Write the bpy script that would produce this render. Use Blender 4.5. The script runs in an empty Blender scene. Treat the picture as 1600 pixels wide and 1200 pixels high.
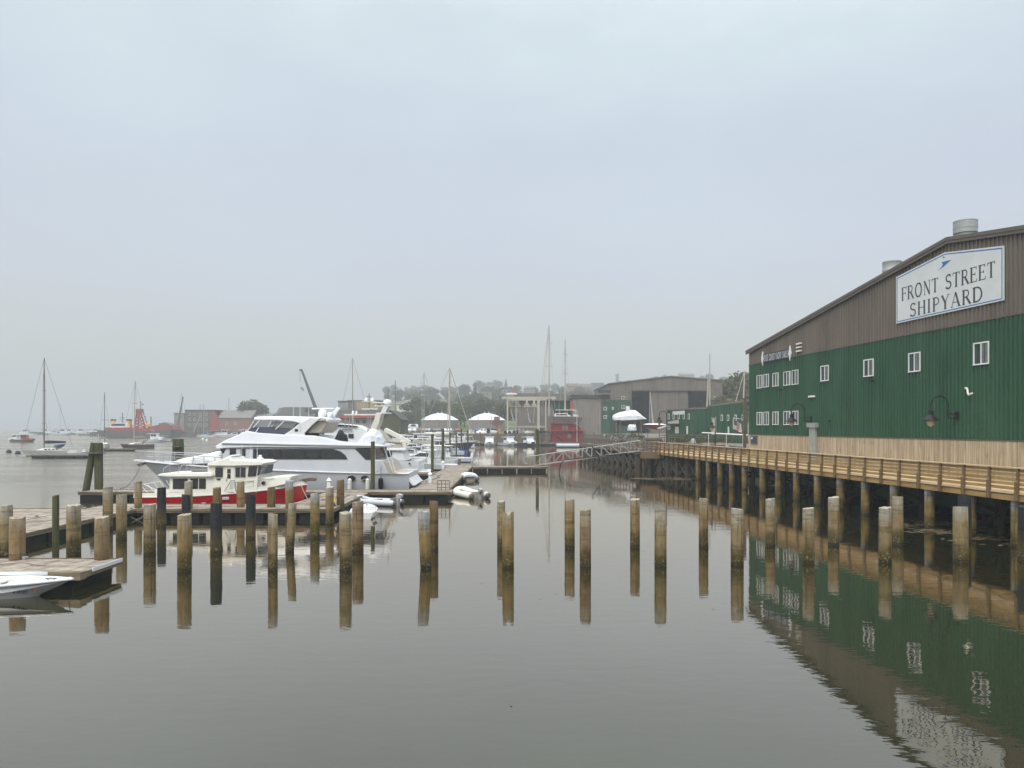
import bpy, math, random, os
from mathutils import Vector, Matrix
import numpy as np
R=math.radians
rnd=random.Random(7)
sc=bpy.context.scene
COL=sc.collection
# ---------------- camera ----------------
F=1180.0; CX=800.0; HY=667.0; H=5.0
cam=bpy.data.cameras.new('camera'); camo=bpy.data.objects.new('camera',cam); COL.objects.link(camo)
camo.location=(0,0,H); camo.rotation_euler=(R(90),0,0)
cam.sensor_width=36; cam.lens=36*F/1600; cam.shift_y=(HY-600)/1600; cam.clip_end=20000; cam.clip_start=.1
sc.camera=camo
# ---------------- world ----------------
SUN_EL=R(52); SUN_AZ=R(205)     # azimuth clockwise from +Y : behind the camera, a little left
w=bpy.data.worlds.new('World'); sc.world=w; w.use_nodes=True
nt=w.node_tree; nt.nodes.clear()
def N(t,tree,**k):
    n=tree.nodes.new(t)
    for a,b in k.items(): setattr(n,a,b)
    return n
out=N('ShaderNodeOutputWorld',nt); bg=N('ShaderNodeBackground',nt); L=nt.links.new
sky=N('ShaderNodeTexSky',nt,sky_type='NISHITA',sun_disc=False,sun_elevation=SUN_EL,sun_rotation=SUN_AZ,air_density=1.5,dust_density=4)
bgs=N('ShaderNodeBackground',nt); bgs.inputs[1].default_value=.05; L(sky.outputs[0],bgs.inputs[0])
add=N('ShaderNodeAddShader',nt); L(bg.outputs[0],add.inputs[0]); L(bgs.outputs[0],add.inputs[1]); L(add.outputs[0],out.inputs[0])
tc=N('ShaderNodeTexCoord',nt); sep=N('ShaderNodeSeparateXYZ',nt); L(tc.outputs['Generated'],sep.inputs[0])
mp=N('ShaderNodeMapping',nt); L(tc.outputs['Generated'],mp.inputs[0]); mp.inputs['Scale'].default_value=(1,1,2.6); mp.inputs['Location'].default_value=(.3,.1,0)
nz=N('ShaderNodeTexNoise',nt); L(mp.outputs[0],nz.inputs[0]); nz.inputs['Scale'].default_value=1.5; nz.inputs['Detail'].default_value=5; nz.inputs['Roughness'].default_value=.5
ad=N('ShaderNodeMath',nt,operation='MULTIPLY_ADD'); L(nz.outputs[0],ad.inputs[0]); ad.inputs[1].default_value=.44
sub=N('ShaderNodeMath',nt,operation='SUBTRACT'); L(sep.outputs[2],sub.inputs[0]); sub.inputs[1].default_value=.22; L(sub.outputs[0],ad.inputs[2])
cr=N('ShaderNodeValToRGB',nt); L(ad.outputs[0],cr.inputs[0])
SKY=[(0.0,(.49,.51,.505)),(.12,(.485,.50,.515)),(.24,(.495,.505,.575)),(.36,(.53,.57,.62)),(.47,(.62,.69,.70)),(.6,(.95,1.02,1.05)),(1.0,(1.0,1.0,1.0))]
e=cr.color_ramp.elements
e[0].position=SKY[0][0]; e[0].color=SKY[0][1]+(1,)
e[1].position=1; e[1].color=(1,1,1,1)
for p,c in SKY[1:-1]:
    x=e.new(p); x.color=c+(1,)
L(cr.outputs[0],bg.inputs[0])
# bright overcast zenith (above the frame)
mr=N('ShaderNodeMapRange',nt); L(sep.outputs[2],mr.inputs[0]); mr.inputs[1].default_value=.5; mr.inputs[2].default_value=.9; mr.inputs[3].default_value=.88; mr.inputs[4].default_value=2.3
L(mr.outputs[0],bg.inputs[1])
# ---------------- sun ----------------
sd=bpy.data.lights.new('sun','SUN'); sd.energy=1.5; sd.angle=R(25); sd.color=(1,.97,.93)
so=bpy.data.objects.new('sun',sd); COL.objects.link(so)
dv=Vector((math.sin(SUN_AZ)*math.cos(SUN_EL),math.cos(SUN_AZ)*math.cos(SUN_EL),math.sin(SUN_EL)))
so.rotation_euler=dv.to_track_quat('Z','Y').to_euler(); so.location=(0,-20,60)
# ---------------- render ----------------
sc.view_settings.view_transform='Standard'; sc.view_settings.look='None'; sc.view_settings.gamma=1; sc.view_settings.exposure=0.1
sc.render.engine='CYCLES'; cy=sc.cycles
cy.use_denoising=True; cy.max_bounces=6; cy.diffuse_bounces=2; cy.glossy_bounces=3; cy.transmission_bounces=3; cy.volume_bounces=0; cy.transparent_max_bounces=6
cy.caustics_reflective=False; cy.caustics_refractive=False; cy.sample_clamp_indirect=4

# ---------------- placement helpers ----------------
def P(x,y,D): return Vector(((x-CX)/F*D, D, H-(y-HY)/F*D))
def wd(y,z=0.0): return (H-z)*F/(y-HY)
def WP(x,y,z=0.0):
    D=wd(y,z); return Vector(((x-CX)/F*D,D,z))
def S(r,g,b):
    f=lambda c:(c/255/12.92) if c/255<=.04045 else ((c/255+.055)/1.055)**2.4
    return (f(r),f(g),f(b))
# ---------------- materials ----------------
def mat(name,c,rough=.6,metal=0.,c2=None,scale=3.,st=(1,1,1),bump=0.,bst=None,bscale=None,co='Object',fac=(.35,.65),spec=.5,detail=6,coat=0.,streak=None):
    m=bpy.data.materials.new(name); m.use_nodes=True; t=m.node_tree; b=t.nodes['Principled BSDF']; l=t.links.new
    b.inputs['Base Color'].default_value=tuple(c)+(1,); b.inputs['Roughness'].default_value=rough; b.inputs['Metallic'].default_value=metal
    b.inputs['Specular IOR Level'].default_value=spec; b.inputs['Coat Weight'].default_value=coat
    if c2 is None:
        c2=tuple(v*.8 for v in c)
    tcn=N('ShaderNodeTexCoord',t) if co=='Object' else N('ShaderNodeNewGeometry',t)
    src=tcn.outputs['Object'] if co=='Object' else tcn.outputs['Position']
    mpn=N('ShaderNodeMapping',t); l(src,mpn.inputs[0]); mpn.inputs['Scale'].default_value=st
    n=N('ShaderNodeTexNoise',t); l(mpn.outputs[0],n.inputs[0]); n.inputs['Scale'].default_value=scale; n.inputs['Detail'].default_value=detail; n.inputs['Roughness'].default_value=.6
    rr=N('ShaderNodeMapRange',t); l(n.outputs[0],rr.inputs[0]); rr.inputs[1].default_value=fac[0]; rr.inputs[2].default_value=fac[1]
    mx=N('ShaderNodeMix',t,data_type='RGBA'); l(rr.outputs[0],mx.inputs[0]); mx.inputs[6].default_value=tuple(c)+(1,); mx.inputs[7].default_value=tuple(c2)+(1,)
    colr=mx.outputs[2]
    if streak:
        for (sc_,st_,lo,hi,cc_,am) in streak:
            mp3=N('ShaderNodeMapping',t); l(src,mp3.inputs[0]); mp3.inputs['Scale'].default_value=st_
            n3=N('ShaderNodeTexNoise',t); l(mp3.outputs[0],n3.inputs[0]); n3.inputs['Scale'].default_value=sc_; n3.inputs['Detail'].default_value=5; n3.inputs['Roughness'].default_value=.6
            r3=N('ShaderNodeMapRange',t); l(n3.outputs[0],r3.inputs[0]); r3.inputs[1].default_value=lo; r3.inputs[2].default_value=hi; r3.inputs[4].default_value=am
            x3=N('ShaderNodeMix',t,data_type='RGBA'); l(r3.outputs[0],x3.inputs[0]); l(colr,x3.inputs[6]); x3.inputs[7].default_value=tuple(cc_)+(1,); colr=x3.outputs[2]
    l(colr,b.inputs['Base Color'])
    if bump:
        n2=n
        if bscale:
            mp2=N('ShaderNodeMapping',t); l(src,mp2.inputs[0]); mp2.inputs['Scale'].default_value=bst or st
            n2=N('ShaderNodeTexNoise',t); l(mp2.outputs[0],n2.inputs[0]); n2.inputs['Scale'].default_value=bscale; n2.inputs['Detail'].default_value=4
        bp=N('ShaderNodeBump',t); l(n2.outputs[0],bp.inputs['Height']); bp.inputs['Strength'].default_value=1; bp.inputs['Distance'].default_value=bump
        l(bp.outputs[0],b.inputs['Normal'])
    m['mix']=mx.name
    return m
def pile_mat(name,top,mid,low,zt,seam=True,stain=None):
    """wooden pile: bleached top, tan tidal zone, olive algae at the waterline, growth rings and checks"""
    m=bpy.data.materials.new(name); m.use_nodes=True; t=m.node_tree; b=t.nodes['Principled BSDF']; l=t.links.new
    g=N('ShaderNodeNewGeometry',t); sp=N('ShaderNodeSeparateXYZ',t); l(g.outputs['Position'],sp.inputs[0])
    def noise(st,sca,det=5,dist=0):
        mpn=N('ShaderNodeMapping',t); l(g.outputs['Position'],mpn.inputs[0]); mpn.inputs['Scale'].default_value=st
        n=N('ShaderNodeTexNoise',t); l(mpn.outputs[0],n.inputs[0]); n.inputs['Scale'].default_value=sca; n.inputs['Detail'].default_value=det; n.inputs['Roughness'].default_value=.65; n.inputs['Distortion'].default_value=dist
        return n.outputs[0]
    wob=noise((1,1,1),1.7,3); vert=noise((7,7,.35),1.6,5); ring=noise((.3,.3,2.6),1.5,6,1.2); blot=noise((1,1,.6),5,5)
    z=N('ShaderNodeMath',t,operation='MULTIPLY_ADD'); l(wob,z.inputs[0]); z.inputs[1].default_value=.9; l(sp.outputs[2],z.inputs[2])
    z2=N('ShaderNodeMath',t,operation='MULTIPLY_ADD'); l(vert,z2.inputs[0]); z2.inputs[1].default_value=.45; l(z.outputs[0],z2.inputs[2])
    mrn=N('ShaderNodeMapRange',t); l(z2.outputs[0],mrn.inputs[0]); mrn.inputs[1].default_value=.65; mrn.inputs[2].default_value=zt+.67
    ramp=N('ShaderNodeValToRGB',t); l(mrn.outputs[0],ramp.inputs[0]); el=ramp.color_ramp.elements
    el[0].position=0; el[0].color=tuple(v*.7 for v in low)+(1,); el[1].position=1; el[1].color=tuple(top)+(1,)
    for p,c in ((.2,low),(.45,mid),(.72,mid),(.86,tuple((a+b_)/2 for a,b_ in zip(mid,top)))):
        q=el.new(p); q.color=tuple(c)+(1,)
    def mult(prev,src,lo,hi,a,bb):
        r_=N('ShaderNodeMapRange',t); l(src,r_.inputs[0]); r_.inputs[1].default_value=lo; r_.inputs[2].default_value=hi; r_.inputs[3].default_value=a; r_.inputs[4].default_value=bb
        x=N('ShaderNodeMix',t,data_type='RGBA',blend_type='MULTIPLY'); x.inputs[0].default_value=1; l(prev,x.inputs[6]); l(r_.outputs[0],x.inputs[7]); return x.outputs[2]
    c=mult(ramp.outputs[0],vert,.32,.55,.74,1.06)
    c=mult(c,ring,.38,.47,.62,1.05)
    c=mult(c,blot,.3,.7,.58,.92)
    c=mult(c,vert,.34,.38,.5,1.0)
    knot=noise((1,1,1),14,3)
    zb_=N('ShaderNodeMapRange',t); l(sp.outputs[2],zb_.inputs[0]); zb_.inputs[1].default_value=.55; zb_.inputs[2].default_value=.25
    kb=N('ShaderNodeMapRange',t); l(knot,kb.inputs[0]); kb.inputs[1].default_value=.56; kb.inputs[2].default_value=.62; kb.inputs[4].default_value=.55
    kk=N('ShaderNodeMath',t,operation='MULTIPLY'); l(zb_.outputs[0],kk.inputs[0]); l(kb.outputs[0],kk.inputs[1])
    xk=N('ShaderNodeMix',t,data_type='RGBA'); l(kk.outputs[0],xk.inputs[0]); l(c,xk.inputs[6]); xk.inputs[7].default_value=S(150,146,120)+(1,); c=xk.outputs[2]
    wet=N('ShaderNodeMapRange',t); l(sp.outputs[2],wet.inputs[0]); wet.inputs[1].default_value=.10; wet.inputs[2].default_value=.16; wet.inputs[3].default_value=.45
    xw=N('ShaderNodeMix',t,data_type='RGBA',blend_type='MULTIPLY'); xw.inputs[0].default_value=1; l(c,xw.inputs[6]); l(wet.outputs[0],xw.inputs[7]); c=xw.outputs[2]
    if stain:
        mm=N('ShaderNodeMapRange',t); l(blot,mm.inputs[0]); mm.inputs[1].default_value=.60; mm.inputs[2].default_value=.67
        x=N('ShaderNodeMix',t,data_type='RGBA'); l(mm.outputs[0],x.inputs[0]); l(c,x.inputs[6]); x.inputs[7].default_value=tuple(stain)+(1,); c=x.outputs[2]
    l(c,b.inputs['Base Color']); b.inputs['Roughness'].default_value=.75; b.inputs['Specular IOR Level'].default_value=.3
    bp=N('ShaderNodeBump',t); l(vert,bp.inputs['Height']); bp.inputs['Strength'].default_value=1; bp.inputs['Distance'].default_value=.02; l(bp.outputs[0],b.inputs['Normal'])
    return m
M={}
def mm(k,*a,**kw): M[k]=mat(k,*a,**kw); return M[k]
mm('white',(.74,.76,.78),.25,c2=(.66,.68,.69),scale=1.2,coat=.3)
mm('cream',(.74,.73,.66),.3,c2=(.66,.65,.58),scale=1.2)
mm('warmgrey',(.42,.37,.30),.5,c2=(.35,.31,.26))
mm('hullgrey',(.44,.46,.50),.3,c2=(.44,.46,.49),scale=.7)
mm('hulllow',(.20,.20,.18),.4,c2=(.13,.13,.12))
mm('glass',(.012,.014,.018),.06,c2=(.02,.025,.03),spec=.6)
mm('paleglass',(.16,.17,.17),.08,c2=(.10,.11,.11),spec=.7)
mm('red',(.42,.012,.018),.25,c2=(.34,.01,.014),coat=.4)
mm('boatred',(.19,.012,.016),.6,c2=(.14,.010,.013),spec=.2)
mm('dullred',(.30,.045,.035),.6,c2=(.22,.04,.03),scale=1.)
mm('orange',(.75,.14,.05),.6,c2=(.6,.12,.05))
mm('yellow',(.75,.38,.02),.5,c2=(.6,.3,.02))
mm('black',(.010,.010,.012),.5,c2=(.018,.018,.02),spec=.25)
mm('yachtwhite',(.56,.585,.62),.25,c2=(.50,.53,.57),scale=.8,coat=.3)
mm('signnavy',(.008,.01,.03),.6)
mm('awning',(.40,.07,.045),.7,c2=(.33,.06,.04))
mm('navy',(.015,.02,.05),.4,c2=(.02,.025,.06))
mm('blue',(.02,.10,.42),.4)
mm('steel',(.45,.46,.47),.35,.7,c2=(.38,.39,.4))
mm('galv',(.36,.38,.37),.5,.3,c2=(.28,.30,.29),scale=2,st=(1,1,6))
mm('alum',(.34,.33,.30),.6,.1,c2=(.26,.255,.23),scale=3)
mm('cream_steel',(.50,.46,.36),.6,c2=(.4,.37,.29),scale=.6)
mm('mastc',(.42,.40,.35),.5,c2=(.33,.31,.28),scale=.6)
mm('darkmast',(.12,.11,.10),.5)
mm('rope',(.30,.27,.22),.9)
mm('canvas',(.33,.31,.27),.9,c2=(.26,.24,.21))
mm('sheet',(.66,.68,.70),.6,c2=(.55,.57,.6),scale=2,bump=.03,bscale=4)
mm('green',(.021,.074,.038),.5,c2=(.033,.098,.055),scale=.7,st=(1,1,.10),co='Position',spec=.25,streak=[(1.4,(1.5,1.5,.12),.55,.75,(.10,.13,.11),.35),(.5,(1,1,.5),.5,.7,(.015,.05,.03),.5)])
mm('brown',(.135,.118,.095),.5,c2=(.175,.15,.122),scale=.7,st=(1,1,.10),co='Position',spec=.25,streak=[(1.4,(1.5,1.5,.12),.55,.75,(.25,.23,.2),.3),(.5,(1,1,.5),.5,.7,(.09,.075,.06),.5)])
mm('brownlt',(.22,.195,.17),.55,c2=(.19,.17,.15),scale=.3,co='Position')
mm('trim',(.11,.09,.072),.5)
mm('roofgrey',(.17,.155,.14),.7,c2=(.13,.12,.11),scale=1)
mm('roofdark',(.055,.05,.045),.8,c2=(.035,.033,.03),scale=1)
mm('shingle',(.13,.11,.09),.8,c2=(.08,.07,.06),scale=2,st=(.4,1,3))
mm('plank',(.48,.395,.275),.75,c2=(.22,.16,.10),scale=1.0,st=(7,7,.22),bump=.006,fac=(.35,.7),co='Position',streak=[(1.6,(3,3,.3),.52,.7,(.58,.50,.38),.6),(1.1,(2,2,1.2),.58,.7,(.16,.13,.10),.5)])
mm('deckwood',(.33,.29,.235),.85,c2=(.17,.135,.105),scale=1.6,st=(1,1.3,1),fac=(.4,.62),bump=.01,co='Position')
mm('dockfascia',(.24,.19,.125),.8,c2=(.10,.08,.05),scale=1.4,st=(.6,.6,5),bump=.01,co='Position')
mm('floatblack',(.008,.010,.014),.6,c2=(.02,.02,.018),scale=3,co='Position',spec=.12)
mm('treated',(.44,.29,.11),.7,c2=(.27,.16,.05),scale=1.3,st=(5,.35,5),bump=.006,co='Position')
mm('treatedcap',(.66,.50,.30),.7,c2=(.48,.34,.18),scale=1.3,st=(4,.3,4),bump=.004,co='Position')
mm('treatedpost',(.20,.125,.055),.75,c2=(.12,.08,.04),scale=2,st=(4,4,.5),co='Position')
mm('oldwood',(.17,.13,.095),.85,c2=(.09,.07,.05),scale=2,st=(3,.4,3),co='Position')
mm('piledark',(.062,.048,.03),.85,c2=(.022,.018,.012),scale=2,st=(4,4,.6),bump=.02,co='Position')
mm('pilegreen',(.085,.085,.030),.85,c2=(.035,.04,.016),scale=2,st=(5,5,.5),bump=.02,co='Position')
mm('rock',(.085,.072,.055),.9,c2=(.025,.022,.018),scale=1.1,bump=.25,bscale=1.6,co='Position')
mm('stone',(.20,.18,.15),.9,c2=(.12,.11,.09),scale=2,bump=.05,co='Position')
mm('weed',(.20,.145,.065),.95,c2=(.07,.055,.03),scale=4,bump=.02,co='Position')
mm('grass',(.06,.085,.022),.95,c2=(.085,.10,.03),scale=.2,bump=.1,bscale=3,co='Position')
mm('brick',(.26,.13,.09),.8,c2=(.20,.10,.07))
mm('housegrey',(.22,.21,.20),.8)
mm('housetan',(.42,.32,.18),.8)
mm('bark',(.06,.045,.03),.9)
mm('skin',(.45,.26,.18),.6)
mm('lilac',(.50,.46,.60),.8)
mm('denim',(.05,.07,.13),.8)
mm('hair',(.03,.02,.015),.8)
mm('signwhite',(.64,.67,.66),.5,c2=(.58,.61,.61),scale=.8,co='Position')
mm('signblue',(.02,.14,.42),.4)
mm('letter',(.045,.045,.06),.5)
mm('bulb',(.5,.45,.36),.15)
M['cargrey']=mat('cargrey',(.12,.12,.13),.3,c2=(.10,.10,.11)); M['carsilver']=mat('carsilver',(.4,.4,.42),.3); M['carred']=mat('carred',(.2,.03,.02),.3)
PM={}
GT=S(168,160,142); TAN=S(140,116,66); OLV=S(98,84,30)
PM['wood']=pile_mat('weathered_wood',S(176,168,150),S(146,128,92),S(82,70,28),1.9)
PM['gold']=pile_mat('golden_wood',S(168,156,130),S(146,124,84),S(86,72,26),2.0)
PM['brown']=pile_mat('brown_wood',S(140,124,98),S(116,96,62),S(84,72,36),2.1)
PM['rust']=pile_mat('rust_stained_wood',S(172,160,138),S(144,122,90),S(84,66,28),2.0,stain=S(118,68,38))
PM['grey']=pile_mat('grey_top_wood',S(172,172,170),S(150,128,80),S(80,68,28),1.7)
PM['black']=pile_mat('tarred_wood',S(62,62,62),S(46,48,52),S(88,74,34),2.4)
PM['sleeve']=pile_mat('sleeved_wood',S(176,178,180),S(140,120,72),S(84,72,28),1.9)
def leafmat(name,c,c2):
    m=mat(name,c,.8,c2=c2,scale=.25,co='Position',spec=.2); return m
LEAF=[leafmat('leaf_a',(.075,.082,.02),(.11,.11,.03)),leafmat('leaf_b',(.058,.066,.018),(.085,.088,.026)),leafmat('leaf_c',(.11,.108,.03),(.15,.135,.045))]
# ---------------- mesh builder ----------------
class MB:
    def __init__(s): s.v=[]; s.f=[]; s.m=[]
    def add(s,vs,fs,m=0):
        o=len(s.v); s.v.extend([tuple(q) for q in vs])
        for i,f in enumerate(fs):
            s.f.append(tuple(o+k for k in f)); s.m.append(m if isinstance(m,int) else m[i])
        return s
    def box(s,x0,x1,y0,y1,z0,z1,m=0,rz=0,T=None):
        vs=[Vector((x,y,z)) for x in(x0,x1) for y in(y0,y1) for z in(z0,z1)]
        if rz:
            c=Vector(((x0+x1)/2,(y0+y1)/2,0)); Q=Matrix.Rotation(rz,3,'Z'); vs=[Q@(v-c)+c for v in vs]
        if T is not None: vs=[T@v for v in vs]
        return s.add(vs,[(0,1,3,2),(4,6,7,5),(0,4,5,1),(2,3,7,6),(0,2,6,4),(1,5,7,3)],m)
    def beam(s,a,b,w,h,m=0,up=(0,0,1)):
        a=Vector(a); b=Vector(b); d=(b-a).normalized(); u=Vector(up)
        if abs(d.dot(u))>.98: u=Vector((0,1,0))
        r=d.cross(u).normalized(); u=r.cross(d)
        vs=[p+r*i*w/2+u*j*h/2 for p in(a,b) for i in(-1,1) for j in(-1,1)]
        return s.add(vs,[(0,1,3,2),(4,6,7,5),(0,4,5,1),(2,3,7,6),(0,2,6,4),(1,5,7,3)],m)
    def tube(s,pts,r,n=8,m=0,cap=True):
        pts=[Vector(p) for p in pts]; rs=r if isinstance(r,(list,tuple)) else [r]*len(pts)
        o=len(s.v); prev=None
        for i,p in enumerate(pts):
            d=(pts[min(i+1,len(pts)-1)]-pts[max(i-1,0)]).normalized()
            if prev is None:
                u=Vector((0,0,1)) if abs(d.z)<.9 else Vector((1,0,0)); u=(u-d*u.dot(d)).normalized()
            else: u=(prev-d*prev.dot(d)).normalized()
            prev=u; q=d.cross(u)
            for k in range(n):
                a=2*math.pi*k/n; s.v.append(tuple(p+(u*math.cos(a)+q*math.sin(a))*rs[i]))
        for i in range(len(pts)-1):
            for k in range(n):
                s.f.append((o+i*n+k,o+i*n+(k+1)%n,o+(i+1)*n+(k+1)%n,o+(i+1)*n+k)); s.m.append(m)
        if cap:
            s.f.append(tuple(o+k for k in reversed(range(n)))); s.m.append(m)
            s.f.append(tuple(o+(len(pts)-1)*n+k for k in range(n))); s.m.append(m)
        return s
    def lathe(s,prof,c=(0,0,0),n=16,m=0,sx=1,sy=1):
        o=len(s.v); c=Vector(c)
        for r_,z in prof:
            for k in range(n):
                a=2*math.pi*k/n; s.v.append((c.x+r_*math.cos(a)*sx,c.y+r_*math.sin(a)*sy,c.z+z))
        for i in range(len(prof)-1):
            for k in range(n):
                s.f.append((o+i*n+k,o+i*n+(k+1)%n,o+(i+1)*n+(k+1)%n,o+(i+1)*n+k)); s.m.append(m)
        s.f.append(tuple(o+k for k in reversed(range(n)))); s.m.append(m)
        s.f.append(tuple(o+(len(prof)-1)*n+k for k in range(n))); s.m.append(m)
        return s
    def prism(s,poly,wb,wt=None,m=0,yc=0,z0=None,z1=None,one=0):
        """side profile (x,z) extruded across y, half width wb at the bottom to wt at the top"""
        wt=wb if wt is None else wt
        zs=[p[1] for p in poly]; a=min(zs) if z0 is None else z0; b=max(zs) if z1 is None else z1
        hw=lambda z: wb+(wt-wb)*(z-a)/max(b-a,1e-6)
        n=len(poly)
        vs=[(x,yc-hw(z),z) for x,z in poly]+[(x,yc+hw(z),z) for x,z in poly]
        fs=[tuple(range(n)),tuple(range(2*n-1,n-1,-1))]+[(i,n+i,n+(i+1)%n,(i+1)%n) for i in range(n)]
        return s.add(vs,fs,m)
    def loft(s,secs,m=0,close=False,caps=True):
        o=len(s.v); n=len(secs[0])
        for q in secs: s.v.extend([tuple(p) for p in q])
        for i in range(len(secs)-1):
            for k in range(n if close else n-1):
                s.f.append((o+i*n+k,o+i*n+(k+1)%n,o+(i+1)*n+(k+1)%n,o+(i+1)*n+k)); s.m.append(m if isinstance(m,int) else m[k])
        if caps:
            s.f.append(tuple(o+k for k in reversed(range(n)))); s.m.append(m if isinstance(m,int) else m[0])
            s.f.append(tuple(o+(len(secs)-1)*n+k for k in range(n))); s.m.append(m if isinstance(m,int) else m[0])
        return s
    def build(s,name,mats,parent=None,loc=None,rz=0,smooth=False,bevel=0,label=None,fix=True):
        me=bpy.data.meshes.new(name); me.from_pydata(s.v,[],s.f)
        mats=[mats] if not isinstance(mats,(list,tuple)) else mats
        for q in mats: me.materials.append(M[q] if isinstance(q,str) else q)
        me.polygons.foreach_set('material_index',s.m)
        if fix:
            import bmesh
            bm=bmesh.new(); bm.from_mesh(me); bmesh.ops.recalc_face_normals(bm,faces=bm.faces); bm.to_mesh(me); bm.free()
        if smooth:
            me.polygons.foreach_set('use_smooth',[True]*len(me.polygons))
            try: me.set_sharp_from_angle(angle=R(40))
            except Exception: pass
        me.update()
        o=bpy.data.objects.new(name,me); COL.objects.link(o)
        if parent is not None: o.parent=parent
        if loc is not None: o.location=loc
        if rz: o.rotation_euler=(0,0,rz)
        if bevel:
            b=o.modifiers.new('bevel','BEVEL'); b.width=bevel; b.segments=2; b.limit_method='ANGLE'; b.angle_limit=R(35)
            me.polygons.foreach_set('use_smooth',[True]*len(me.polygons))
            try: me.set_sharp_from_angle(angle=R(40))
            except Exception: pass
        if label: o['label']=label
        return o
def tag(o,label,cat,group=None):
    o['label']=label; o['category']=cat
    if group: o['group']=group
    return o
def empty(name,loc,rz=0,label=None,cat=None,group=None):
    o=bpy.data.objects.new(name,None); COL.objects.link(o); o.location=loc; o.rotation_euler=(0,0,rz); o.empty_display_size=.5
    if label: tag(o,label,cat,group)
    return o
def struct(o): o['kind']='structure'; return o
def stuff(o,label=None,cat=None):
    o['kind']='stuff'
    if label: tag(o,label,cat)
    return o
KIDS={}
def copy_tree(o,loc,rz,label,group=None,scale=None):
    def cp(src,par):
        c=src.copy(); COL.objects.link(c)
        if par is not None: c.parent=par
        for ch in src.children: cp(ch,c)
        return c
    c=cp(o,None); c.location=loc; c.rotation_euler=(0,0,rz)
    if scale: c.scale=scale if isinstance(scale,tuple) else (scale,)*3
    c['label']=label
    if group: c['group']=group
    return c
ORD=['first','second','third','fourth','fifth','sixth','seventh','eighth','ninth','tenth','eleventh','twelfth','thirteenth','fourteenth','fifteenth','sixteenth','seventeenth','eighteenth','nineteenth','twentieth']
# ---------------- stroke letters with serifs (for the painted signs) ----------------
def arc(cx,cy,rx,ry,a0,a1,n=12): return [(cx+rx*math.cos(R(a0+(a1-a0)*i/n)),cy+ry*math.sin(R(a0+(a1-a0)*i/n))) for i in range(n+1)]
K,TH=.15,.06   # thick, thin
GL={ # advance width, [(polyline,width)], serifs [(x,y,halfwidth)]
'F':(.56,[([(.1,0),(.1,1)],K),([(.1,.97),(.5,.97)],TH),([(.1,.52),(.4,.52)],TH),([(.49,1),(.5,.82)],TH),([(.4,.6),(.4,.44)],TH)],[(.1,0,.12),(.06,1,.08)]),
'E':(.6,[([(.1,0),(.1,1)],K),([(.1,.97),(.5,.97)],TH),([(.1,.52),(.4,.52)],TH),([(.1,.03),(.52,.03)],TH),([(.49,1),(.5,.82)],TH),([(.52,0),(.56,.2)],TH),([(.4,.6),(.4,.44)],TH)],[(.06,0,.08),(.06,1,.08)]),
'R':(.66,[([(.1,0),(.1,1)],K),([(.1,.97)]+arc(.28,.74,.2,.23,90,-90)+[(.1,.51)],TH*1.4),([(.3,.52),(.6,0)],K)],[(.1,0,.12),(.06,1,.08),(.6,0,.08)]),
'P':(.6,[([(.1,0),(.1,1)],K),([(.1,.97)]+arc(.28,.72,.22,.25,90,-90)+[(.1,.47)],TH*1.4)],[(.1,0,.12),(.06,1,.08)]),
'O':(.78,[(arc(.37,.5,.30,.49,95,265),K*.85),(arc(.37,.5,.30,.49,-85,85),K*.85),(arc(.37,.5,.30,.49,60,120),TH),(arc(.37,.5,.30,.49,240,300),TH)],[]),
'C':(.66,[(arc(.36,.5,.30,.49,45,315),K*.8),([(.57,.86),(.58,.68)],TH)],[]),
'D':(.74,[([(.1,0),(.1,1)],K),([(.1,.97)]+arc(.3,.5,.34,.47,90,-90)+[(.1,.03)],TH*1.8)],[(.06,0,.08),(.06,1,.08)]),
'N':(.74,[([(.12,0),(.12,1)],TH),([(.1,1),(.6,0)],K),([(.6,0),(.6,1)],TH)],[(.12,0,.09),(.08,1,.08),(.6,1,.09)]),
'H':(.74,[([(.12,0),(.12,1)],K),([(.6,0),(.6,1)],K),([(.12,.52),(.6,.52)],TH)],[(.12,0,.12),(.12,1,.12),(.6,0,.12),(.6,1,.12)]),
'I':(.34,[([(.14,0),(.14,1)],K)],[(.14,0,.12),(.14,1,.12)]),
'L':(.56,[([(.1,0),(.1,1)],K),([(.1,.03),(.5,.03)],TH),([(.5,0),(.53,.2)],TH)],[(.06,0,.08),(.1,1,.12)]),
'T':(.66,[([(.3,0),(.3,1)],K),([(.02,.97),(.58,.97)],TH),([(.03,1),(.02,.82)],TH),([(.57,1),(.58,.82)],TH)],[(.3,0,.12)]),
'Y':(.66,[([(.31,0),(.31,.48)],K),([(.31,.46),(.05,1)],K),([(.31,.46),(.57,1)],TH)],[(.31,0,.12),(.05,1,.1),(.57,1,.09)]),
'A':(.74,[([(.04,0),(.34,1)],TH),([(.34,1),(.64,0)],K),([(.14,.32),(.54,.32)],TH)],[(.04,0,.09),(.64,0,.11)]),
'S':(.58,[(arc(.28,.74,.2,.23,35,270,14)+arc(.28,.27,.22,.24,90,-145,14),K*.75),([(.46,.98),(.47,.8)],TH),([(.07,.02),(.06,.2)],TH)],[]),
' ':(.42,[],[])}
def word_w(t,sp=.1): return sum(GL[c][0]+sp for c in t)-sp
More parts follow.
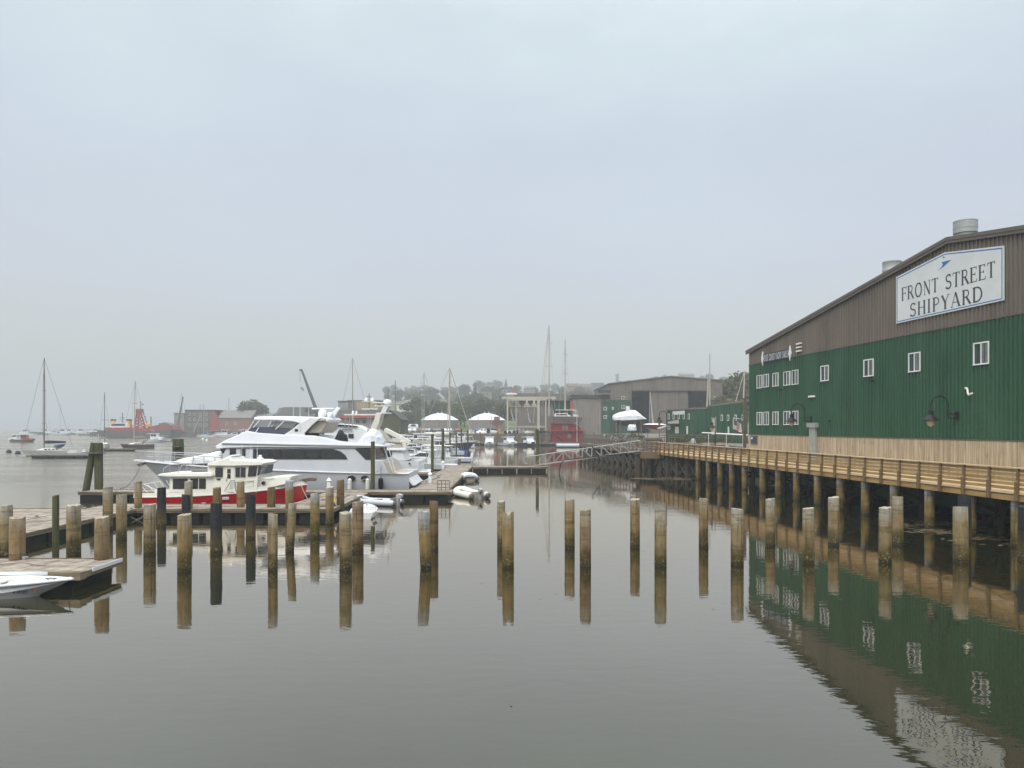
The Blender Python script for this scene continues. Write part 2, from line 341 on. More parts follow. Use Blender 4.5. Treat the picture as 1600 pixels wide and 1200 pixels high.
def lettering(mb,text,x0,x1,z0,h,y,m=0,sp=.1,zslope=0.,bold=1.):
    k=(x1-x0)/word_w(text,sp); x=x0
    def seg(a,b,wd_):
        a=Vector(a); b=Vector(b); d=b-a
        if d.length<1e-6: return
        nrm=Vector((-d.y,d.x)).normalized()*wd_*bold/2; e_=d.normalized()*.008
        ps=[a-nrm-e_,b-nrm+e_,b+nrm+e_,a+nrm-e_]
        mb.add([(x+q.x*k,y,z0+q.y*h) for q in ps],[(0,1,2,3)],m)
    for c in text:
        adv,st_,se=GL[c]
        for pl,wd_ in st_:
            for a,b in zip(pl,pl[1:]): seg(a,b,wd_)
        for sx_,sy_,hw in se:
            yy=sy_+(.02 if sy_<.5 else -.02); seg((sx_-hw,yy),(sx_+hw,yy),.045)
        x+=(adv+sp)*k
def text_mesh(s_,size,name,material,parent,loc,rot,ext=.003,align='CENTER'):
    cu=bpy.data.curves.new(name,'FONT'); cu.body=s_; cu.size=size; cu.extrude=ext; cu.align_x=align; cu.align_y='CENTER'
    o=bpy.data.objects.new(name,cu); COL.objects.link(o); dg=bpy.context.evaluated_depsgraph_get(); dg.update()
    me=bpy.data.meshes.new_from_object(o.evaluated_get(dg)); bpy.data.objects.remove(o)
    q=bpy.data.objects.new(name,me); COL.objects.link(q); me.materials.clear(); me.materials.append(M[material]); q.parent=parent; q.location=loc; q.rotation_euler=rot
    return q
# =============== SETTING: water, bank, hillside ===============
def water_mat():
    m=bpy.data.materials.new('harbour_water'); m.use_nodes=True; t=m.node_tree; b=t.nodes['Principled BSDF']; l=t.links.new
    b.inputs['Base Color'].default_value=(.017,.019,.009,1); b.inputs['Roughness'].default_value=.4; b.inputs['Specular IOR Level'].default_value=0
    gl=N('ShaderNodeBsdfGlossy',t); gl.inputs['Color'].default_value=(1.0,.92,.825,1); mxs=N('ShaderNodeMixShader',t); lw=N('ShaderNodeLayerWeight',t); lw.inputs[0].default_value=.5
    pw=N('ShaderNodeMath',t,operation='POWER'); l(lw.outputs['Facing'],pw.inputs[0]); pw.inputs[1].default_value=2.65; fm=N('ShaderNodeMapRange',t); l(pw.outputs[0],fm.inputs[0]); fm.inputs[3].default_value=.03; l(fm.outputs[0],mxs.inputs[0]); l(b.outputs[0],mxs.inputs[1]); l(gl.outputs[0],mxs.inputs[2]); l(mxs.outputs[0],t.nodes['Material Output'].inputs[0])
    g=N('ShaderNodeNewGeometry',t)
    def noise(st,sca,det,ro=.5,loc=(0,0,0)):
        mpn=N('ShaderNodeMapping',t); l(g.outputs['Position'],mpn.inputs[0]); mpn.inputs['Scale'].default_value=st; mpn.inputs['Location'].default_value=loc
        n=N('ShaderNodeTexNoise',t); l(mpn.outputs[0],n.inputs[0]); n.inputs['Scale'].default_value=sca; n.inputs['Detail'].default_value=det; n.inputs['Roughness'].default_value=ro; return n.outputs[0]
    def M2(op,a,bb):
        x=N('ShaderNodeMath',t,operation=op)
        for i,q in enumerate((a,bb)):
            if isinstance(q,(int,float)): x.inputs[i].default_value=q
            else: l(q,x.inputs[i])
        return x.outputs[0]
    def MR(src,a,bb,c=0,d=1):
        x=N('ShaderNodeMapRange',t); l(src,x.inputs[0]); x.inputs[1].default_value=a; x.inputs[2].default_value=bb; x.inputs[3].default_value=c; x.inputs[4].default_value=d; return x.outputs[0]
    sp=N('ShaderNodeSeparateXYZ',t); l(g.outputs['Position'],sp.inputs[0])
    # open water beyond the docks is wind rippled
    a=M2('MULTIPLY_ADD',sp.outputs[1],.33); 
    x=t.nodes[-1]; l(sp.outputs[0],x.inputs[2])           # y*.33 + x  (negative on the open side)
    mask=M2('MULTIPLY',MR(a,-2,-12),MR(sp.outputs[1],42,60))
    patch=MR(noise((.5,1,1),.09,3),.42,.6)
    h1=noise((.7,1.3,1),2.3,3,.5); h2=noise((.8,1.6,1),.45,2,.5); h3=noise((1,1.4,1),6,2,.5)
    calm=M2('ADD',M2('MULTIPLY',h1,.0030),M2('MULTIPLY',h2,.0035))
    rough=M2('ADD',M2('MULTIPLY',h1,.17),M2('MULTIPLY',h3,.03))
    amp=M2('MULTIPLY',mask,M2('ADD',M2('MULTIPLY',patch,.7),.3))
    hh=M2('ADD',calm,M2('MULTIPLY',rough,amp))
    bp=N('ShaderNodeBump',t); l(hh,bp.inputs['Height']); bp.inputs['Strength'].default_value=1; bp.inputs['Distance'].default_value=1
    l(bp.outputs[0],gl.inputs['Normal']); l(bp.outputs[0],lw.inputs['Normal'])
    l(MR(mask,0,1,.012,.12),gl.inputs['Roughness'])
    return m
M['water']=water_mat()
q=MB(); q.add([(-4000,-60,0),(4000,-60,0),(4000,5800,0),(-4000,5800,0)],[(0,1,2,3)])
struct(q.build('water','water'))
shore=[(27.5,-60),(26.5,30),(26,60),(24,75),(20.5,90),(19,110),(18,130),(22,150),(28,185),(26,218),(14,226),(-14,232),(-16,262),(-62,276),(-66,400),(-160,404),(-182,412),(-190,450),(-150,640),(-150,1500),(1500,1500),(1500,-60)]
sp_=np.array(shore,float)
def sdist(x,y):
    x=np.asarray(x,float); y=np.asarray(y,float); best=np.full(x.shape,1e9); ins=np.zeros(x.shape,bool); n=len(sp_)
    for i in range(n):
        a=sp_[i]; b=sp_[(i+1)%n]; d=b-a; tt=np.clip(((x-a[0])*d[0]+(y-a[1])*d[1])/(d@d),0,1)
        best=np.minimum(best,np.hypot(x-a[0]-tt*d[0],y-a[1]-tt*d[1]))
        c=((a[1]>y)!=(b[1]>y)); 
        with np.errstate(divide='ignore',invalid='ignore'): xi=(b[0]-a[0])*(y-a[1])/(b[1]-a[1]+1e-12)+a[0]
        ins^=(c&(x<xi))
    return np.where(ins,best,-best)
HPX=[450,540,565,582,600,620,660,700,760,820,880,940,1000,1060,1120,1160,1220,1400,1800]
HPY=[667,667,652,640,628,622,621,620,613,622,620,616,606,602,600,598,602,610,615]
def hillz(x,y):
    y_=np.maximum(y,1); px=800+1180*np.asarray(x)/y_; top=np.interp(px,HPX,HPY); zt=5+(667-top)/1180*1000
    f=np.clip((y_-300)/700,0,1); f=f*f*(3-2*f)*.4+.6*f
    return np.maximum(zt-4.5,0)*f
def landz(x,y):
    d=sdist(x,y); base=np.where(d>0,np.minimum(d*.95,1)*2.9-.3,np.maximum(d*.5,-1.5)-.3)
    base=np.where((d>0)&(np.asarray(y)<72),np.minimum(d*.62,2.1)-.3,base)
    base=np.where((d>0),base+np.where(np.asarray(y)>72,np.clip(d-3,0,3)*.12,0),base)
    return base+np.where(d>0,hillz(x,y),0)
def grid(name,xs,ys,m,noise=.0):
    X,Y=np.meshgrid(xs,ys); Z=landz(X,Y)
    if noise: 
        r=np.random.RandomState(3); Z=Z+np.where(sdist(X,Y)<6,r.uniform(-noise,noise,Z.shape),0)
    nx,ny=len(xs),len(ys); q=MB(); q.v=[tuple(p) for p in np.stack([X,Y,Z],-1).reshape(-1,3).tolist()]
    for j in range(ny-1):
        for i in range(nx-1):
            q.f.append((j*nx+i,j*nx+i+1,(j+1)*nx+i+1,(j+1)*nx+i)); q.m.append(0)
    return struct(q.build(name,m,smooth=True,fix=False))
def land_mat():
    m=bpy.data.materials.new('land'); m.use_nodes=True; t=m.node_tree; b=t.nodes['Principled BSDF']; l=t.links.new; b.inputs['Roughness'].default_value=.95
    g=N('ShaderNodeNewGeometry',t); sp=N('ShaderNodeSeparateXYZ',t); l(g.outputs['Position'],sp.inputs[0])
    n=N('ShaderNodeTexNoise',t); l(g.outputs['Position'],n.inputs[0]); n.inputs['Scale'].default_value=.25; n.inputs['Detail'].default_value=8
    a=N('ShaderNodeMath',t,operation='MULTIPLY_ADD'); l(n.outputs[0],a.inputs[0]); a.inputs[1].default_value=60; l(sp.outputs[1],a.inputs[2])
    r=N('ShaderNodeMapRange',t); l(a.outputs[0],r.inputs[0]); r.inputs[1].default_value=318; r.inputs[2].default_value=345
    def mix2(x,c1,c2,f0,f1):
        q=N('ShaderNodeMapRange',t); l(x,q.inputs[0]); q.inputs[1].default_value=f0; q.inputs[2].default_value=f1
        y=N('ShaderNodeMix',t,data_type='RGBA'); l(q.outputs[0],y.inputs[0]); y.inputs[6].default_value=c1+(1,); y.inputs[7].default_value=c2+(1,); return y.outputs[2]
    n2=N('ShaderNodeTexNoise',t); l(g.outputs['Position'],n2.inputs[0]); n2.inputs['Scale'].default_value=1.7; n2.inputs['Detail'].default_value=8
    grav=mix2(n2.outputs[0],(.20,.175,.14),(.10,.085,.07),.35,.65); gr=mix2(n2.outputs[0],(.06,.085,.022),(.09,.105,.03),.35,.65)
    y=N('ShaderNodeMix',t,data_type='RGBA'); l(r.outputs[0],y.inputs[0]); l(grav,y.inputs[6]); l(gr,y.inputs[7])
    # wet mud and weed below the tide line
    zz=N('ShaderNodeMapRange',t); l(sp.outputs[2],zz.inputs[0]); zz.inputs[1].default_value=1.2; zz.inputs[2].default_value=2.1
    y2=N('ShaderNodeMix',t,data_type='RGBA'); l(zz.outputs[0],y2.inputs[0]); l(mix2(n2.outputs[0],(.05,.042,.03),(.022,.02,.015),.35,.65),y2.inputs[6]); l(y.outputs[2],y2.inputs[7])
    l(y2.outputs[2],b.inputs['Base Color'])
    bp=N('ShaderNodeBump',t); l(n2.outputs[0],bp.inputs['Height']); bp.inputs['Distance'].default_value=.3; l(bp.outputs[0],b.inputs['Normal'])
    return m
M['land']=land_mat()
grid('riverbank',np.concatenate([np.arange(13,40,1.),np.arange(40,90,5.)]),np.arange(-40,200.1,1.5),'land',.12)
grid('hillside',np.concatenate([np.arange(-380,-80,8.),np.arange(-80,90,3.),np.arange(90,1100,18.)]),np.concatenate([np.arange(200,300,3.),np.arange(300,460,6.),np.arange(460,1400,22.)]),'land')
def gz(x,y): return float(landz(np.array([x]),np.array([y]))[0])

# =============== SHIPYARD BUILDING ===============
A0,SL=29.66,.1186; DC=68.6; KL=math.sqrt(1+SL*SL)
BZ=2.3
bo=empty('shipyard_building',(A0-SL*DC,DC,BZ),math.atan2(-1,SL),'large green and brown ribbed metal shed with low gable and timber skirt beside the boardwalk','building')
def fac(x,y):
    t=(x-CX)/F; D=A0/(t+SL); return (DC-D)*KL, H-(y-HY)/F*D-BZ
def fz(x,y,D): pass
LB=52.6; SR=26.3; ZE=11.8-BZ; ZR=15.5-BZ
def roofz(s): return ZE+(ZR-ZE)*(s/SR if s<=SR else (LB-s)/SR)
ZG=10.62-BZ; ZW=4.33-BZ
def ribbed(zb,zt,name,m,pitch=.3,d=.06):
    q=MB(); ss=[]; s=0
    while s<LB-.01:
        for a,dep in ((0,0),(pitch-.115,0),(pitch-.10,-d),(pitch-.03,-d),(pitch-.015,0)): 
            if s+a<=LB: ss.append((s+a,dep))
        s+=pitch
    ss.append((LB,0)); n=len(ss)
    for s_,dep in ss: q.v.append((s_,dep,zb)); q.v.append((s_,dep,zt(s_)))
    for i in range(n-1): q.f.append((2*i,2*i+2,2*i+3,2*i+1)); q.m.append(0)
    # end returns so that the sheet has thickness
    q.box(0,LB,.012,.16,zb,min(zt(0),zt(LB)),0)
    return q.build(name,m,bo)
ribbed(ZW,lambda s:ZG,'green_siding','green')
ribbed(ZG+.003,lambda s:roofz(s)-.02,'gable_siding','brown')
q=MB(); q.box(-.04,LB+.04,-.06,.0,ZG-.03,ZG+.02); q.box(0,LB,-.05,.0,ZW-.06,ZW-.002); q.build('belt_trim','trim',bo)
# timber skirt: sheets at the far end, narrow boards nearer
q=MB(); s=0
while s<LB:
    wv=1.25 if s<9 else .2; g_=.02
    q.box(s+g_/2,min(s+wv,LB)-g_/2,-.03+rnd.uniform(0,.008),.10,-.05,ZW-.07); s+=wv
q.build('timber_skirt','plank',bo)
# body behind (end walls, back wall) and roof
q=MB(); W_=32
q.box(0,.15,.17,W_,-1.5,ZE-.05); q.box(LB-.15,LB,.17,W_,-1.5,ZE-.05); q.box(0,LB,W_,W_+.15,-1.5,ZE-.05); q.box(.2,LB-.2,.2,W_,-1.9,-.1)
q.add([(0,W_+.1,ZE-.05),(LB,W_+.1,ZE-.05),(SR,W_+.1,ZR-.05)],[(0,1,2)]); q.add([(0,.17,ZE-.05),(LB,.17,ZE-.05),(SR,.17,ZR-.05)],[(0,1,2)])
q.build('wall','green',bo)
q=MB()
for a,b in ((-.25,SR),(SR,LB+.25)):
    za=roofz(max(a,0))-(.25*(ZR-ZE)/SR if a<0 else 0); zb=roofz(min(b,LB))-(.25*(ZR-ZE)/SR if b>LB else 0)
    q.add([(a,-.14,za),(b,-.14,zb),(b,W_+.3,zb),(a,W_+.3,za),(a,-.14,za+.12),(b,-.14,zb+.12),(b,W_+.3,zb+.12),(a,W_+.3,za+.12)],[(0,1,2,3),(4,5,6,7),(0,1,5,4),(3,2,6,7),(0,3,7,4),(1,2,6,5)])
roof=q.build('roof','roofgrey',bo)
q=MB()
for a,b in ((-.27,SR),(SR,LB+.27)):
    za=roofz(max(a,0))-(.27*(ZR-ZE)/SR if a<0 else 0); zb=roofz(min(b,LB))-(.27*(ZR-ZE)/SR if b>LB else 0)
    for (y0,y1,o0,o1) in ((-.19,-.145,-.20,.15),(-.225,-.192,-.02,.17)):
        q.add([(a,y0,za+o0),(b,y0,zb+o0),(b,y1,zb+o0),(a,y1,za+o0),(a,y0,za+o1),(b,y0,zb+o1),(b,y1,zb+o1),(a,y1,za+o1)],[(0,1,2,3),(4,5,6,7),(0,1,5,4),(3,2,6,7),(0,3,7,4),(1,2,6,5)])
q.build('rake_trim','trim',bo)
for (D_,d_,zt_,r_) in ((42.6,1.05,16.62,.62),(50.7,2.0,16.12,.60)):
    s=(DC-D_)*KL; zb=roofz(s); q=MB(); h_=zt_-BZ-zb
    q.lathe([(r_*.86,-.3),(r_*.86,h_*.38),(r_,h_*.40),(r_,h_*.62),(r_*1.02,h_*.63),(r_*1.02,h_*.68),(r_,h_*.69),(r_,h_*.96),(r_*1.02,h_*.97),(r_*1.02,h_),(r_*.9,h_),(r_*.88,h_*.8)],(s,d_,zb),24)
    q.build('roof_vent','galv',roof,smooth=True)
def crop2(x,y): return 1150+x/3.551,330+y/3.551
def window(par,s0,s1,z0,z1,fr=.07,y=-.06,pane='glass',split=.45,frame='white',inner=True):
    q=MB(); 
    q.box(s0,s1,y-.03,.02,z1-fr,z1); q.box(s0,s1,y-.05,.02,z0,z0+fr); q.box(s0,s0+fr,y-.03,.02,z0+fr,z1-fr); q.box(s1-fr,s1,y-.03,.02,z0+fr,z1-fr)
    c=s0+(s1-s0)*.5; q.box(c-fr*.45,c+fr*.45,y-.025,.015,z0+fr,z1-fr)
    w_=q.build('window',frame,par)
    q=MB(); q.box(s0+fr,c-fr*.45,y+.02,y+.03,z0+fr,z1-fr); q.build('pane','glass',w_)
    q=MB(); q.box(c+fr*.45,s1-fr,y+.0,y+.01,z0+fr,z1-fr); q.build('pane',pane,w_)
    return w_
sm=[(118,150,910,983),(156,188,904,977),(206,240,897,972),(267,304,889,967),(313,352,881,962),
    (118,150,1115,1187),(156,188,1113,1187),(206,240,1112,1186),(267,304,1109,1186),(313,352,1108,1185),
    (474,519,856,943),(713,768,821,918),(962,1029,784,892),(1323,1411,726,852)]
for a,b,c,d in sm:
    s0,zt=fac(*crop2(a,c)); s1,zb=fac(*crop2(b,d)); s0_,zb0=fac(*crop2(a,d)); 
    window(bo,s0+(.05 if a<360 else 0),s1-(.05 if a<360 else 0),(zb+zb0)/2,(zt+fac(*crop2(b,c))[1])/2,pane='paleglass',fr=.055 if a<360 else .07)
# duct down the skirt, wall poster, small hoods, flood lights, pipe
s0,z0=fac(1267.5,708); s1,z1=fac(1279,668); 
q=MB(); q.prism([(s0+.1,.15),(s1-.05,.15),(s1-.05,2.4),(s0+.05,2.4)],.001,m=0) if False else None
q.box(s0+.1,s1-.1,-.24,-.035,.02,z1); q.box(s0-.1,s1+.1,-.34,-.036,z1,z1+.35,0); q.box(s0,s1+.05,-.34,-.245,.02,.5); q.build('duct_cover','galv',bo,bevel=.015)
s0,z0=fac(1173.8,694.5); s1,z1=fac(1184.8,680)
q=MB(); q.box(s0,s1,-.08,-.035,z0,z1); po=q.build('notice_board','housegrey',bo)
q=MB(); q.box(s0+.1,s1-.1,-.09,-.083,z0+.1,z1-.1); q.box(s0+.15,s0+.5,-.095,-.092,z0+.5,z1-.2,1); q.build('poster',['navy','white'],po)
for yy in (737,757,777):
    s0,z0=fac(*crop2(345,yy)); s1,_=fac(*crop2(369,yy)); q=MB(); q.box(s0,s1,-.2,-.036,z0-.07,z0+.05); q.build('vent_hood','cream',bo)
s0,z0=fac(*crop2(408,1029)); s1,_=fac(*crop2(442,1029)); q=MB(); q.box(s0,s1,-.12,-.036,z0-.07,z0+.07); q.build('vent_hood','cream',bo)
for a,b in ((257,990),(770,940),(532,1163)):
    s0,z0=fac(*crop2(a,b)); q=MB(); q.tube([(s0,-.036,z0),(s0,-.16,z0),(s0,-.26,z0-.05)],[.03,.07,.1],10); q.build('flood_light','black',bo)
s0,z0=fac(*crop2(1283,983)); s1,z1=fac(*crop2(1298,1020))
q=MB(); q.tube([(s0-.1,-.03,z0+.02),(s0+.12,-.12,z0),(s0+.2,-.14,z0-.1),(s0+.22,-.14,z1+.12),(s0+.32,-.16,z1),(s0+.62,-.2,z1+.08)],.055,8); q.build('white_pipe','cream',bo,smooth=True)
q=MB(); q.box(-.3,-.05,-.25,1.2,7.0-BZ,7.06-BZ) ; q.build('corner_canopy','trim',bo)
# ---- big sign ----
def wall_obj(name,label,cat): return empty(name,bo.location.copy(),bo.rotation_euler.z,label,cat)
sg=wall_obj('shop_sign','white gabled board with a blue border reading FRONT STREET SHIPYARD high on the brown gable','sign')
sL,zLt=fac(1403,433); _,zLb=fac(1403,505); sR_,zRt=fac(1571,384); _,zRb=fac(1571,470); sP,zP=fac(1479,394.5)
zb=(zLb+zRb)/2; zs=(zLt+zRt)/2
def gpoly(ins): return [(sL+ins,zb+ins),(sR_-ins,zb+ins),(sR_-ins,zRt-ins*1.1),(sP,zP-ins*1.05),(sL+ins,zLt-ins*1.1)]
q=MB(); q.prism(gpoly(0),.035,yc=-.075); q.build('board','signwhite',sg)
def ring_(mb,p0,p1,y,m=0):
    n=len(p0); vs=[(x,y,z) for x,z in p0]+[(x,y,z) for x,z in p1]; mb.add(vs,[(i,(i+1)%n,n+(i+1)%n,n+i) for i in range(n)],m)
q=MB(); ring_(q,gpoly(.07),gpoly(.125),-.114); q.build('border','signblue',sg)
q=MB()
a0,b0=fac(1411.5,470); a1,b1=fac(1411.5,449); c0,d0=fac(1559,433.5); c1,d1=fac(1556,410)
kl=(zLt-zb)/555; kr=(zRt-zb)/700; base=zb+(260*kl+318*kr)/2; hh=(165*kl+195*kr)/2
lettering(q,'FRONT STREET',a0,c0,base,hh,-.1145,sp=.1,bold=.95)
a0,b0=fac(1424.5,495); c0,d0=fac(1539,474.5); base2=zb+(46*kl+48*kr)/2
lettering(q,'SHIPYARD',a0,c0,base2,hh*.98,-.1145,sp=.13,bold=.95)
q.build('lettering','letter',sg)
q=MB()  # burgee-like blue mark: long swept pennant and a small one over it
f2=lambda x,y:(fac(1390+x/8,370+y/8))
for poly in ([(795,288),(672,318),(690,345),(672,378),(625,425),(700,372)],[(690,243),(722,262),(706,264),(690,274)]):
    ps=[f2(*p) for p in poly]; q.add([(s_,-.115,z_) for s_,z_ in ps],[tuple(range(len(ps)))])
q.build('emblem','signblue',sg)
# ---- small dark sign ----
s2=wall_obj('office_sign','narrow dark blue board reading EAST COAST YACHT SALES, above the small windows','sign')
f3=lambda x,y:fac(1170+x/13.33,530+y/13.33)
s0,z0=f3(310,405); s1,z1=f3(880,292); zc=(z0+z1)/2
q=MB(); q.box(s0,s1,-.11,-.037,zc-.36,zc+.36); q.build('board','signnavy',s2)
q=MB(); lettering(q,'EAST COAST YACHT SALES',s0+.35,s1-.35,zc-.26,.52,-.1135,sp=.2,bold=1.35); q.build('lettering','white',s2)
for s_ in (s0,s1):
    q=MB(); q.add([(s_-.22,-.13,zc),(s_,-.13,zc+.62),(s_+.22,-.13,zc),(s_,-.13,zc-.62),(s_-.22,-.05,zc),(s_,-.05,zc+.62),(s_+.22,-.05,zc),(s_,-.05,zc-.62)],[(0,1,2,3),(4,5,6,7),(0,1,5,4),(1,2,6,5),(2,3,7,6),(3,0,4,7)]); q.build('diamond','white',s2)
# ---- gooseneck lamps ----
def gooseneck(name,label,cat,base,out,ztop,zbot,reach,group=None,pole=True,bracket=None):
    """base xy, out=unit vector of the arm"""
    e_=empty(name,(base[0],base[1],zbot),0,label,cat,group); ox,oy=out; r_=reach/2; zz=ztop-zbot-r_
    pts=[(0,0,0),(0,0,zz)]+[(ox*r_*(1-math.cos(a)),oy*r_*(1-math.cos(a)),zz+r_*math.sin(a)) for a in [math.pi*i/12 for i in range(1,13)]]+[(ox*reach,oy*reach,zz-.28)]
    q=MB(); q.tube(pts,.035,8); 
    if pole: q.tube([(0,0,0),(0,0,zz*.62),(0,0,zz*.64)],[.075,.06,.04],10); q.lathe([(.13,0),(.13,.12),(.08,.3)],(0,0,0),12)
    q.build('pole' if pole else 'arm','black',e_,smooth=True)
    if bracket:
        q=MB()
        for dz in (.06,.3): q.beam((0,0,dz),(-ox*bracket,-oy*bracket,dz),.05,.05)
        q.box(-ox*bracket-.06,-ox*bracket+.06,-oy*bracket-.1,-oy*bracket+.1,-.05,.42); q.build('bracket','black',e_)
    c=(ox*reach,oy*reach,zz-.28)
    q=MB(); q.lathe([(.05,.05),(.13,.0),(.15,-.08),(.13,-.22),(.17,-.26),(.42,-.52),(.42,-.55),(.05,-.50)],c,18); sh=q.build('lamp_shade','black',e_,smooth=True)
    q=MB(); q.lathe([(.17,-.53),(.2,-.62),(.17,-.76),(.09,-.86),(.02,-.88)],c,14); q.build('globe','bulb',e_,smooth=True)
    return e_
nrm=(-1/KL,-SL/KL)   # out of the facade, to the water
def on_fac(x,off):
    t=(x-CX)/F; D=A0/(t+SL); return (t*D+nrm[0]*off, D+nrm[1]*off, D)
for px,top,bot,lab in ((1496,619,655,'black gooseneck lamp on a wall bracket at the near part of the green wall'),(1268,631,659,'black gooseneck lamp on a wall bracket in front of the lower row of small windows')):
    x_,y_,D=on_fac(px,.55); gooseneck('wall_lamp',lab,'lamp',(x_,y_),nrm,H+(HY-top)/F*D,H+(HY-bot)/F*D,1.05,'gooseneck lamps on the shed wall',False,.5)

# =============== BOARDWALK ===============
BX,BS,BD=20.8,.088,31.4
def bwx(D): return BX-BS*(D-BD)
KB=math.sqrt(1+BS*BS)
bw=empty('boardwalk',(bwx(86),86,0),math.atan2(-1,BS),'long new timber boardwalk with golden railings on tall round piles beside the shed','boardwalk')
LBW=(86-6)*KB; ZD=2.25; WB=5.0
q=MB(); s=0
while s<LBW:
    q.box(s+.004,s+.136,.02,WB+rnd.uniform(-.02,.02),ZD-.04,ZD+rnd.uniform(-.003,.003)); s+=.14
q.build('deck','treatedcap',bw)
q=MB(); q.box(0,LBW,-.02,.06,1.93,2.17); q.box(0,LBW,-.06,.08,ZD-.035,ZD+.012,1)
for yy in (1.2,2.4,3.6,4.7): q.box(0,LBW,yy,yy+.1,1.93,2.19)
q.build('beam',['treated','treatedcap'],bw)
for z_,h_ in ((2.38,.13),(2.57,.13),(2.76,.13),(2.95,.13),(3.13,.12)):
    q=MB(); 
    s=0
    while s<LBW-.05: e1=min(s+4.8,LBW); q.box(s+.004,e1-.004,-.005,.035,z_,z_+h_); s=e1
    q.build('rail','treated',bw)
q=MB(); q.box(0,LBW,-.10,.10,3.285,3.325); q.build('rail_cap','treatedcap',bw)
post=None; s=.1
while s<LBW:
    if post is None:
        q=MB(); q.box(-.045,.045,-.10,-.008,1.95,3.28); q.box(-.07,.07,-.16,-.10,1.95,2.72); q.add([(-.07,-.16,2.72),(.07,-.16,2.72),(.07,-.10,2.8),(-.07,-.10,2.8),(-.07,-.10,2.72),(.07,-.10,2.72)],[(0,1,2,3),(0,3,4),(1,5,2)])
        post=q.build('post','treatedpost',bw); post.location=(s,0,0)
    else:
        c=post.copy(); COL.objects.link(c); c.parent=bw; c.location=(s,0,0)
    s+=1.62
def bpile(r_,top,ztop=1.95,zb=-2.5):
    q=MB(); n=8; prof=[(r_*(1+rnd.uniform(-.02,.02)),zb+(ztop-zb)*i/n) for i in range(n+1)]; q.lathe(prof,(0,0,0),16); return q
bp_=bpile(.235,0); bpo=bp_.build('pile',PM['sleeve'],bw,smooth=True); bpo.location=(((86-65.6)*KB),.30,0)
for D_ in (62.9,60.2,56.8,54.1,51.3,48.4,45.6,42.9,40.1,37.2,34.3,31.5,28.7,25.9,23.1,20.3,17.5,14.7,68.5,71.3):
    c=bpo.copy(); COL.objects.link(c); c.parent=bw; c.location=((86-D_)*KB,.30,0); c.rotation_euler=(0,0,rnd.random()*6)
q=bpile(.17,0); bp2=q.build('pile','piledark',bw,smooth=True); bp2.location=(5,2.6,0)
for D_ in np.arange(18,84,2.85):
    for yy in (2.4,4.5):
        c=bp2.copy(); COL.objects.link(c); c.parent=bw; c.location=((86-D_)*KB+rnd.uniform(-.3,.3),yy,0)
for D_ in np.arange(18,84,5.7):
    s=(86-D_)*KB; q=MB(); q.beam((s,.5,1.7),(s,4.4,.3),.06,.16); q.build('cross_brace','piledark',bw); q=MB(); q.beam((s+.1,4.4,1.7),(s+.1,.5,.3),.06,.16); q.build('cross_brace','piledark',bw)
# rocks under the boardwalk
def rockpile(name,label,pts,m='rock'):
    q=MB()
    for x,y,z,r_ in pts:
        n=6; sx,sy,sz=rnd.uniform(.7,1.3),rnd.uniform(.7,1.3),rnd.uniform(.5,.9)
        o=len(q.v); ph=rnd.random()*6; 
        for i,(rr,zz) in enumerate(((.55,-.6),(1,-.1),(.85,.45),(.4,.8))):
            for k in range(n):
                a=ph+2*math.pi*k/n; j=rnd.uniform(.8,1.15); q.v.append((x+r_*rr*j*math.cos(a)*sx,y+r_*rr*j*math.sin(a)*sy,z+r_*zz*sz*rnd.uniform(.85,1.1)))
        for i in range(3):
            for k in range(n): q.f.append((o+i*n+k,o+i*n+(k+1)%n,o+(i+1)*n+(k+1)%n,o+(i+1)*n+k)); q.m.append(0)
        q.f.append(tuple(o+3*n+k for k in range(n))); q.m.append(0)
    return stuff(q.build(name,m),label,'rocks')
pts=[]
for i in range(900):
    D_=rnd.uniform(14,100); sx=np.interp(D_,[-60,30,60,75,90,110],[27.5,26.5,26,24,20.5,19])-rnd.uniform(-2.6,1.2); z_=gz(sx,D_); pts.append((sx,D_,z_,rnd.uniform(.2,.6)))
rockpile('riprap','dark wet boulders banked up under the timber boardwalk',pts)
# floating weed
def weed(name,label,cx_,cy_,rx,ry,n,sz):
    q=MB()
    for i in range(n):
        a=rnd.random()*6.28; rr=math.sqrt(rnd.random()); x=cx_+rr*math.cos(a)*rx; y=cy_+rr*math.sin(a)*ry
        if math.sin(x*1.9+y*.9)+math.sin(y*2.7-x)+rnd.uniform(-.8,.8)<-.1: continue
        L_=sz*rnd.uniform(.4,1.6); th=rnd.gauss(0,.35); w_=L_*rnd.uniform(.08,.3); c_,s_=math.cos(th),math.sin(th); z_=.012+rnd.random()*.03
        q.add([(x+c_*u-s_*v,y+s_*u+c_*v,z_) for u,v in((-L_/2,0),(-L_/4,-w_/2),(L_/4,-w_/2),(L_/2,0),(L_/4,w_/2),(-L_/4,w_/2))],[(0,1,2,3,4,5)])
    return stuff(q.build(name,'weed',fix=False),label,'weed')
weed('floating_weed','tan mats of weed floating under the near boardwalk',21.3,36,2.6,5,900,.35)
weed('floating_weed','brown weed line floating below the kiosk platform',14.6,72.5,3.4,1.6,900,.35)

q=MB()
for i in range(70):
    x,y=rnd.uniform(-16,14),rnd.uniform(13,60); a=rnd.random()*3; L_=rnd.uniform(.02,.09); c_,s_=math.cos(a)*L_,math.sin(a)*L_*.5
    q.add([(x-c_,y-s_,.008),(x+s_*.5,y-c_*.4,.012),(x+c_,y+s_,.008),(x-s_*.5,y+c_*.4,.012)],[(0,1,2,3)])
stuff(q.build('floating_debris','weed',fix=False),'small leaves and scraps floating on the calm water','debris')
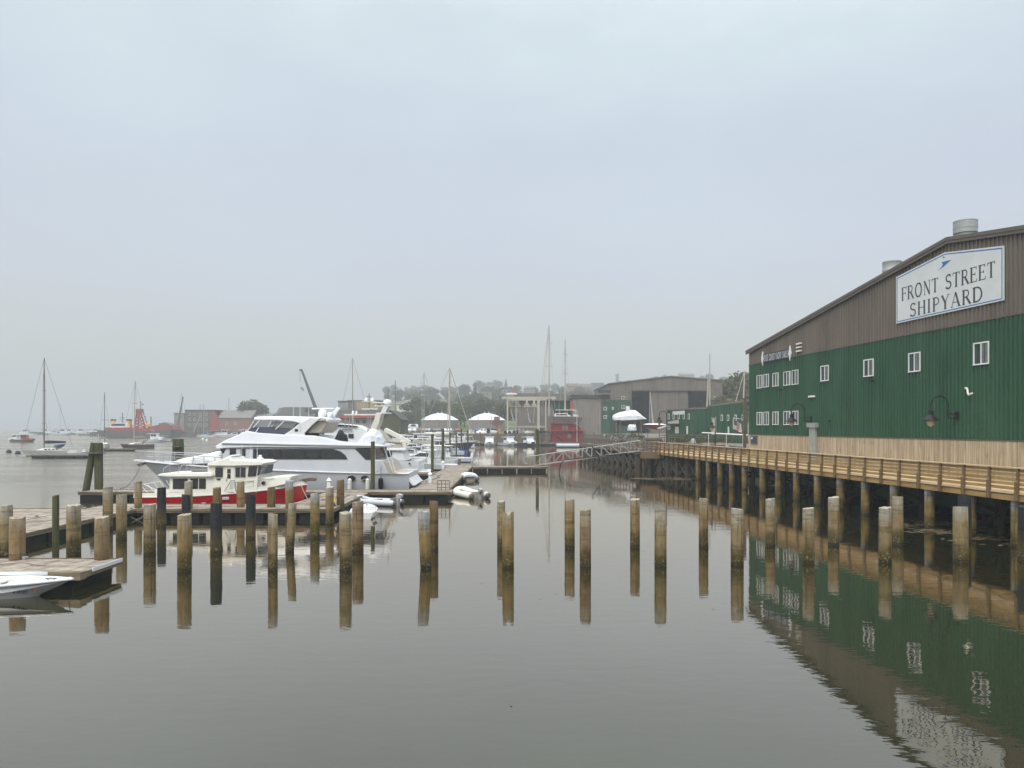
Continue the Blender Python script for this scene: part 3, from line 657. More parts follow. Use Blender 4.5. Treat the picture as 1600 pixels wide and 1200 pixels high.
# =============== FREESTANDING PILES ===============
def top_noise(): return rnd.uniform(-.02,.02)
def pile(xt,xb,yt,yw,w_,style,label,group,notch=False,D=None):
    D=D or wd(yw); r_=w_/F*D/2; X=(xb-CX)/F*D; zt=H-(yt-HY)/F*D; lean=((xt-xb)/F*D)/max(zt,.5)
    q=MB(); n=20; rings=9; zb=-1.8; o=0; ph=rnd.random()*9
    for i in range(rings+1):
        z=zb+(zt-zb)*i/rings; rr=r_*(1.0-.03*i/rings)
        for k in range(n):
            a=2*math.pi*k/n; j=1+.022*math.sin(3*a+ph)+.015*math.sin(5*a+z*2+ph)+rnd.uniform(-.008,.008)
            zz=z
            if i==rings:
                zz=z+rnd.uniform(-.02,.015)+.03*math.sin(a+ph)
                if notch and math.sin(a)<.5: zz-=.20*max(0,1-abs(math.cos(a)-.05)/.45)
                j*=.97
            q.v.append((rr*j*math.cos(a)+lean*z,rr*j*math.sin(a),zz))
    for i in range(rings):
        for k in range(n): q.f.append((i*n+k,i*n+(k+1)%n,(i+1)*n+(k+1)%n,(i+1)*n+k)); q.m.append(0)
    zc=zt-(.10 if notch else -.01); q.v.append((lean*zt,0,zc)); c=len(q.v)-1
    for k in range(n): q.f.append((rings*n+k,rings*n+(k+1)%n,c)); q.m.append(0)
    o=q.build('mooring_pile',PM.get(style,M.get(style)),loc=(X,D,0),smooth=True); tag(o,label,'pile',group); return o
NEARP=[ # x top, x base, y top, y water, width, style, remark
(27,27,808,898,23,'rust','split and golden brown, behind the near float'),
(159,159,808,898,21.5,'rust','with red rust stains, behind the near float'),
(288,288,804,892,21.5,'gold','with a pale mushroomed top, before the red boat cabin'),
(426.5,426.5,803,891,15,'wood','slim, below the bow window of the red boat'),
(540,540,801,891,19.5,'wood','thick, ringed, left of the brown-streaked pile'),
(661,666,799,888,18,'grey','with a peeling white top, leaning'),
(794,794,800,887,18.5,'gold','with a bite broken out of its top'),
(914.5,914.5,797,884.5,18,'rust','with dark pitted patches on its face'),
(1032,1032,796,884,19,'wood','pale and ringed, standing alone before open water'),
(1152,1152,795,882,20,'wood','cracked, at the edge of the wall reflection'),
(1263,1263,794,880,18,'wood','cracked pale top, before the boardwalk piles'),
(1383,1383,793,879,19,'wood','pale flaking top, close left of a taller one'),
(1500.5,1500.5,792,878,22,'wood','stout, half hiding a dark sleeved pile'),
(1604,1604,791,875,24,'black','black topped, cut by the right edge')]
for i,p in enumerate(NEARP):
    pile(*p[:6],'%s front-row pile from the left, %s'%(ORD[i],p[6]),'piles of the nearest row',notch=(i==6))
MIDP=[
(9,9,790,872,20,'wood','thick, at the left edge'),
(115,115,789,867,21,'wood','broad, flat topped, before the long pier'),
(190,190,773,842,16,'wood','pale topped, left of the red boat stern'),
(234,234,788,866,18.5,'wood','grooved, under the red boat stern'),
(291,291,773,836,13.5,'black','dark topped, half behind the mushroom-topped one'),
(338,338,786,865,18,'black','navy black, below the pilothouse of the red boat'),
(392,392,772,841,15,'black','blackened top, before the red hull'),
(457,453,787,862,13,'wood','leaning right, before the red boat bow'),
(492,492,771,840,14.5,'sleeve','white topped, right of the red boat bow'),
(515,515,761,820,13,'wood','brown, near the white dock light'),
(559,559,784,863,18,'rust','brown streaked, before the small tied skiff'),
(678,678,783,859,14.5,'brown','brown, half behind the leaning peeled pile'),
(783,783,783,858,13,'wood','slender, half behind the broken-topped pile'),
(890,890,781,856.5,16,'gold','golden, left of the pitted pile'),
(992,992,780,855,15.5,'gold','straight and golden, left of the pale ringed one'),
(1099.5,1099.5,779,855,15,'gold','with a small knob on top'),
(1203.5,1203.5,779.5,853.6,15,'wood','in the green reflection, left of centre of the boardwalk'),
(1302.5,1302.5,777,851.6,17,'wood','square topped, overlapping the boardwalk piles'),
(1402.5,1402.5,776,851.6,16.5,'wood','with a capped top, close right of a shorter one'),
(1507,1507,773,846,19,'black','white capped with a dark sleeve, behind a stout one')]
for i,p in enumerate(MIDP):
    pile(*p[:6],'%s second-row pile from the left, %s'%(ORD[i],p[6]),'piles of the second row')
BACKP=[
(168.5,168.5,761,828,15,'wood','tall pale pile against the long left pier, its top above the deck'),
(216,216,752,809.5,11.5,'wood','slim pale pile beside the stern rail of the red boat'),
(252.5,252.5,762,822.5,13.5,'black','black banded pile hiding the stern corner of the red boat'),
(294.5,294.5,752,811,12.5,'wood','pale pile rising before the aft windows of the red boat'),
(339,339,762,808,12.5,'brown','dark split pile below the pilothouse door of the red boat'),
(376,376,751.6,808,12,'gold','tan square-topped pile before the red boat foredeck'),
(424,424,761,808,12.5,'brown','dark grooved pile under the forward porthole of the red boat'),
(452,452,751,811,12.5,'sleeve','white-capped pile at the red boat bow'),
(532,532,749,804,12,'brown','grey brown pile at the corner of the float right of the red boat')]
for p in BACKP: pile(*p[:6],p[6],'piles around the red boat berth')
GRN=[
(87,87,774,847,10,'pilegreen','slim green pile with a rope loop beside the long left pier',None),
(582.5,582.5,690,767,6.6,'pilegreen','tall mossy pile standing before the big yacht stern',53.6),
(675.5,675.5,678.6,741,4.6,'pilegreen','mossy pile left of the white dock light',76),
(692,692,670,721,4.6,'pilegreen','taller mossy pile behind the white dock light',92),
(703,703,676,716,2.6,'pilegreen','thin dark pile right of the tall mossy one',110),
(713,713,675,712,2.2,'pilegreen','thin dark pile before the dark bow, left of its stem',125),
(721,721,670,707,2.4,'piledark','thin dark pile against the dark bow',140),
(731,731,671,703,2.4,'piledark','farthest thin pile under the leaning boom',155),
(839.5,839.5,671,737,5.2,'pilegreen','tall mossy pile through the far end of the cross float, before the gangway',86.6)]
for p in GRN: pile(*p[:6],p[6],'mossy guide piles of the floats',D=p[7])
def cluster(x,yt,D,lean,label):
    e_=empty('pile_cluster',((x-CX)/F*D,D,0),0,label,'pile cluster'); zt=H-(yt-HY)/F*D
    for dx,dl,r_ in lean:
        q=MB(); q.tube([(dx+dl*(zt+2)*-1,0,-2),(dx,0,zt)],[r_*1.15,r_],14); q.build('pile','pilegreen',e_,smooth=True)
    q=MB(); q.lathe([(.62,zt-.75),(.62,zt-.68)],(0,0,0),20); q.build('wire_band','darkmast',e_)
    return e_
cluster(151,692,53.8,[(-.18,.17,.22),(.22,.0,.21),(.02,-.02,.2)],'tall mossy dolphin of lashed piles, spread at its foot, left of the big yacht bow')
cluster(278.5,686,72,[(-.22,.06,.26),(.25,-.02,.25),(0,0,.24)],'mossy dolphin of lashed piles seen over the big yacht foredeck')

# =============== FLOATS / DOCKS ===============
def dock(name,x0,x1,y0,y1,label,zt=.55,along='x',m='deckwood',fl=.34,group='grey timber floats'):
    e_=empty(name,((x0+x1)/2,(y0+y1)/2,0),0,label,'floating dock',group); a,b=(x1-x0)/2,(y1-y0)/2; g=rnd.uniform(0,.002)
    q=MB()
    if along=='x':
        s=-a
        while s<a-.02: q.box(s+.006,min(s+.145,a)-.006,-b,b,zt-.045+g,zt+rnd.uniform(-.006,.006)); s+=.145
    else:
        s=-b
        while s<b-.02: q.box(-a,a,s+.006,min(s+.145,b)-.006,zt-.045+g,zt+rnd.uniform(-.006,.006)); s+=.145
    q.build('deck',m,e_)
    q=MB(); 
    for yy in (-b,b-.06): q.box(-a,a,yy,yy+.06,zt-.20,zt-.05)
    for xx in (-a,a-.06): q.box(xx,xx+.06,-b+.061,b-.061,zt-.20,zt-.05)
    q.box(-a,a,-b-.04,-b-.002,zt-.10,zt+.03); q.box(-a,a,b+.002,b+.04,zt-.10,zt+.03)
    q.build('fascia','dockfascia',e_)
    q=MB(); n=max(1,int((x1-x0 if (x1-x0)>(y1-y0) else y1-y0)/1.6))
    for i in range(n):
        if (x1-x0)>(y1-y0): c0=-a+.08+(2*a-.16)*i/n; c1=-a+.08+(2*a-.16)*(i+.9)/n; q.box(c0,c1,-b+.07,b-.07,-.25,zt-.21)
        else: c0=-b+.08+(2*b-.16)*i/n; c1=-b+.08+(2*b-.16)*(i+.9)/n; q.box(-a+.07,a-.07,c0,c1,-.25,zt-.21)
    q.build('float','floatblack',e_,bevel=.04)
    lx=(x1-x0)>(y1-y0); ln=a if lx else b; k=max(1,int(ln/2.4))
    for i in range(k):
        for s_ in(-1,1):
            u=-ln+ln*2*(i+.5)/k; cx_,cy_=(u,s_*(b-.14)) if lx else (s_*(a-.14),u); q=MB(); dx_,dy_=(.13,0) if lx else (0,.13)
            q.box(cx_-.05,cx_+.05,cy_-.04,cy_+.04,zt,zt+.08); q.tube([(cx_-dx_,cy_-dy_,zt+.09),(cx_+dx_,cy_+dy_,zt+.09)],.025,6); q.build('cleat','galv',e_)
    return e_
d1=dock('floating_dock',-26,-13.25,23.2,25.6,'weathered float with a white bumper edge at the lower left, skiff alongside',zt=.52)
q=MB(); q.box(-6.37,5.4,-1.27,-1.245,.46,.56); q.box(6.39,6.43,-.6,1.2,.44,.56); q.build('bumper_strip','white',d1)
q=MB(); q.box(5.75,6.42,-1.30,-.95,.3,.535); q.build('corner_block','dockfascia',d1)
d2=dock('floating_dock',-23.2,-20.4,26.5,43.6,'long weathered pier of floats running away along the left side',along='y')
dock('floating_dock',-30,-23.3,33.5,41,'wide bare float left of the long pier, touching its side',along='y')
dock('floating_dock',-20.3,-9.72,40.8,43.4,'float in front of the red boat with black billets beneath',along='x')
dock('floating_dock',-12.7,-9.7,43.5,51.4,'float running from the red boat bow toward the big yacht',along='y')
dock('floating_dock',-29.6,-4.15,51.5,53.4,'long float lying along the near side of the big yacht',along='x')
dock('floating_dock',-7.3,-4.5,53.5,88,'main float walkway leading away past the yacht sterns',along='y')
dock('floating_dock',-4.4,4.0,83.6,86,'cross float under the foot of the gangway',along='x')
dock('floating_dock',-14,-7.4,61.8,63.2,'finger float beside the second motor yacht',along='x')
dock('floating_dock',-16,-7.4,72,73.4,'finger float among the moored boats beyond the second yacht',along='x')
# metal gate frame and dock lights, cleats, ropes
q=MB(); g0=P(683.5,763,52.3); g1=P(702.5,763,52.3)
for i in range(4):
    x=g0.x+(g1.x-g0.x)*i/3; q.beam((x,52.3,.5),(x,52.3,1.28),.04,.04)
for z_ in (.56,.8,1.04,1.28): q.beam((g0.x,52.3,z_),(g1.x,52.3,z_),.045,.05)
tag(q.build('gate_frame','oldwood'),'small brown barred frame standing at the near corner of the main float','frame')
def dock_light(x,y,D,label):
    p=P(x,y,D); e_=empty('dock_light',(p.x,D,.5),0,label,'dock light','white pedestal lights on the floats')
    q=MB(); q.box(-.12,.12,-.12,.12,0,.55); q.build('pedestal','white',e_,bevel=.02)
    q=MB(); q.lathe([(.13,.55),(.14,.72),(.2,.73),(.02,.95)],(0,0,0),10); q.build('lantern','white',e_)
dock_light(692,735,80,'white lantern pedestal beyond the barred frame, before the mossy pile')
dock_light(514,757,53,'white lantern pedestal between the two piles right of the red boat bow')
dock_light(672,742,60,'white pedestal beside the second yacht stern')
# picnic-style wooden seat on the float at the red boat bow
q=MB(); p=P(505,795,42.3)
for dz,dx in ((.28,0),(.28,.3),(.55,.62)): q.box(p.x-.75+dx*.1,p.x+.75-dx*.1,42+dx,42.26+dx,.5+dz,.54+dz)
for dx in (-.6,.6): q.beam((p.x+dx,42.05,.5),(p.x+dx,42.7,1.2),.08,.06); q.beam((p.x+dx,42.7,.5),(p.x+dx,42.1,.8),.08,.06)
tag(q.build('wooden_steps','treated'),'orange-brown wooden boarding steps on the float at the red boat bow','steps')
def line(label,pts,r_=.025,m='rope',name='mooring_line',group='mooring lines'):
    q=MB(); q.tube(pts,r_,6,cap=True); return tag(q.build(name,m,smooth=True),label,'rope',group)
def sag(a,b,s_,n=10): 
    a=Vector(a); b=Vector(b); return [tuple(a.lerp(b,i/n)-Vector((0,0,s_*4*(i/n)*(1-i/n)))) for i in range(n+1)]

for i,(a_,b_,h_,l_) in enumerate((((-20.2,41.2,.57),(-17.5,42.2,.57),.0,'loose grey rope lying on the float left of the red boat'),((-22.9,33,.57),(-21.6,37,.57),0,'loose rope on the long left pier'),((-11.5,44.5,.57),(-10.4,49.5,.57),0,'hose lying along the float between red boat and big yacht'),((-6.9,60,.57),(-6.4,70,.57),0,'hose lying along the main float'),((-19,24.8,.54),(-15,24.3,.54),0,'loose rope curled on the near float'))):
    v=Vector(b_)-Vector(a_); nn=Vector((v.y,-v.x,0)).normalized(); pts=[Vector(a_)+v*t+nn*(.22*math.sin(t*9+i)+.1*math.sin(t*23))+Vector((0,0,.02)) for t in [k/24 for k in range(25)]]
    q=MB(); q.tube(pts,.022,5); tag(q.build('loose_rope',['rope','rope','blue','green','rope'][i],smooth=True),l_,'rope','loose ropes and hoses')
# =============== BOATS ===============
def hull(q,Lh,B,fs,fb,dr=.4,tr=.85,rake=.1,fl=.9,m=(0,1,2),n=16,sg=1,x0=None,bul=.12,full=2.4,boot=.12,pw=1.8):
    """lofted hull: stern at x0, bow at x0+sg*Lh; waterline z=0"""
    x0=-sg*Lh/2 if x0 is None else x0; secs=[]; dk=[]
    for i in range(n+1):
        t=i/n; t=1-(1-t)**1.25
        b=B/2*(tr+(1-tr)*math.sin(math.pi/2*min(t/.4,1))) * (1 if t<.4 else max(0,1-((t-.4)/.6)**full)); b=max(b,.015)
        zs=fs+(fb-fs)*t**pw; X=lambda k: x0+sg*(t*Lh-rake*Lh*(t**4)*k)
        f=fl-(.35*t**3); bw_=b*f
        prof=[(X(0),b,zs),(X(.35),b*(.35*f+.65),zs*.62),(X(.85),bw_,boot),(X(.9),bw_*.98,0.0),(X(1),bw_*.8,-dr*.5),(X(1.05),.01,-dr)]
        secs.append([(a,-c,z) for a,c,z in prof]+[(a,c,z) for a,c,z in reversed(prof[:-1])]); dk.append((X(0),b,zs))
    mi=[m[0],m[0],m[1],m[1],m[1],m[1],m[1],m[1],m[0],m[0]]
    q.loft(secs,mi,caps=False)
    e=secs[0]; q.add(e,[tuple(range(len(e)))],m[0])
    th=min(.07,B*.04)
    bu=lambda p: bul*max(.06,1-(abs(p[0]-x0)/Lh)**3)
    for i in range(n):   # gunwale, inner bulwark and deck
        a,b=dk[i],dk[i+1]
        def rowp(p,s_): 
            bi=max(p[1]-th,.005); return [(p[0],s_*p[1],p[2]),(p[0],s_*bi,p[2]+.005),(p[0],s_*bi,p[2]-bu(p))]
        for s_ in(-1,1):
            A,Bq=rowp(a,s_),rowp(b,s_); q.add(A+Bq,[(0,1,4,3),(1,2,5,4)],m[0])
        q.add([(a[0],-max(a[1]-th,.005),a[2]-bu(a)),(a[0],max(a[1]-th,.005),a[2]-bu(a)),(b[0],max(b[1]-th,.005),b[2]-bu(b)),(b[0],-max(b[1]-th,.005),b[2]-bu(b))],[(0,1,2,3)],m[2])
    def at(t):
        i=min(int(t*n),n); 
        import bisect
        xs=[sg*(d[0]-x0)/Lh for d in dk]; k=max(0,min(n-1,bisect.bisect(xs,t)-1)); u=(t-xs[k])/(xs[k+1]-xs[k]+1e-9)
        return tuple(dk[k][j]+(dk[k+1][j]-dk[k][j])*u for j in range(3))
    return at
def rails(q,at,t0,t1,n,h,r_=.018,m=0,mid=True,inset=.06):
    """stanchions and rail following the sheer on both sides"""
    for s_ in (-1,1):
        tops=[]; mids=[]
        for i in range(n+1):
            t=t0+(t1-t0)*i/n; x,b,z=at(t); b=max(b-inset,0); p=(x,s_*b,z-.05); tp=(x,s_*b,z+h); q.tube([p,tp],r_*.8,5,m); tops.append(tp); mids.append((x,s_*b,z+h*.5))
        q.tube(tops,r_,5,m)
        if mid: q.tube(mids,r_*.6,4,m)
# ---------------- big white motor yacht ----------------
YD=54.7; YC=57.4
yx0=(440-CX)/F*YD
yt=empty('motor_yacht',(yx0,YC,0),0,'large white flybridge motor yacht with grey topsides and long dark windows, bow to the left','yacht')
def yp(x,y,D=YD): return ((x-CX)/F*D-yx0, H-(y-HY)/F*D)
def YPoly(pts,D=YD): return [yp(x,y,D) for x,y in pts]
q=MB(); xb=yp(222,0,YC)[0]; xs_=yp(646,0,YC)[0]
at=hull(q,xs_-xb,5.4,1.62,2.42,dr=.9,tr=.93,rake=.13,fl=.93,m=(0,1,2),sg=-1,x0=xs_,bul=.25,full=2.6,pw=1.5)
yh=q.build('hull',['hullgrey','hulllow','yachtwhite'],yt,smooth=True)
q=MB()
for i in range(15):
    pass
for s_ in(-1,1):
    pts=[(at(i/16)[0],s_*(at(i/16)[1]+.03),at(i/16)[2]-.02) for i in range(17)]; q.tube(pts,.055,6)
q.build('rub_rail','white',yt,smooth=True)
for px in (549,570):
    x,z=yp(px,747.5); q=MB(); q.tube([(x,-2.62,z),(x,-2.70,z)],.2,16); o=q.build('porthole','glass',yt)
    for v in o.data.vertices: v.co.x=x+(v.co.x-x)*1.45
q=MB(); q.prism(YPoly([(340,740),(346,716),(352,700),(560,700),(575,718),(597,719),(608,741)]),2.66,2.6); q.build('house_side','yachtwhite',yt,bevel=.05)
q=MB(); q.prism(YPoly([(395,701.6),(520,701.6),(532,705.5),(539,711),(543,717.6),(395,717.6)]),2.665,2.64); q.build('saloon_window','glass',yt)
q=MB()
for a in (419,438,476,499): q.prism(YPoly([(a,701.8),(a+1.6,701.8),(a+1.6,717.4),(a,717.4)]),2.672,2.648)
q.build('window_mullion','black',yt)
for a,b,c,d in ((358.5,368,699.5,712),(375.5,383,699.8,712.5)):
    q=MB(); q.prism(YPoly([(a,c+1.5),(b,c+1.5),(b,d),(a,d)]),2.665,2.64); q.build('window','glass',yt)
q=MB(); q.prism(YPoly([(341,702),(354,699),(354,711),(345,711)]),2.35,2.3); q.build('windscreen','glass',yt)
q=MB(); q.prism(YPoly([(338,711),(354,706.3),(354,712.3),(339,712.8)]),2.4); q.build('brow','white',yt,bevel=.06)
q=MB(); q.prism(YPoly([(272,722),(286,716.5),(322,709.5),(343,704),(350,712),(350,724),(290,726)],56),1.9,1.55); q.build('foredeck_trunk','white',yt,bevel=.12)
q=MB(); q.prism(YPoly([(322,708.6),(339,703.5),(341,708.5),(324,712)],56),1.4,1.3); q.build('trunk_window','glass',yt)
q=MB(); q.prism(YPoly([(335.5,697),(338.5,702.5),(352,700.6),(400,699.3),(590,700.2),(602,698.5),(599,696),(582,693.6),(553,692.2),(527,689),(508,683.5),(487,680.5),(441,679),(400,676.2),(382,673.2),(368,680),(350,688)]),2.78,2.32); q.build('flybridge_cowl','yachtwhite',yt,bevel=.12)
q=MB(); q.prism(YPoly([(352,691.2),(600,696.3),(600,697.5),(346,692.6)]),2.80,2.80); q.build('cowl_moulding','white',yt)
q=MB(); q.prism(YPoly([(381,674.3),(388,668),(398,667),(462,672),(444,679.5)]),2.1,1.95); q.build('flybridge_coaming','navy',yt)
q=MB(); q.prism(YPoly([(391,652.3),(398,650.6),(440,650),(484,651),(509,653.4),(511,656),(490,658),(466,661.6),(452,658.4),(430,656.8),(393,656.2)]),2.15,2.0); q.build('hardtop','white',yt,bevel=.06)
def frame_panel(name,poly,hw,th,m,bev=.03,D=YD):
    for s_ in(-1,1): q=MB(); q.prism(YPoly(poly,D),th/2,th/2,yc=s_*hw); q.build(name,m,yt,bevel=bev)
frame_panel('radar_arch',[(440,680),(452,672),(467,660.5),(482,652),(498,653),(485,664),(473,677),(474,682)],2.15,.22,'white')
q=MB(); q.prism(YPoly([(474,677),(485,664),(495,656),(509,655),(506,664),(498,677)]),1.9,1.85); q.build('aft_bridge_seat','warmgrey',yt,bevel=.08)
q=MB(); q.prism(YPoly([(484,652.5),(496,650.8),(508,652.5),(511,656.5),(507,660),(505,656),(496,654.6)]),2.1); q.build('arch_top','white',yt,bevel=.05)
q=MB()
for s_ in (-1,1):
    for a,b in (((391,668),(402,655)),((382,673.5),(393,655)),((426,671),(440,657)),((400,668),(388,685))):
        (x0,z0),(x1,z1)=yp(*a),yp(*b); q.beam((x0,s_*2.05,z0),(x1,s_*2.0,z1),.06,.06)
q.build('bridge_frame','white',yt)
q=MB(); q.box(*yp(467,0)[:1],yp(474,0)[0],-2.28,-2.24,yp(0,674)[1],yp(0,670.5)[1]) if False else q.box(yp(458,0)[0],yp(463,0)[0],-2.29,-2.24,yp(0,674)[1],yp(0,670.5)[1]); q.build('side_vent','black',yt)
q=MB(); q.prism(YPoly([(499,652.5),(507,642),(513,635),(519,635.6),(513,645),(509,653)]),.22,.12); q.build('mast_fin','white',yt,bevel=.05)
q=MB(); a=yp(472,637)[0]; b=yp(509,637)[0]; q.box(a,b,-.15,.15,yp(0,638.4)[1],yp(0,636)[1]); q.build('radar_bar','white',yt,bevel=.05)
for px,y0,y1,r_ in ((491,652,638,.33),(503,652,643,.22)):
    x,z=yp(px,y0); z1=yp(px,y1)[1]; h=z1-z; q=MB(); q.lathe([(r_*.7,0),(r_,h*.25),(r_,h*.55),(r_*.85,h*.8),(r_*.5,h*.95),(.02,h)],(x,-.3,z),16); q.build('radar_dome','white',yt,smooth=True)
for px,y0,y1 in ((466,675,629),(456,650,628),(480,650,631)):
    x,z=yp(px,y0); q=MB(); q.tube([(x,-2.3,z),(x,-2.3,yp(px,y1)[1])],[.022,.01],5); q.build('whip_antenna','white',yt)
# boat deck, aft bulkhead, cockpit, stairs
q=MB(); q.prism(YPoly([(554,701),(580,701),(584,718),(571,718)]),2.669,2.645); q.build('aft_side_window','glass',yt)
q=MB(); a=yp(597,0)[0]; 
for s_ in(-1,1): q.beam((yp(584,0)[0],s_*2.5,yp(0,700)[1]),(yp(584,0)[0],s_*2.5,yp(0,719)[1]),.14,.14)
for px0,px1 in ((598,612),(605,616)):
    (x0,z0),(x1,z1)=yp(px0,697),yp(px1,738); q.tube([(x0,-2.3,z0),(x1,-2.3,z1)],.03,6)
q.build('cockpit_support','white',yt)
q=MB(); q.prism(YPoly([(597,720),(604,723),(613,738),(629,741),(608,741)]),2.64,2.6); q.build('quarter','warmgrey',yt)
q=MB(); q.prism(YPoly([(628,741),(634,742),(648,759),(644,760)]),2.4); q.build('transom_steps','white',yt,bevel=.04)
q=MB(); q.box(yp(645,0)[0],yp(658,0)[0],-2.3,2.3,.22,.34); q.build('swim_platform','white',yt,bevel=.03)
q=MB(); rails(q,at,.52,.985,11,.72,.03,mid=True); xt,bt,zt_=at(.99)
q.tube([(xt,-.1,zt_+.72),(xt-.75,0,zt_+.78),(xt,.1,zt_+.72)],.02,5); q.build('bow_rail','steel',yt)
q=MB(); q.prism([(xt+.5,zt_-.12),(xt+.5,zt_+.03),(xt-.75,zt_+.12),(xt-.8,zt_+.0)],.22,.22); q.build('pulpit','white',yt)
q=MB(); q.prism([(xt-.6,zt_-.28),(xt-.2,zt_-.12),(xt+.1,zt_-.16),(xt-.1,zt_-.3),(xt-.4,zt_-.42)],.10); q.build('anchor','darkmast',yt)
q=MB(); x,z=yp(595.5,756); q.lathe([(.05,.45),(.17,.36),(.19,0),(.17,-.34),(.06,-.42)],(x,-2.85,z),12); q.tube([(x,-2.85,z+.4),(x,-2.72,z+1.3)],.012,4); q.build('fender','black',yt,smooth=True)
for px in (547,575):
    q=MB(); x,z=yp(px,757); q.lathe([(.05,.45),(.15,.36),(.16,0),(.15,-.34),(.06,-.4)],(x,-2.85,z),12); q.build('fender','cream',yt,smooth=True)
# things on the boat deck
def covered(name,label,cat,cx_,y0,y1,x0,x1,D,hw,m,seed,prof):
    q=MB(); r=random.Random(seed); n=9; nn=11; secs=[]
    (a,zb)=((x0-CX)/F*D,H-(y0-HY)/F*D); b=(x1-CX)/F*D; zt=H-(y1-HY)/F*D
    for i in range(nn+1):
        t=i/nn; hgt=np.interp(t,[p[0] for p in prof],[p[1] for p in prof])*(zt-zb); w_=hw*math.sin(math.pi*min(max(t,.05),.95))**.4
        row=[]
        for k in range(n+1):
            u=k/n*math.pi; row.append((a+(b-a)*t+r.uniform(-.03,.03),D+w_*-math.cos(u)*(1+r.uniform(-.05,.05)),zb+max(hgt,.05)*(math.sin(u)**.6)*(1+r.uniform(-.14,.14))))
        secs.append(row)
    q.loft(secs,0,caps=True); return tag(q.build(name,m),label,cat)
covered('jet_ski','black and dark red personal watercraft standing on the big yacht boat deck','jet ski',0,689.5,671.5,523,543,56.2,.5,'black',3,[(0,.2),(.2,.55),(.35,1),(.55,.95),(.7,.75),(.9,.6),(1,.25)])
covered('covered_tender','tender under a crumpled white cover on the aft boat deck of the big yacht','tender',0,693,669,560,601,57,1.0,'sheet',5,[(0,.1),(.15,.45),(.35,.75),(.5,.95),(.62,1),(.8,.8),(.95,.5),(1,.2)])
# ---------------- red and cream cabin boat ----------------
TD=44.7; TC=46.1; tx0=(352-CX)/F*TD
tg=empty('cabin_cruiser',(tx0,TC,0),0,'red hulled cream cabin cruiser with a tall pilothouse and square windows, bow to the right','boat')
def tp(x,y,D=TD): return ((x-CX)/F*D-tx0,H-(y-HY)/F*D)
def TP(pts,D=TD): return [tp(*p,D) for p in pts]
q=MB(); a=tp(226,0,TC)[0]; b=tp(480,0,TC)[0]
at=hull(q,b-a,2.9,.83,1.5,dr=.5,tr=.93,rake=.035,fl=.93,m=(0,0,1),sg=1,x0=a,bul=.1,full=3.0,pw=2.0)
q.build('hull',['red','cream'],tg,smooth=True)
q=MB(); secs=[]
for s_ in(-1,1):
    secs=[]
    for i in range(21):
        x,b_,z=at(i/20); bb=s_*(b_+.03); bi=s_*max(b_-.05,.0); h=.24-.02*i/20; secs.append([(x+(.03 if i==20 else 0),bb,z-.03),(x+(.03 if i==20 else 0),bb,z+.03),(x,s_*(b_+.0),z+.04),(x,s_*b_*.985,z+h),(x,bi*.97,z+h),(x,bi*.97,z-.03)])
    q.loft(secs,0,close=True)
q.build('bulwark','cream',tg,smooth=True)
q=MB(); q.prism(TP([(262,770),(262.5,745),(330,745),(330,770)]),1.22,1.2); q.build('aft_cabin','cream',tg,bevel=.03)
q=MB(); q.prism(TP([(245.5,742.3),(250,740.2),(329,738.5),(333,743),(329,745),(263,745),(246,743.8)]),1.4,1.36); q.build('aft_roof','cream',tg,bevel=.03)
q=MB(); q.prism(TP([(321,770),(322,728),(406,727.5),(401,747),(400,770)]),1.22,1.15); q.build('pilothouse','cream',tg,bevel=.03)
q=MB(); q.prism(TP([(322,727.8),(324,724),(340,719.5),(356,714.8),(359,719.6),(404,720.2),(412.5,723.6),(407,727.2),(360,728.3)]),1.32,1.25); q.build('pilothouse_roof','cream',tg,bevel=.03)
q=MB(); q.prism(TP([(331,722.5),(356,711),(357.5,713.5),(334,724)]),.75); q.build('roof_dinghy','white',tg,bevel=.06)
def twin(name,poly,hw=1.235,m='glass',hw2=None): 
    q=MB(); q.prism(TP(poly),hw,hw2 or hw-.012); return q.build(name,m,tg)
for a_,b_,c_,d_ in ((268,291,748,764.4),(295.5,307.5,748,764.2),(309,319.6,748,764.2),(334.3,345.8,730.5,745.7),(366.3,372.6,730.6,745.7),(374.2,381.5,730.6,745.7)):
    w_=twin('window',[(a_,c_),(b_,c_),(b_,d_),(a_,d_)],1.24 if a_<330 else 1.235,hw2=1.222 if a_<330 else 1.2)
    
twin('window',[(387,728.9),(400,728.8),(398,744),(385.2,744.6)],hw2=1.2)
twin('window',[(401.8,728.8),(406.5,728.8),(403.5,742),(400,743.5)],hw=1.2,hw2=1.17)
q=MB(); q.prism(TP([(349.5,728.5),(365,728.5),(365,768),(349.5,768)]),1.231,1.208); dr_=q.build('door','cream',tg)
q=MB(); q.prism(TP([(353.3,733),(358.6,733),(358.6,740),(353.3,740)]),1.238,1.22); q.prism(TP([(353.3,741),(358.6,741),(358.6,748),(353.3,748)]),1.236,1.22); q.build('pane','glass',dr_)
q=MB(); q.prism(TP([(352,748),(353,748),(353,752),(352,752)]),1.25); q.build('handle','steel',dr_)
q=MB(); q.prism(TP([(383,768),(382,750),(388,748.6),(438,744.6),(451,745),(447,757),(425,762)]),1.0,.85); q.build('foredeck_cabin','cream',tg,bevel=.05)
for px,py in ((384.6,757.2),(408,755.6)):
    x,z=tp(px,py); q=MB(); q.tube([(x,-1.02,z),(x,-.8,z)],.115,14); q.build('porthole','glass',tg)
q=MB(); q.prism(TP([(336,748),(342.5,748),(342,750),(337,750)]),1.24); q.build('name_plate','black',tg)
q=MB()
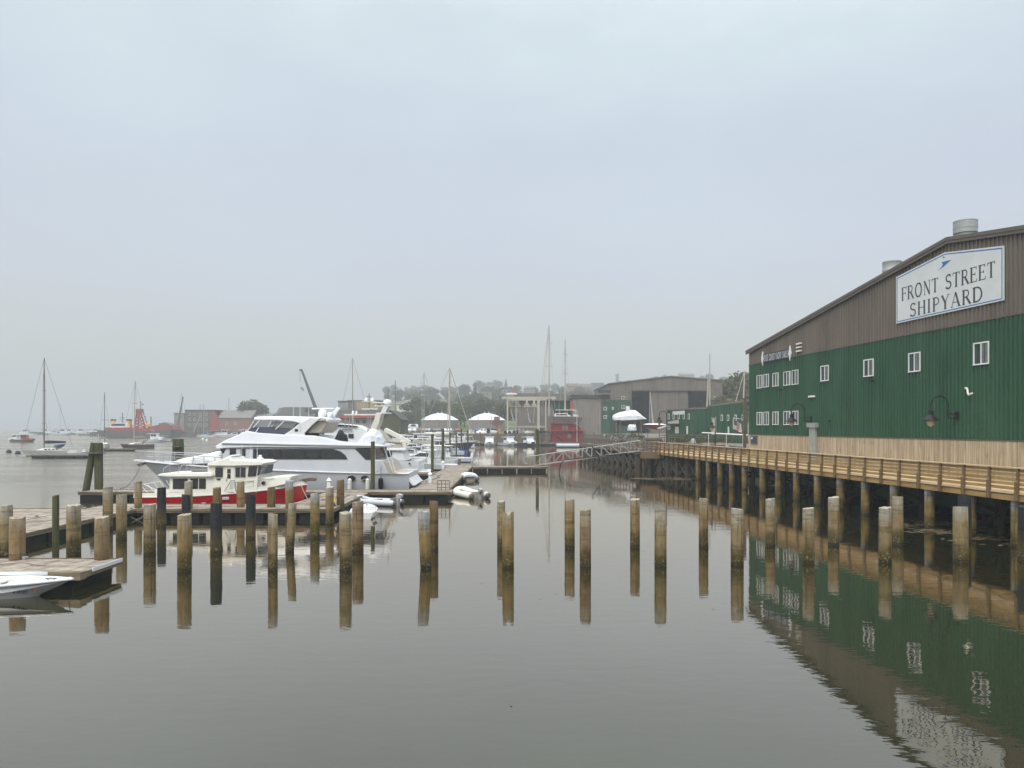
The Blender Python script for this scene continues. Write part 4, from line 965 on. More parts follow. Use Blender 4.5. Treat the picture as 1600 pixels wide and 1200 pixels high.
for s_ in(-1,1):
    pts=[tp(*p) for p in ((251,742),(253,732),(262,726.5),(300,722.5))]; q.tube([(x,s_*1.15,z) for x,z in pts],.018,5)
    for a_,b_,c_,d_ in ((263,742,262,727),(276,741,277,725),(287,740,293,723),(296,740,298,722)): 
        (x0,z0),(x1,z1)=tp(a_,b_),tp(c_,d_); q.tube([(x0,s_*1.15,z0),(x1,s_*1.15,z1)],.016,5)
q.build('roof_rail','steel',tg)
q=MB(); x,z=tp(288,740); q.box(x,x+.95,-.35,.35,z-.02,z+.14); q.build('solar_box','darkmast',tg,bevel=.03)
q=MB(); rails(q,at,.58,.97,6,.62,.016,mid=True,inset=.05); q.build('bow_rail','steel',tg)
q=MB(); 
for s_ in (-1,1):
    for a_,b_ in (((350,769),(361,751)),((361,751),(367,751)),((352,769),(366,769)),((367,751),(369,770))): (x0,z0),(x1,z1)=tp(*a_),tp(*b_); q.tube([(x0,s_*1.4,z0),(x1,s_*1.4,z1)],.02,5)
q.build('boarding_rail','darkmast',tg)
q=MB()
for k in range(5):
    (x0,z0),(x1,z1)=tp(222+k*5,760-k*1.5),tp(232+k*5,770); q.tube([(x0-.2,-1.1+k*.4,z0),(x1-.2,-1.1+k*.4,z1)],.018,5)
(x0,z0),(x1,z1)=tp(220,757),tp(240,766); q.tube([(x0,-1.1,z0),(x0,1.1,z0)],.02,5); q.tube([(x0,-1.1,z0),(x1,-1.1,z1)],.02,5); q.build('stern_rail','white',tg)
x,b_,z=at(1.0); q=MB(); q.prism([(x-.5,z+.18),(x+.45,z+.2),(x+.55,z+.36),(x+.2,z+.42),(x-.5,z+.28)],.16); q.build('bow_roller','oldwood',tg)
q=MB(); q.prism([(x+.2,z+.42),(x+.55,z+.55),(x+.7,z+.3),(x+.5,z+.16)],.05); q.build('anchor','steel',tg)
q=MB(); 
for px,y1 in ((373,690),(383.5,694),(391,692)): xx,zz=tp(px,722); q.tube([(xx,-.9+.4*(px-373)/10,zz),(xx,-.9+.4*(px-373)/10,tp(0,y1)[1])],[.02,.008],5)
q.build('whip_antenna','white',tg)
q=MB(); xx,zz=tp(396,720); q.lathe([(.2,0),(.22,.1),(.1,.22),(.12,.3),(.02,.34)],(xx,-.2,zz-.03),12); q.build('radar_dome','white',tg,smooth=True)
q=MB(); q.prism(TP([(347.5,776.5),(357.5,776.5),(358,781),(347,781)]),1.43,1.44); q.build('hull_emblem','hullgrey',tg,bevel=.02)
line('bow mooring line of the red boat',sag(P(470,757,45),P(492,796,42),.15),.02)
line('white fender rope looped at the long pier corner',sag(P(201,803,40.6),P(226,804,40.5),.28),.018,'rope')
line('dark bow line curving down from the big yacht pulpit',sag(P(222,722,57),P(188,763,53),.5),.03,'darkmast')
line('spring line from the big yacht to the float',sag(P(592,735,54.4),P(540,757,52.5),.2),.02)
# ---------------- other motor craft, generic with parts ----------------
def motorboat(name,label,cat,x,y,rz,L_=8,B=2.7,hc='white',sty='cruiser',group='boats berthed along the floats',fb=None,low='navy',cab='white',canvas='canvas',sc_=1.0):
    e_=empty(name,(x,y,0),rz,label,cat,group); e_.scale=(sc_,)*3
    q=MB(); at=hull(q,L_,B,.12*L_*.8,fb or .165*L_,dr=.35,tr=.88,rake=.12,m=(0,1,2),bul=.08,full=2.2,n=10)
    q.build('hull',[hc,low,'cream'],e_,smooth=True)
    zd=.1*L_; h=L_
    if sty=='cruiser':
        q=MB(); q.prism([(-.12*h,zd*.9),(-.10*h,zd+.11*h),(.06*h,zd+.115*h),(.20*h,zd+.045*h),(.40*h,zd+.035*h),(.42*h,zd*.9)],B*.36,B*.28); q.build('cabin',cab,e_,bevel=.04)
        q=MB(); q.prism([(-.08*h,zd+.045*h),(-.08*h,zd+.095*h),(.055*h,zd+.1*h),(.15*h,zd+.05*h)],B*.345,B*.30); q.build('window','glass',e_)
        q=MB(); q.prism([(-.42*h,zd+.2*h),(-.42*h,zd+.21*h),(.02*h,zd+.22*h),(.04*h,zd+.2*h)],B*.36); q.build('bimini_top',canvas,e_,bevel=.03)
        q=MB()
        for s_ in(-1,1):
            for a_,b_ in ((-.40,-.36),(-.12,-.05),(-.2,-.28)): q.tube([(a_*h,s_*B*.36,zd),(b_*h,s_*B*.34,zd+.2*h)],.03,5)
        q.build('canopy_frame','steel',e_)
    elif sty=='lobster':
        q=MB(); q.prism([(-.08*h,zd*.9),(-.08*h,zd+.22*h),(.14*h,zd+.22*h),(.18*h,zd+.10*h),(.36*h,zd+.07*h),(.38*h,zd*.9)],B*.36,B*.32); q.build('wheelhouse',cab,e_,bevel=.03)
        q=MB(); q.prism([(-.20*h,zd+.22*h),(-.20*h,zd+.235*h),(.16*h,zd+.245*h),(.17*h,zd+.225*h)],B*.40); q.build('roof',cab,e_,bevel=.02)
        q=MB(); q.prism([(-.05*h,zd+.13*h),(-.05*h,zd+.2*h),(.03*h,zd+.2*h),(.03*h,zd+.13*h)],B*.355,B*.345); q.prism([(.05*h,zd+.13*h),(.05*h,zd+.2*h),(.125*h,zd+.2*h),(.15*h,zd+.13*h)],B*.355,B*.345); q.build('window','glass',e_)
        q=MB(); q.prism([(.151*h,zd+.125*h),(.128*h,zd+.205*h),(.14*h,zd+.21*h),(.17*h,zd+.125*h)],B*.27); q.build('windscreen','glass',e_)
        q=MB(); q.tube([(0,0,zd+.23*h),(0,0,zd+.42*h)],[.04,.02],5); q.tube([(-.02*h,-.3,zd+.33*h),(-.02*h,.3,zd+.33*h)],.025,5); q.build('mast','steel',e_)
    elif sty=='console':
        q=MB(); q.box(-.05*h,.05*h,-.35,.35,zd*.9,zd+.12*h); q.build('console',cab,e_,bevel=.04)
        q=MB(); q.prism([(-.12*h,zd+.245*h),(-.12*h,zd+.26*h),(.12*h,zd+.26*h),(.13*h,zd+.245*h)],B*.34); q.build('t_top',canvas,e_,bevel=.02)
        q=MB()
        for s_ in(-1,1):
            for a_ in (-.09,.07): q.tube([(a_*h,s_*.42,zd*.9),(a_*h*.9,s_*.6,zd+.25*h)],.03,5)
        q.build('t_top_frame','steel',e_)
        q=MB(); q.prism([(-.53*h,-.1),(-.55*h,zd+.02*h),(-.56*h,zd+.09*h),(-.50*h,zd+.1*h),(-.49*h,zd+.02*h),(-.50*h,-.1)],.2); q.build('outboard_motor','darkmast' if canvas!='navy' else 'white',e_,bevel=.05)
    q=MB(); rails(q,at,.55,.97,5,.09*h*.8,.022,mid=False); q.build('bow_rail','steel',e_)
    return e_
def at_px(x,yw,z=0): p=WP(x,yw,z); return p.x,p.y
# ---------------- second motor yacht ----------------
D2=76.0; s2x=(600-CX)/F*D2
y2=empty('motor_yacht',(s2x,D2+2.3,0),0,'white motor yacht behind the big one, with raked fin arch, radar bars and ball dome','yacht')
def p2(x,y): return ((x-CX)/F*D2-s2x,H-(y-HY)/F*D2)
def P2(pts): return [p2(*p) for p in pts]
q=MB(); a=p2(655,0)[0]; at=hull(q,19,4.8,1.55,2.6,dr=.8,tr=.93,rake=.13,fl=.93,m=(0,1,2),sg=-1,x0=a,bul=.2); q.build('hull',['white','hulllow','white'],y2,smooth=True)
q=MB(); q.prism(P2([(520,722),(524,704),(626,704),(634,720)]),2.3,2.2); q.build('house_side','white',y2,bevel=.05)
q=MB(); q.prism(P2([(586,705.5),(590,705.5),(590,718),(586,718)]),2.33); q.prism(P2([(597,705.5),(612,705.5),(612,720),(597,720)]),2.33); q.prism(P2([(530,705.5),(580,705.5),(580,718),(530,718)]),2.33); q.build('window','glass',y2)
q=MB(); q.prism(P2([(510,704),(512,699.5),(634,699.5),(634,704)]),2.45,2.4); q.build('boat_deck','white',y2,bevel=.05)
q=MB(); q.prism(P2([(603,699),(603,690),(626,692),(626,699)]),2.2,2.1); q.prism(P2([(603,690.5),(603,689),(626,691),(626,692.5)]),2.25); q.build('bulwark','warmgrey',y2)
q=MB(); q.prism(P2([(598,670.5),(601,668.5),(640,689),(639,692.5),(634,693),(598,675)]),.28); q.prism(P2([(622,699),(624,688),(631,688),(634,699)]),.3); q.build('davit_crane','cream',y2,bevel=.04).location=(0,-1.2,0)
for s_ in(-1,1): q=MB(); q.prism(P2([(573,672),(581,656),(584,645),(592,645),(589,660),(583,672)]),.12,.12,yc=s_*.9); q.build('fin_arch','cream',y2,bevel=.03)
for s_ in(-1,1): q=MB(); q.prism(P2([(589,645),(594,635),(599,632),(604,632),(597,645)]),.10,.10,yc=s_*.4); q.build('dome_bracket','white',y2,bevel=.03)
q=MB()
for a,b,y,t in ((531,592,647.5,.14),(584,606,645,.1),(580,606,633.5,.1),(575,594,628.5,.12),(560,585,638.5,.12),(560,579,626,.07)):
    (x0,z0),(x1,_)=p2(a,y),p2(b,y); q.box(x0,x1,-.5,.5,z0-t/2,z0+t/2)
q.build('radar_bar','cream',y2,bevel=.02)
for px,y0,y1,r_,m_ in ((599.5,632,622.5,.45,'white'),(565,626,620.5,.17,'white'),(575,626,620.5,.17,'white'),(585,633,629.5,.2,'white'),(572,642,639.5,.2,'white'),(544,647,641,.12,'white'),(549.5,647,641,.1,'white')):
    x,z=p2(px,y0); h=p2(px,y1)[1]-z; q=MB(); q.lathe([(r_*.75,0),(r_,h*.2),(r_,h*.6),(r_*.7,h*.88),(.02,h)],(x,0,z),16); q.build('radar_dome',m_,y2,smooth=True)
q=MB(); x,z=p2(570,642); q.tube([(x,0,z),(x,0,p2(0,613)[1])],.04,6); q.box(x-.25,x+.25,-.02,.02,p2(0,619)[1],p2(0,618)[1]); x,z=p2(600.5,622); q.tube([(x,0,z),(x,0,p2(0,605)[1])],.03,5); q.build('mast','darkmast',y2)
q=MB()
for px in (535,541,547,573,577): (x0,z0),(x1,z1)=p2(px,676),p2(px+4*(px<560),648); q.tube([(x0,-1.6,z0),(x1,-1.6,z1)],.04,5)
q.build('bridge_support','steel',y2)
q=MB(); q.prism(P2([(572,699),(572,671),(584,671),(592,676),(603,690),(603,699)]),1.9,1.8); q.build('bridge_seat','warmgrey',y2,bevel=.05)
q=MB(); q.box(p2(650,0)[0],p2(671,0)[0],-2.1,2.1,.35,.5); q.build('swim_platform','white',y2,bevel=.03)
q=MB(); x,z=p2(640,724); q.tube([(x,-2.42,z),(x,-2.3,z)],.09,10); q.build('porthole','glass',y2)
# boat behind with low sloping white cabin
D3=90.; s3=(548-CX)/F*D3
y3=empty('express_cruiser',(s3,D3+1.8,0),0,'white cruiser with a sloping wedge cabin and faded lettering, seen over the big yacht','boat')
def p3(x,y): return ((x-CX)/F*D3-s3,H-(y-HY)/F*D3)
P3=lambda pts:[p3(*p) for p in pts]
q=MB(); at=hull(q,14,4.2,1.5,2.4,dr=.7,rake=.12,m=(0,1,2),sg=-1); q.build('hull',['white','navy','white'],y3,smooth=True)
q=MB(); q.prism(P3([(506,676),(512,670),(524,663.5),(531,662),(558,664.5),(565,668),(573,673),(580,680),(580,705),(506,705)]),1.75,1.5); q.build('cabin','white',y3,bevel=.06)
q=MB(); q.prism(P3([(522,665.2),(530,662.9),(558,665.5),(558,667),(527,665.6)]),1.75,1.72); q.build('roof_stripe','black',y3)
q=MB(); q.prism(P3([(516,670),(525,667.4),(525,670.3)]),1.74,1.72); q.prism(P3([(544,678),(552,678),(552,684),(544,684)]),1.77); q.build('window','glass',y3)
q=MB(); q.box(p3(534,0)[0],p3(550,0)[0],-1.80,-1.76,p3(0,672.6)[1],p3(0,669.8)[1]); q.build('lettering','brownlt',y3)
# ---------------- berthed boats, main float ----------------
BL=[ # name,label,cat,x,yw,rz,kwargs
('cabin_boat','white express cruiser, stern toward the yachts, behind the finger float','cruiser',664,728,R(170),dict(L_=8.5,sty='cruiser',canvas='cream')),
('cabin_boat','white cruiser with a cream bimini just left of the white dock light','cruiser',652,716,R(175),dict(L_=9,sty='cruiser',canvas='canvas')),
('cabin_boat','small blue hulled cruiser with white cabin, between the two mossy piles','cruiser',700,709,R(172),dict(L_=7,sty='cruiser',canvas='cream',hc='blue',low='black')),
('open_boat','open boat with a white outboard under a tan top, low by the mossy pile','boat',672,734,R(185),dict(L_=6.5,sty='console',canvas='cream',low='black')),
('cabin_boat','white lobster style boat with a tan canvas roof, left of the tall mast pair','boat',664,704,R(180),dict(L_=9,sty='lobster',canvas='cream')),
('cabin_boat','small white boat whose wheelhouse shows left of the covered boats','boat',640,706,R(200),dict(L_=8,sty='lobster')),
('open_boat','open boat with grey outboard beside the dark hulled schooner','boat',700,722,R(180),dict(L_=6.5,sty='console',canvas='navy')),
('cabin_boat','low white cruiser seen just past the second yacht stern','cruiser',640,722,R(178),dict(L_=9,sty='cruiser',cab='white')),
('cabin_boat','white wheelhouse boat with radar ball before the dark shed','boat',624,697,R(160),dict(L_=9,sty='lobster')),
('open_boat','white open boat tucked behind the tan roofed lobster boat','boat',684,699,R(185),dict(L_=7,sty='console',canvas='cream')),
('cabin_boat','white cruiser farther along the float, before the left dome tent','cruiser',676,693,R(180),dict(L_=10,sty='cruiser',canvas='white')),
('cabin_boat','white boat near the far end of the main float, left of the dark bow','boat',712,700,R(178),dict(L_=9,sty='cruiser',canvas='cream')),
('cabin_boat','small white boat behind the crane arm of the second yacht','boat',612,692,R(190),dict(L_=9,sty='lobster')),
('cabin_boat','white skiff-like cruiser right of the stern of the second yacht','boat',690,706,R(180),dict(L_=7,sty='cruiser',canvas='navy')),
]
for n,l_,c,x,yw,rz,kw in BL:
    X,Y=at_px(x,yw); motorboat(n,l_,c,X,Y,rz,**kw)
EX=[('console',6,'canvas'),('cruiser',9,'cream'),('lobster',9,'cream'),('cruiser',10,'navy'),('lobster',10,'cream'),('cruiser',8,'cream'),('console',7,'cream'),('lobster',8,'cream'),('cruiser',9,'navy'),('cruiser',11,'cream'),('lobster',10,'cream'),('cruiser',8,'canvas')]
EL=['open boat with a tan top low behind the second yacht swim platform','cream topped cruiser just above the second yacht stern','white wheelhouse boat showing over the davit arm of the second yacht','navy topped cruiser between davit arm and tan roofed boat','white wheelhouse boat left of the pale mast pair','cream topped cruiser below the pale mast pair','white open boat right of the pale mast pair','white wheelhouse boat close behind the white dock light','navy topped cruiser left of the thick grey mast','long cream topped cruiser under the left dome tent','white wheelhouse boat between the two dome tents, far float','tan topped cruiser right behind the thick grey mast']
for (sty,L_,cv),lb,(x,yw) in zip(EX,EL,((668,716),(646,709),(634,700),(650,698),(657,699),(668,700),(681,703),(688,712),(694,699),(684,692),(722,694),(708,694))):
    X,Y=at_px(x,yw); motorboat('open_boat' if sty=='console' else 'cabin_boat',lb,'boat' if sty!='cruiser' else 'cruiser',X,Y,R(rnd.choice([172,180,188,195])),L_=L_,B=3,sty=sty,canvas=cv,low=rnd.choice(['navy','black','hulllow']),fb=.2*L_)
EX2=[('cruiser',8,'navy','navy'),('lobster',9,'black','white'),('cruiser',9,'black','white'),('lobster',8,'navy','navy'),('cruiser',10,'navy','white'),('lobster',9,'black','white'),('cruiser',8,'black','white'),('console',7,'navy','white')]
EL2=['navy hulled cruiser behind the davit arm, right of the green shed','white wheelhouse boat under the boathouse wall','black canvas cruiser left of the pale mast pair','navy lobster boat seen between the mossy piles','navy canvas cruiser before the parked cars','white wheelhouse boat before the parked cars, right','black canvas cruiser under the left dome tent','navy canvas open boat near the thin dark piles']
for (sty,L_,cv,hc_),lb,(x,yw) in zip(EX2,EL2,((655,704),(628,690),(643,694),(684,705),(652,688),(668,688),(692,691),(716,699))):
    X,Y=at_px(x,yw); motorboat('cabin_boat' if sty!='console' else 'open_boat',lb,'boat',X,Y,R(rnd.choice([170,178,186,10])),L_=L_,B=3,sty=sty,canvas=cv,hc=hc_,low='black',fb=.2*L_)
for x,l_,hc,low in ((765,'white flush-sterned boat at the far float, first left of the three facing the basin','white','hulllow'),(794,'dark blue hulled boat at the far float, middle of the three facing the basin','white','navy'),(825,'navy and white cabin boat at the far float, left of the red houseboat','navy','navy')):
    X,Y=at_px(x,696.5); motorboat('cabin_boat',l_,'boat',X,Y,R(-90) if x==765 else R(-60),L_=7,B=3.2,hc=hc,low=low,sty='lobster',group='small boats at the far float')
dock('floating_dock',-14,5.6,212,214.5,'far float with three small boats before the stone bulkhead',zt=.6,group='far floats')
dock('floating_dock',5.8,13.5,203,206,'far float left of the red houseboat',zt=.6,group='far floats')
# ---------------- red houseboat and grey inflatable ----------------
DH=205.; hb=empty('houseboat',((884-CX)/F*DH,DH+3,0),0,'two level bright red houseboat on a low dark hull at the head of the basin','houseboat')
def ph(x,y): return ((x-884)/F*DH,H-(y-HY)/F*DH)
PHp=lambda pts:[ph(*p) for p in pts]
q=MB(); q.prism(PHp([(850,690.5),(914,690.5),(912,695.7),(855,695.7)]),3.2); q.build('barge_hull','oldwood',hb)
q=MB(); q.prism(PHp([(862,673),(912,673),(912,690.4),(862,690.4)]),2.6); q.build('lower_cabin','boatred',hb)
q=MB(); q.prism(PHp([(862,672.8),(862,661),(890,661.5),(902,664),(911,672.8)]),1.9); q.build('upper_cabin','boatred',hb)
q=MB(); q.prism(PHp([(855,673.6),(914,673.6),(914,672.4),(855,672.4)]),3.1); q.prism(PHp([(861,661.6),(890,661.9),(903,664.6),(903,663.4),(890,660.7),(861,660.3)]),2.2); q.build('roof','dullred',hb)
for a,b,c,d in ((879,883,665,671.5),(884,888,665,671.5),(887,892,678,684.5)):
    q=MB(); q.prism(PHp([(a,c),(b,c),(b,d),(a,d)]),2.64 if c>670 else 1.93); q.build('window','paleglass',hb)
q=MB(); q.prism(PHp([(856,677),(860,677),(860,690),(856,690)]),2.63); q.prism(PHp([(854,673.6),(856,673.6),(856,690.4),(854,690.4)]),2.8); q.build('porch','oldwood',hb)
q=MB()
for k in range(7): (x0,z0)=ph(855+k*1.2,690.4); q.tube([(x0,-2.9,z0),(x0,-2.9,z0+1.0)],.04,4)
(x0,z0),(x1,z1)=ph(863,673),ph(884,690); q.beam((x0,-2.95,z0),(x1,-2.95,z1),.5,.12)
for k in range(8): (x0,z0)=ph(863+k*1.5,672.4); q.tube([(x0,-2.3,z0),(x0,-2.3,z0+.9)],.03,4)
q.build('stair_and_rail','dullred',hb)
q=MB(); x0,z0=ph(901.5,690.4); q.tube([(x0,-2.9,z0),(x0,-2.9,ph(0,641)[1])],[.08,.05],6); q.box(x0-1.2,x0,-2.93,-2.87,ph(0,641.5)[1],ph(0,640.8)[1]); q.build('davit_mast','cream',hb)
def inflatable(name,label,x,y,rz,L_=3.4,B=1.7,m='hullgrey',motor='darkmast',group='inflatable dinghies'):
    e_=empty(name,(x,y,0),rz,label,'dinghy',group); r_=B*.14; h=B/2-r_
    pts=[(-L_/2,-h,r_*.9)]+[(L_*(-.3+.12*i),-h,r_*.9+.0*i) for i in range(5)]
    arc_=[(L_*.22+L_*.26*math.sin(R(a)),-h*math.cos(R(a)),r_*.9+.22*math.sin(R(a))**2) for a in range(0,181,18)]
    full=[(-L_/2,-h,r_*.9)]+arc_+[(-L_/2,h,r_*.9)]
    q=MB(); rs=[r_*.55]+[r_]*len(arc_)+[r_*.55]; full=[(-L_/2-.15,-h,r_*.9),(-L_/2+.1,-h,r_*.9)]+arc_+[(-L_/2+.1,h,r_*.9),(-L_/2-.15,h,r_*.9)]; rs=[r_*.3,r_]+[r_]*len(arc_)+[r_,r_*.3]
    q.tube(full,rs,12); q.build('tube',m,e_,smooth=True)
    q=MB(); q.box(-L_/2+.25,L_*.3,-h,h,.06,.12); q.box(-L_/2+.2,-L_/2+.26,-h,h,.0,.5); q.build('floor','warmgrey',e_)
    q=MB(); q.box(-L_*.05,L_*.06,-h,h,.32,.36); q.build('seat','oldwood',e_)
    q=MB(); 
    for s_ in(-1,1): q.tube([(-L_/2-.16,s_*h,r_*.9),(-L_/2-.06,s_*h,r_*.9)],[r_*.45,r_*.9],10)
    q.build('end_cone','darkmast',e_)
    if motor:
        q=MB(); q.prism([(-L_/2-.12,-.3),(-L_/2-.12,.42),(-L_/2-.34,.5),(-L_/2-.38,.72),(-L_/2-.1,.78),(-L_/2+.1,.7),(-L_/2+.08,.5),(-L_/2+.05,.45),(-L_/2+.02,-.3)],.12); q.build('outboard_motor',motor,e_,bevel=.05)
    return e_
X,Y=at_px(898,699); inflatable('inflatable_boat','long grey inflatable workboat lying before the red houseboat',X,Y,R(0),9.0,3.4,'hullgrey','darkmast')
X,Y=at_px(734,776); inflatable('inflatable_boat','pale inflatable dinghy with black cone ends at the outer side of the main float',X,Y-.3,R(118),3.3,1.75,'cream','carsilver')
X,Y=at_px(590,789); inflatable('inflatable_boat','grey inflatable dinghy with a white outboard beyond the small tied skiff',X,Y,R(160),2.9,1.5,'hullgrey','carsilver')
X,Y=at_px(732,750); e_=inflatable('inflatable_boat','white-covered dinghy behind the pale inflatable at the main float',X,Y,R(100),3.0,1.7,'hullgrey',None)
q=MB(); q.loft([[(x_,0.9*math.cos(a)*w_,.42+.34*math.sin(a)*w_) for a in [math.pi*i/8 for i in range(9)]] for x_,w_ in ((-1.5,.6),(-.8,.85),(.2,.9),(1.2,.7),(1.7,.2))],0); q.build('cover','sheet',e_,smooth=True)
# ---------------- skiffs ----------------
def skiff(name,label,x,y,rz,L_,B,text=None,m='white',group='open skiffs'):
    e_=empty(name,(x,y,0),rz,label,'skiff',group); q=MB()
    at=hull(q,L_,B,.36,.50,dr=.15,tr=.9,rake=.24,fl=.80,m=(0,0,1),bul=.30,full=2.1,n=14,pw=1.4,boot=.06); q.build('hull',[m,'cream'],e_,smooth=True)
    q=MB()
    for s_ in(-1,1): q.tube([(at(i/14)[0],s_*(at(i/14)[1]+.01),at(i/14)[2]+.0) for i in range(15)],.035,6)
    q.build('rub_rail',m,e_,smooth=True)
    n=6; q=MB(); vs=[]
    for i in range(n+1):
        t=.62+.375*i/n; x_,b,z=at(t); vs+= [(x_,-b+.02,z-.004),(x_,b-.02,z-.004)]
    for i in range(n): q.f.append((2*i,2*i+2,2*i+3,2*i+1)); q.m.append(0)
    q.v=vs; x_,b,z=at(.62); q.add([(x_,-b+.03,z-.01),(x_,b-.03,z-.01),(x_,b-.1,z-.3),(x_,-b+.1,z-.3)],[(0,1,2,3)]); q.build('foredeck',m,e_,fix=False)
    for t in (.2,.45):
        x_,b,z=at(t); q=MB(); q.box(x_-.14,x_+.14,-b+.06,b-.06,z-.12,z-.08); q.build('seat','cream',e_)
    q=MB(); x_,b,z=at(.86); 
    for dx in(-.09,.09): q.tube([(x_+dx,0,z-.01),(x_+dx,0,z+.04)],.015,6)
    q.tube([(x_-.17,0,z+.045),(x_+.17,0,z+.045)],.018,6); x_,b,z=at(.6); q.tube([(x_-.12,-b+.05,z+.05),(x_+.12,-b+.05,z+.05)],.016,6); q.build('cleat','darkmast',e_)
    return e_,at
sx,sy=-15.3,22.35
sk,skat=skiff('skiff','open white skiff with black registration letters, tied at the near float, lower left',sx,sy,0,4.6,1.55)
p=P(28,934,21.65); p1=P(48,934,21.65)
def regtext(s_,px,py,size,m):
    p=P(px,py,21.65); lx_=p.x-sx; t_=lx_/4.6+.5; a_,b_=skat(t_-.04),skat(t_+.04); bb=skat(t_)[1]; an=math.atan2(-(b_[1]-a_[1]),b_[0]-a_[0])
    o=text_mesh(s_,size,'registration',m,sk,(lx_,-(bb*.965+.012),p.z),(R(76),0,-an))
    return o
regtext('ME 1878M',24,926.8,.145,'black'); regtext('16',44.5,925.8,.145,'red')
X,Y=at_px(571,797,.3); skiff('skiff','small pale pointed skiff tied behind the brown streaked pile',X,Y-.2,R(95),3.2,1.4)
line('short white line from the skiff bow to the near float',sag((-13.1,22.4,.55),(-13.6,23.15,.42),.12),.014,'white')
# ---------------- sailboats ----------------
def sailboat(name,label,x,y,rz,L_,mh,hc='white',low='navy',mm_='mastc',boom='canvas',spread=2,group='sailing boats',cab='cream',rake=0,furl=False,dodger='canvas',mr=None):
    e_=empty(name,(x,y,0),rz,label,'sailboat',group); B=L_*.3
    q=MB(); at=hull(q,L_,B,.10*L_,.13*L_,dr=.5,tr=.6,rake=.11,fl=.88,m=(0,1,2),bul=.06,full=2.0,n=12); q.build('hull',[hc,low,'cream'],e_,smooth=True)
    zd=.10*L_; q=MB(); q.prism([(-.22*L_,zd*.9),(-.20*L_,zd+.06*L_),(.10*L_,zd+.05*L_),(.24*L_,zd*1.05)],B*.26,B*.2); cb=q.build('cabin',cab,e_,bevel=.04)
    q=MB()
    for k in range(4): q.prism([(-.15*L_+k*.07*L_,zd+.022*L_),(-.11*L_+k*.07*L_,zd+.022*L_),(-.11*L_+k*.07*L_,zd+.04*L_),(-.15*L_+k*.07*L_,zd+.04*L_)],B*.262,B*.25)
    q.build('window','glass',cb)
    mx=.08*L_; r_=mr or max(.07,mh*.0065); q=MB(); q.tube([(mx,0,zd),(mx-rake*.5,0,zd+mh*.5),(mx-rake,0,mh)],[r_,r_*.95,r_*.7],8); ms=q.build('mast',mm_,e_,smooth=True)
    top=Vector((mx-rake,0,mh)); w_=max(.018,r_*.2); q=MB()
    for s_ in(-1,1):
        prev=Vector((mx-.05*L_,s_*B*.44,zd))
        for k in range(spread):
            zz=mh*(k+1)/(spread+1.); hw=B*.30*(1-.25*k); ax=mx-rake*(k+1)/(spread+1.); q.beam((ax,0,zz),(ax,s_*hw,zz),.10,.08); nx=Vector((ax,s_*hw,zz)); q.tube([prev,nx],w_,4); prev=nx
        q.tube([prev,top-Vector((0,0,.3))],w_,4)
    q.tube([top,(-L_*.48,0,zd)],w_,4); q.tube([top,(L_*.49,0,.13*L_)],w_ if not furl else .10,5); q.build('rigging','darkmast' if not furl else 'mastc',e_)
    q=MB(); q.tube([(mx-.1,0,zd+.16*L_),(-L_*.33,0,zd+.16*L_)],[.09,.07],8); bm_=q.build('boom',mm_,e_)
    if boom:
        q=MB(); q.loft([[(mx-.15-(mx+L_*.31)*t,.22*s0*math.cos(a),zd+.165*L_+.12+ .30*s0*math.sin(a)) for a in [2*math.pi*i/8 for i in range(8)]] for t,s0 in ((0,.9),(.2,1),(.6,.75),(1,.4))],0,close=True); q.build('sail_cover',boom,bm_,smooth=True)
    if dodger:
        q=MB(); q.prism([(-.30*L_,zd+.12*L_),(-.28*L_,zd+.135*L_),(-.15*L_,zd+.12*L_),(-.10*L_,zd+.05*L_),(-.20*L_,zd+.05*L_)],B*.28,B*.24); q.build('dodger',dodger,e_,bevel=.05)
    q=MB(); rails(q,at,.04,.97,7,.06*L_,.015,mid=True); q.build('life_rail','steel',e_)
    return e_
def sb(x,yw,top,L_,rz,label,**k):
    X,Y=at_px(x,yw); mx=.08*L_; X-=mx*math.cos(rz); mh=H+(HY-top)/F*Y
    return sailboat('sailboat',label,X,Y,rz,L_,mh,**k)
sb(72,712,560,8.5,R(232),'large white sloop with a tall two-spreader mast and dark sail cover at the left moorings',hc='cream',boom='navy',dodger='navy',mm_='darkmast')
sb(165.5,700,613,8.5,R(300),'small sloop with a slim brown mast, left of the red tug',boom='cream',mm_='darkmast',spread=1)
sb(211.5,701,595,9,R(250),'dark hulled yawl with a tan cockpit tent and tall raked mast before the red tug',hc='oldwood',low='darkmast',boom='canvas',dodger='canvas',rake=.4)
X,Y=at_px(88,716); dock('floating_dock',X-3.6,X+6.8,Y-.8,Y+.8,'low float tied beside the large white sloop at the left moorings',zt=.55,group='mooring floats')
X,Y=at_px(180,705); dock('floating_dock',X-2,X+4,Y-1,Y+1,'low float between the small sloop and the dark yawl',zt=.5,group='mooring floats')
X,Y=at_px(132,711); motorboat('open_boat','small white open boat tied to the low mooring float','boat',X,Y,R(15),L_=5,sty='console',group='boats at the left moorings')
sb(551,694,559,12,R(185),'sloop whose tall two-part mast rises over the big yacht stern',spread=1,boom='navy')
sb(617.5,686,594,10,R(175),'sloop with a thin dark mast right of the orange awning',spread=0,mm_='darkmast')
sb(662.5,692,581,11,R(180),'sloop with a pale mast and low crosstree, left of the dome tents',spread=1,boom='cream')
sb(659.5,690,600,9,R(178),'sloop whose shorter grey mast stands close left of the pale one',spread=0,boom='navy')
sc_=sb(702.5,703,575,13,R(8),'dark blue classic yacht with a thick grey mast and furled sail leaning to its bow',hc='navy',low='darkmast',mr=.2,furl=True,boom='cream',spread=0,dodger=None)
q=MB(); q.tube([(6.2,0,1.6),(8.4,0,2.1)],[.12,.06],8); q.build('bowsprit','oldwood',sc_)
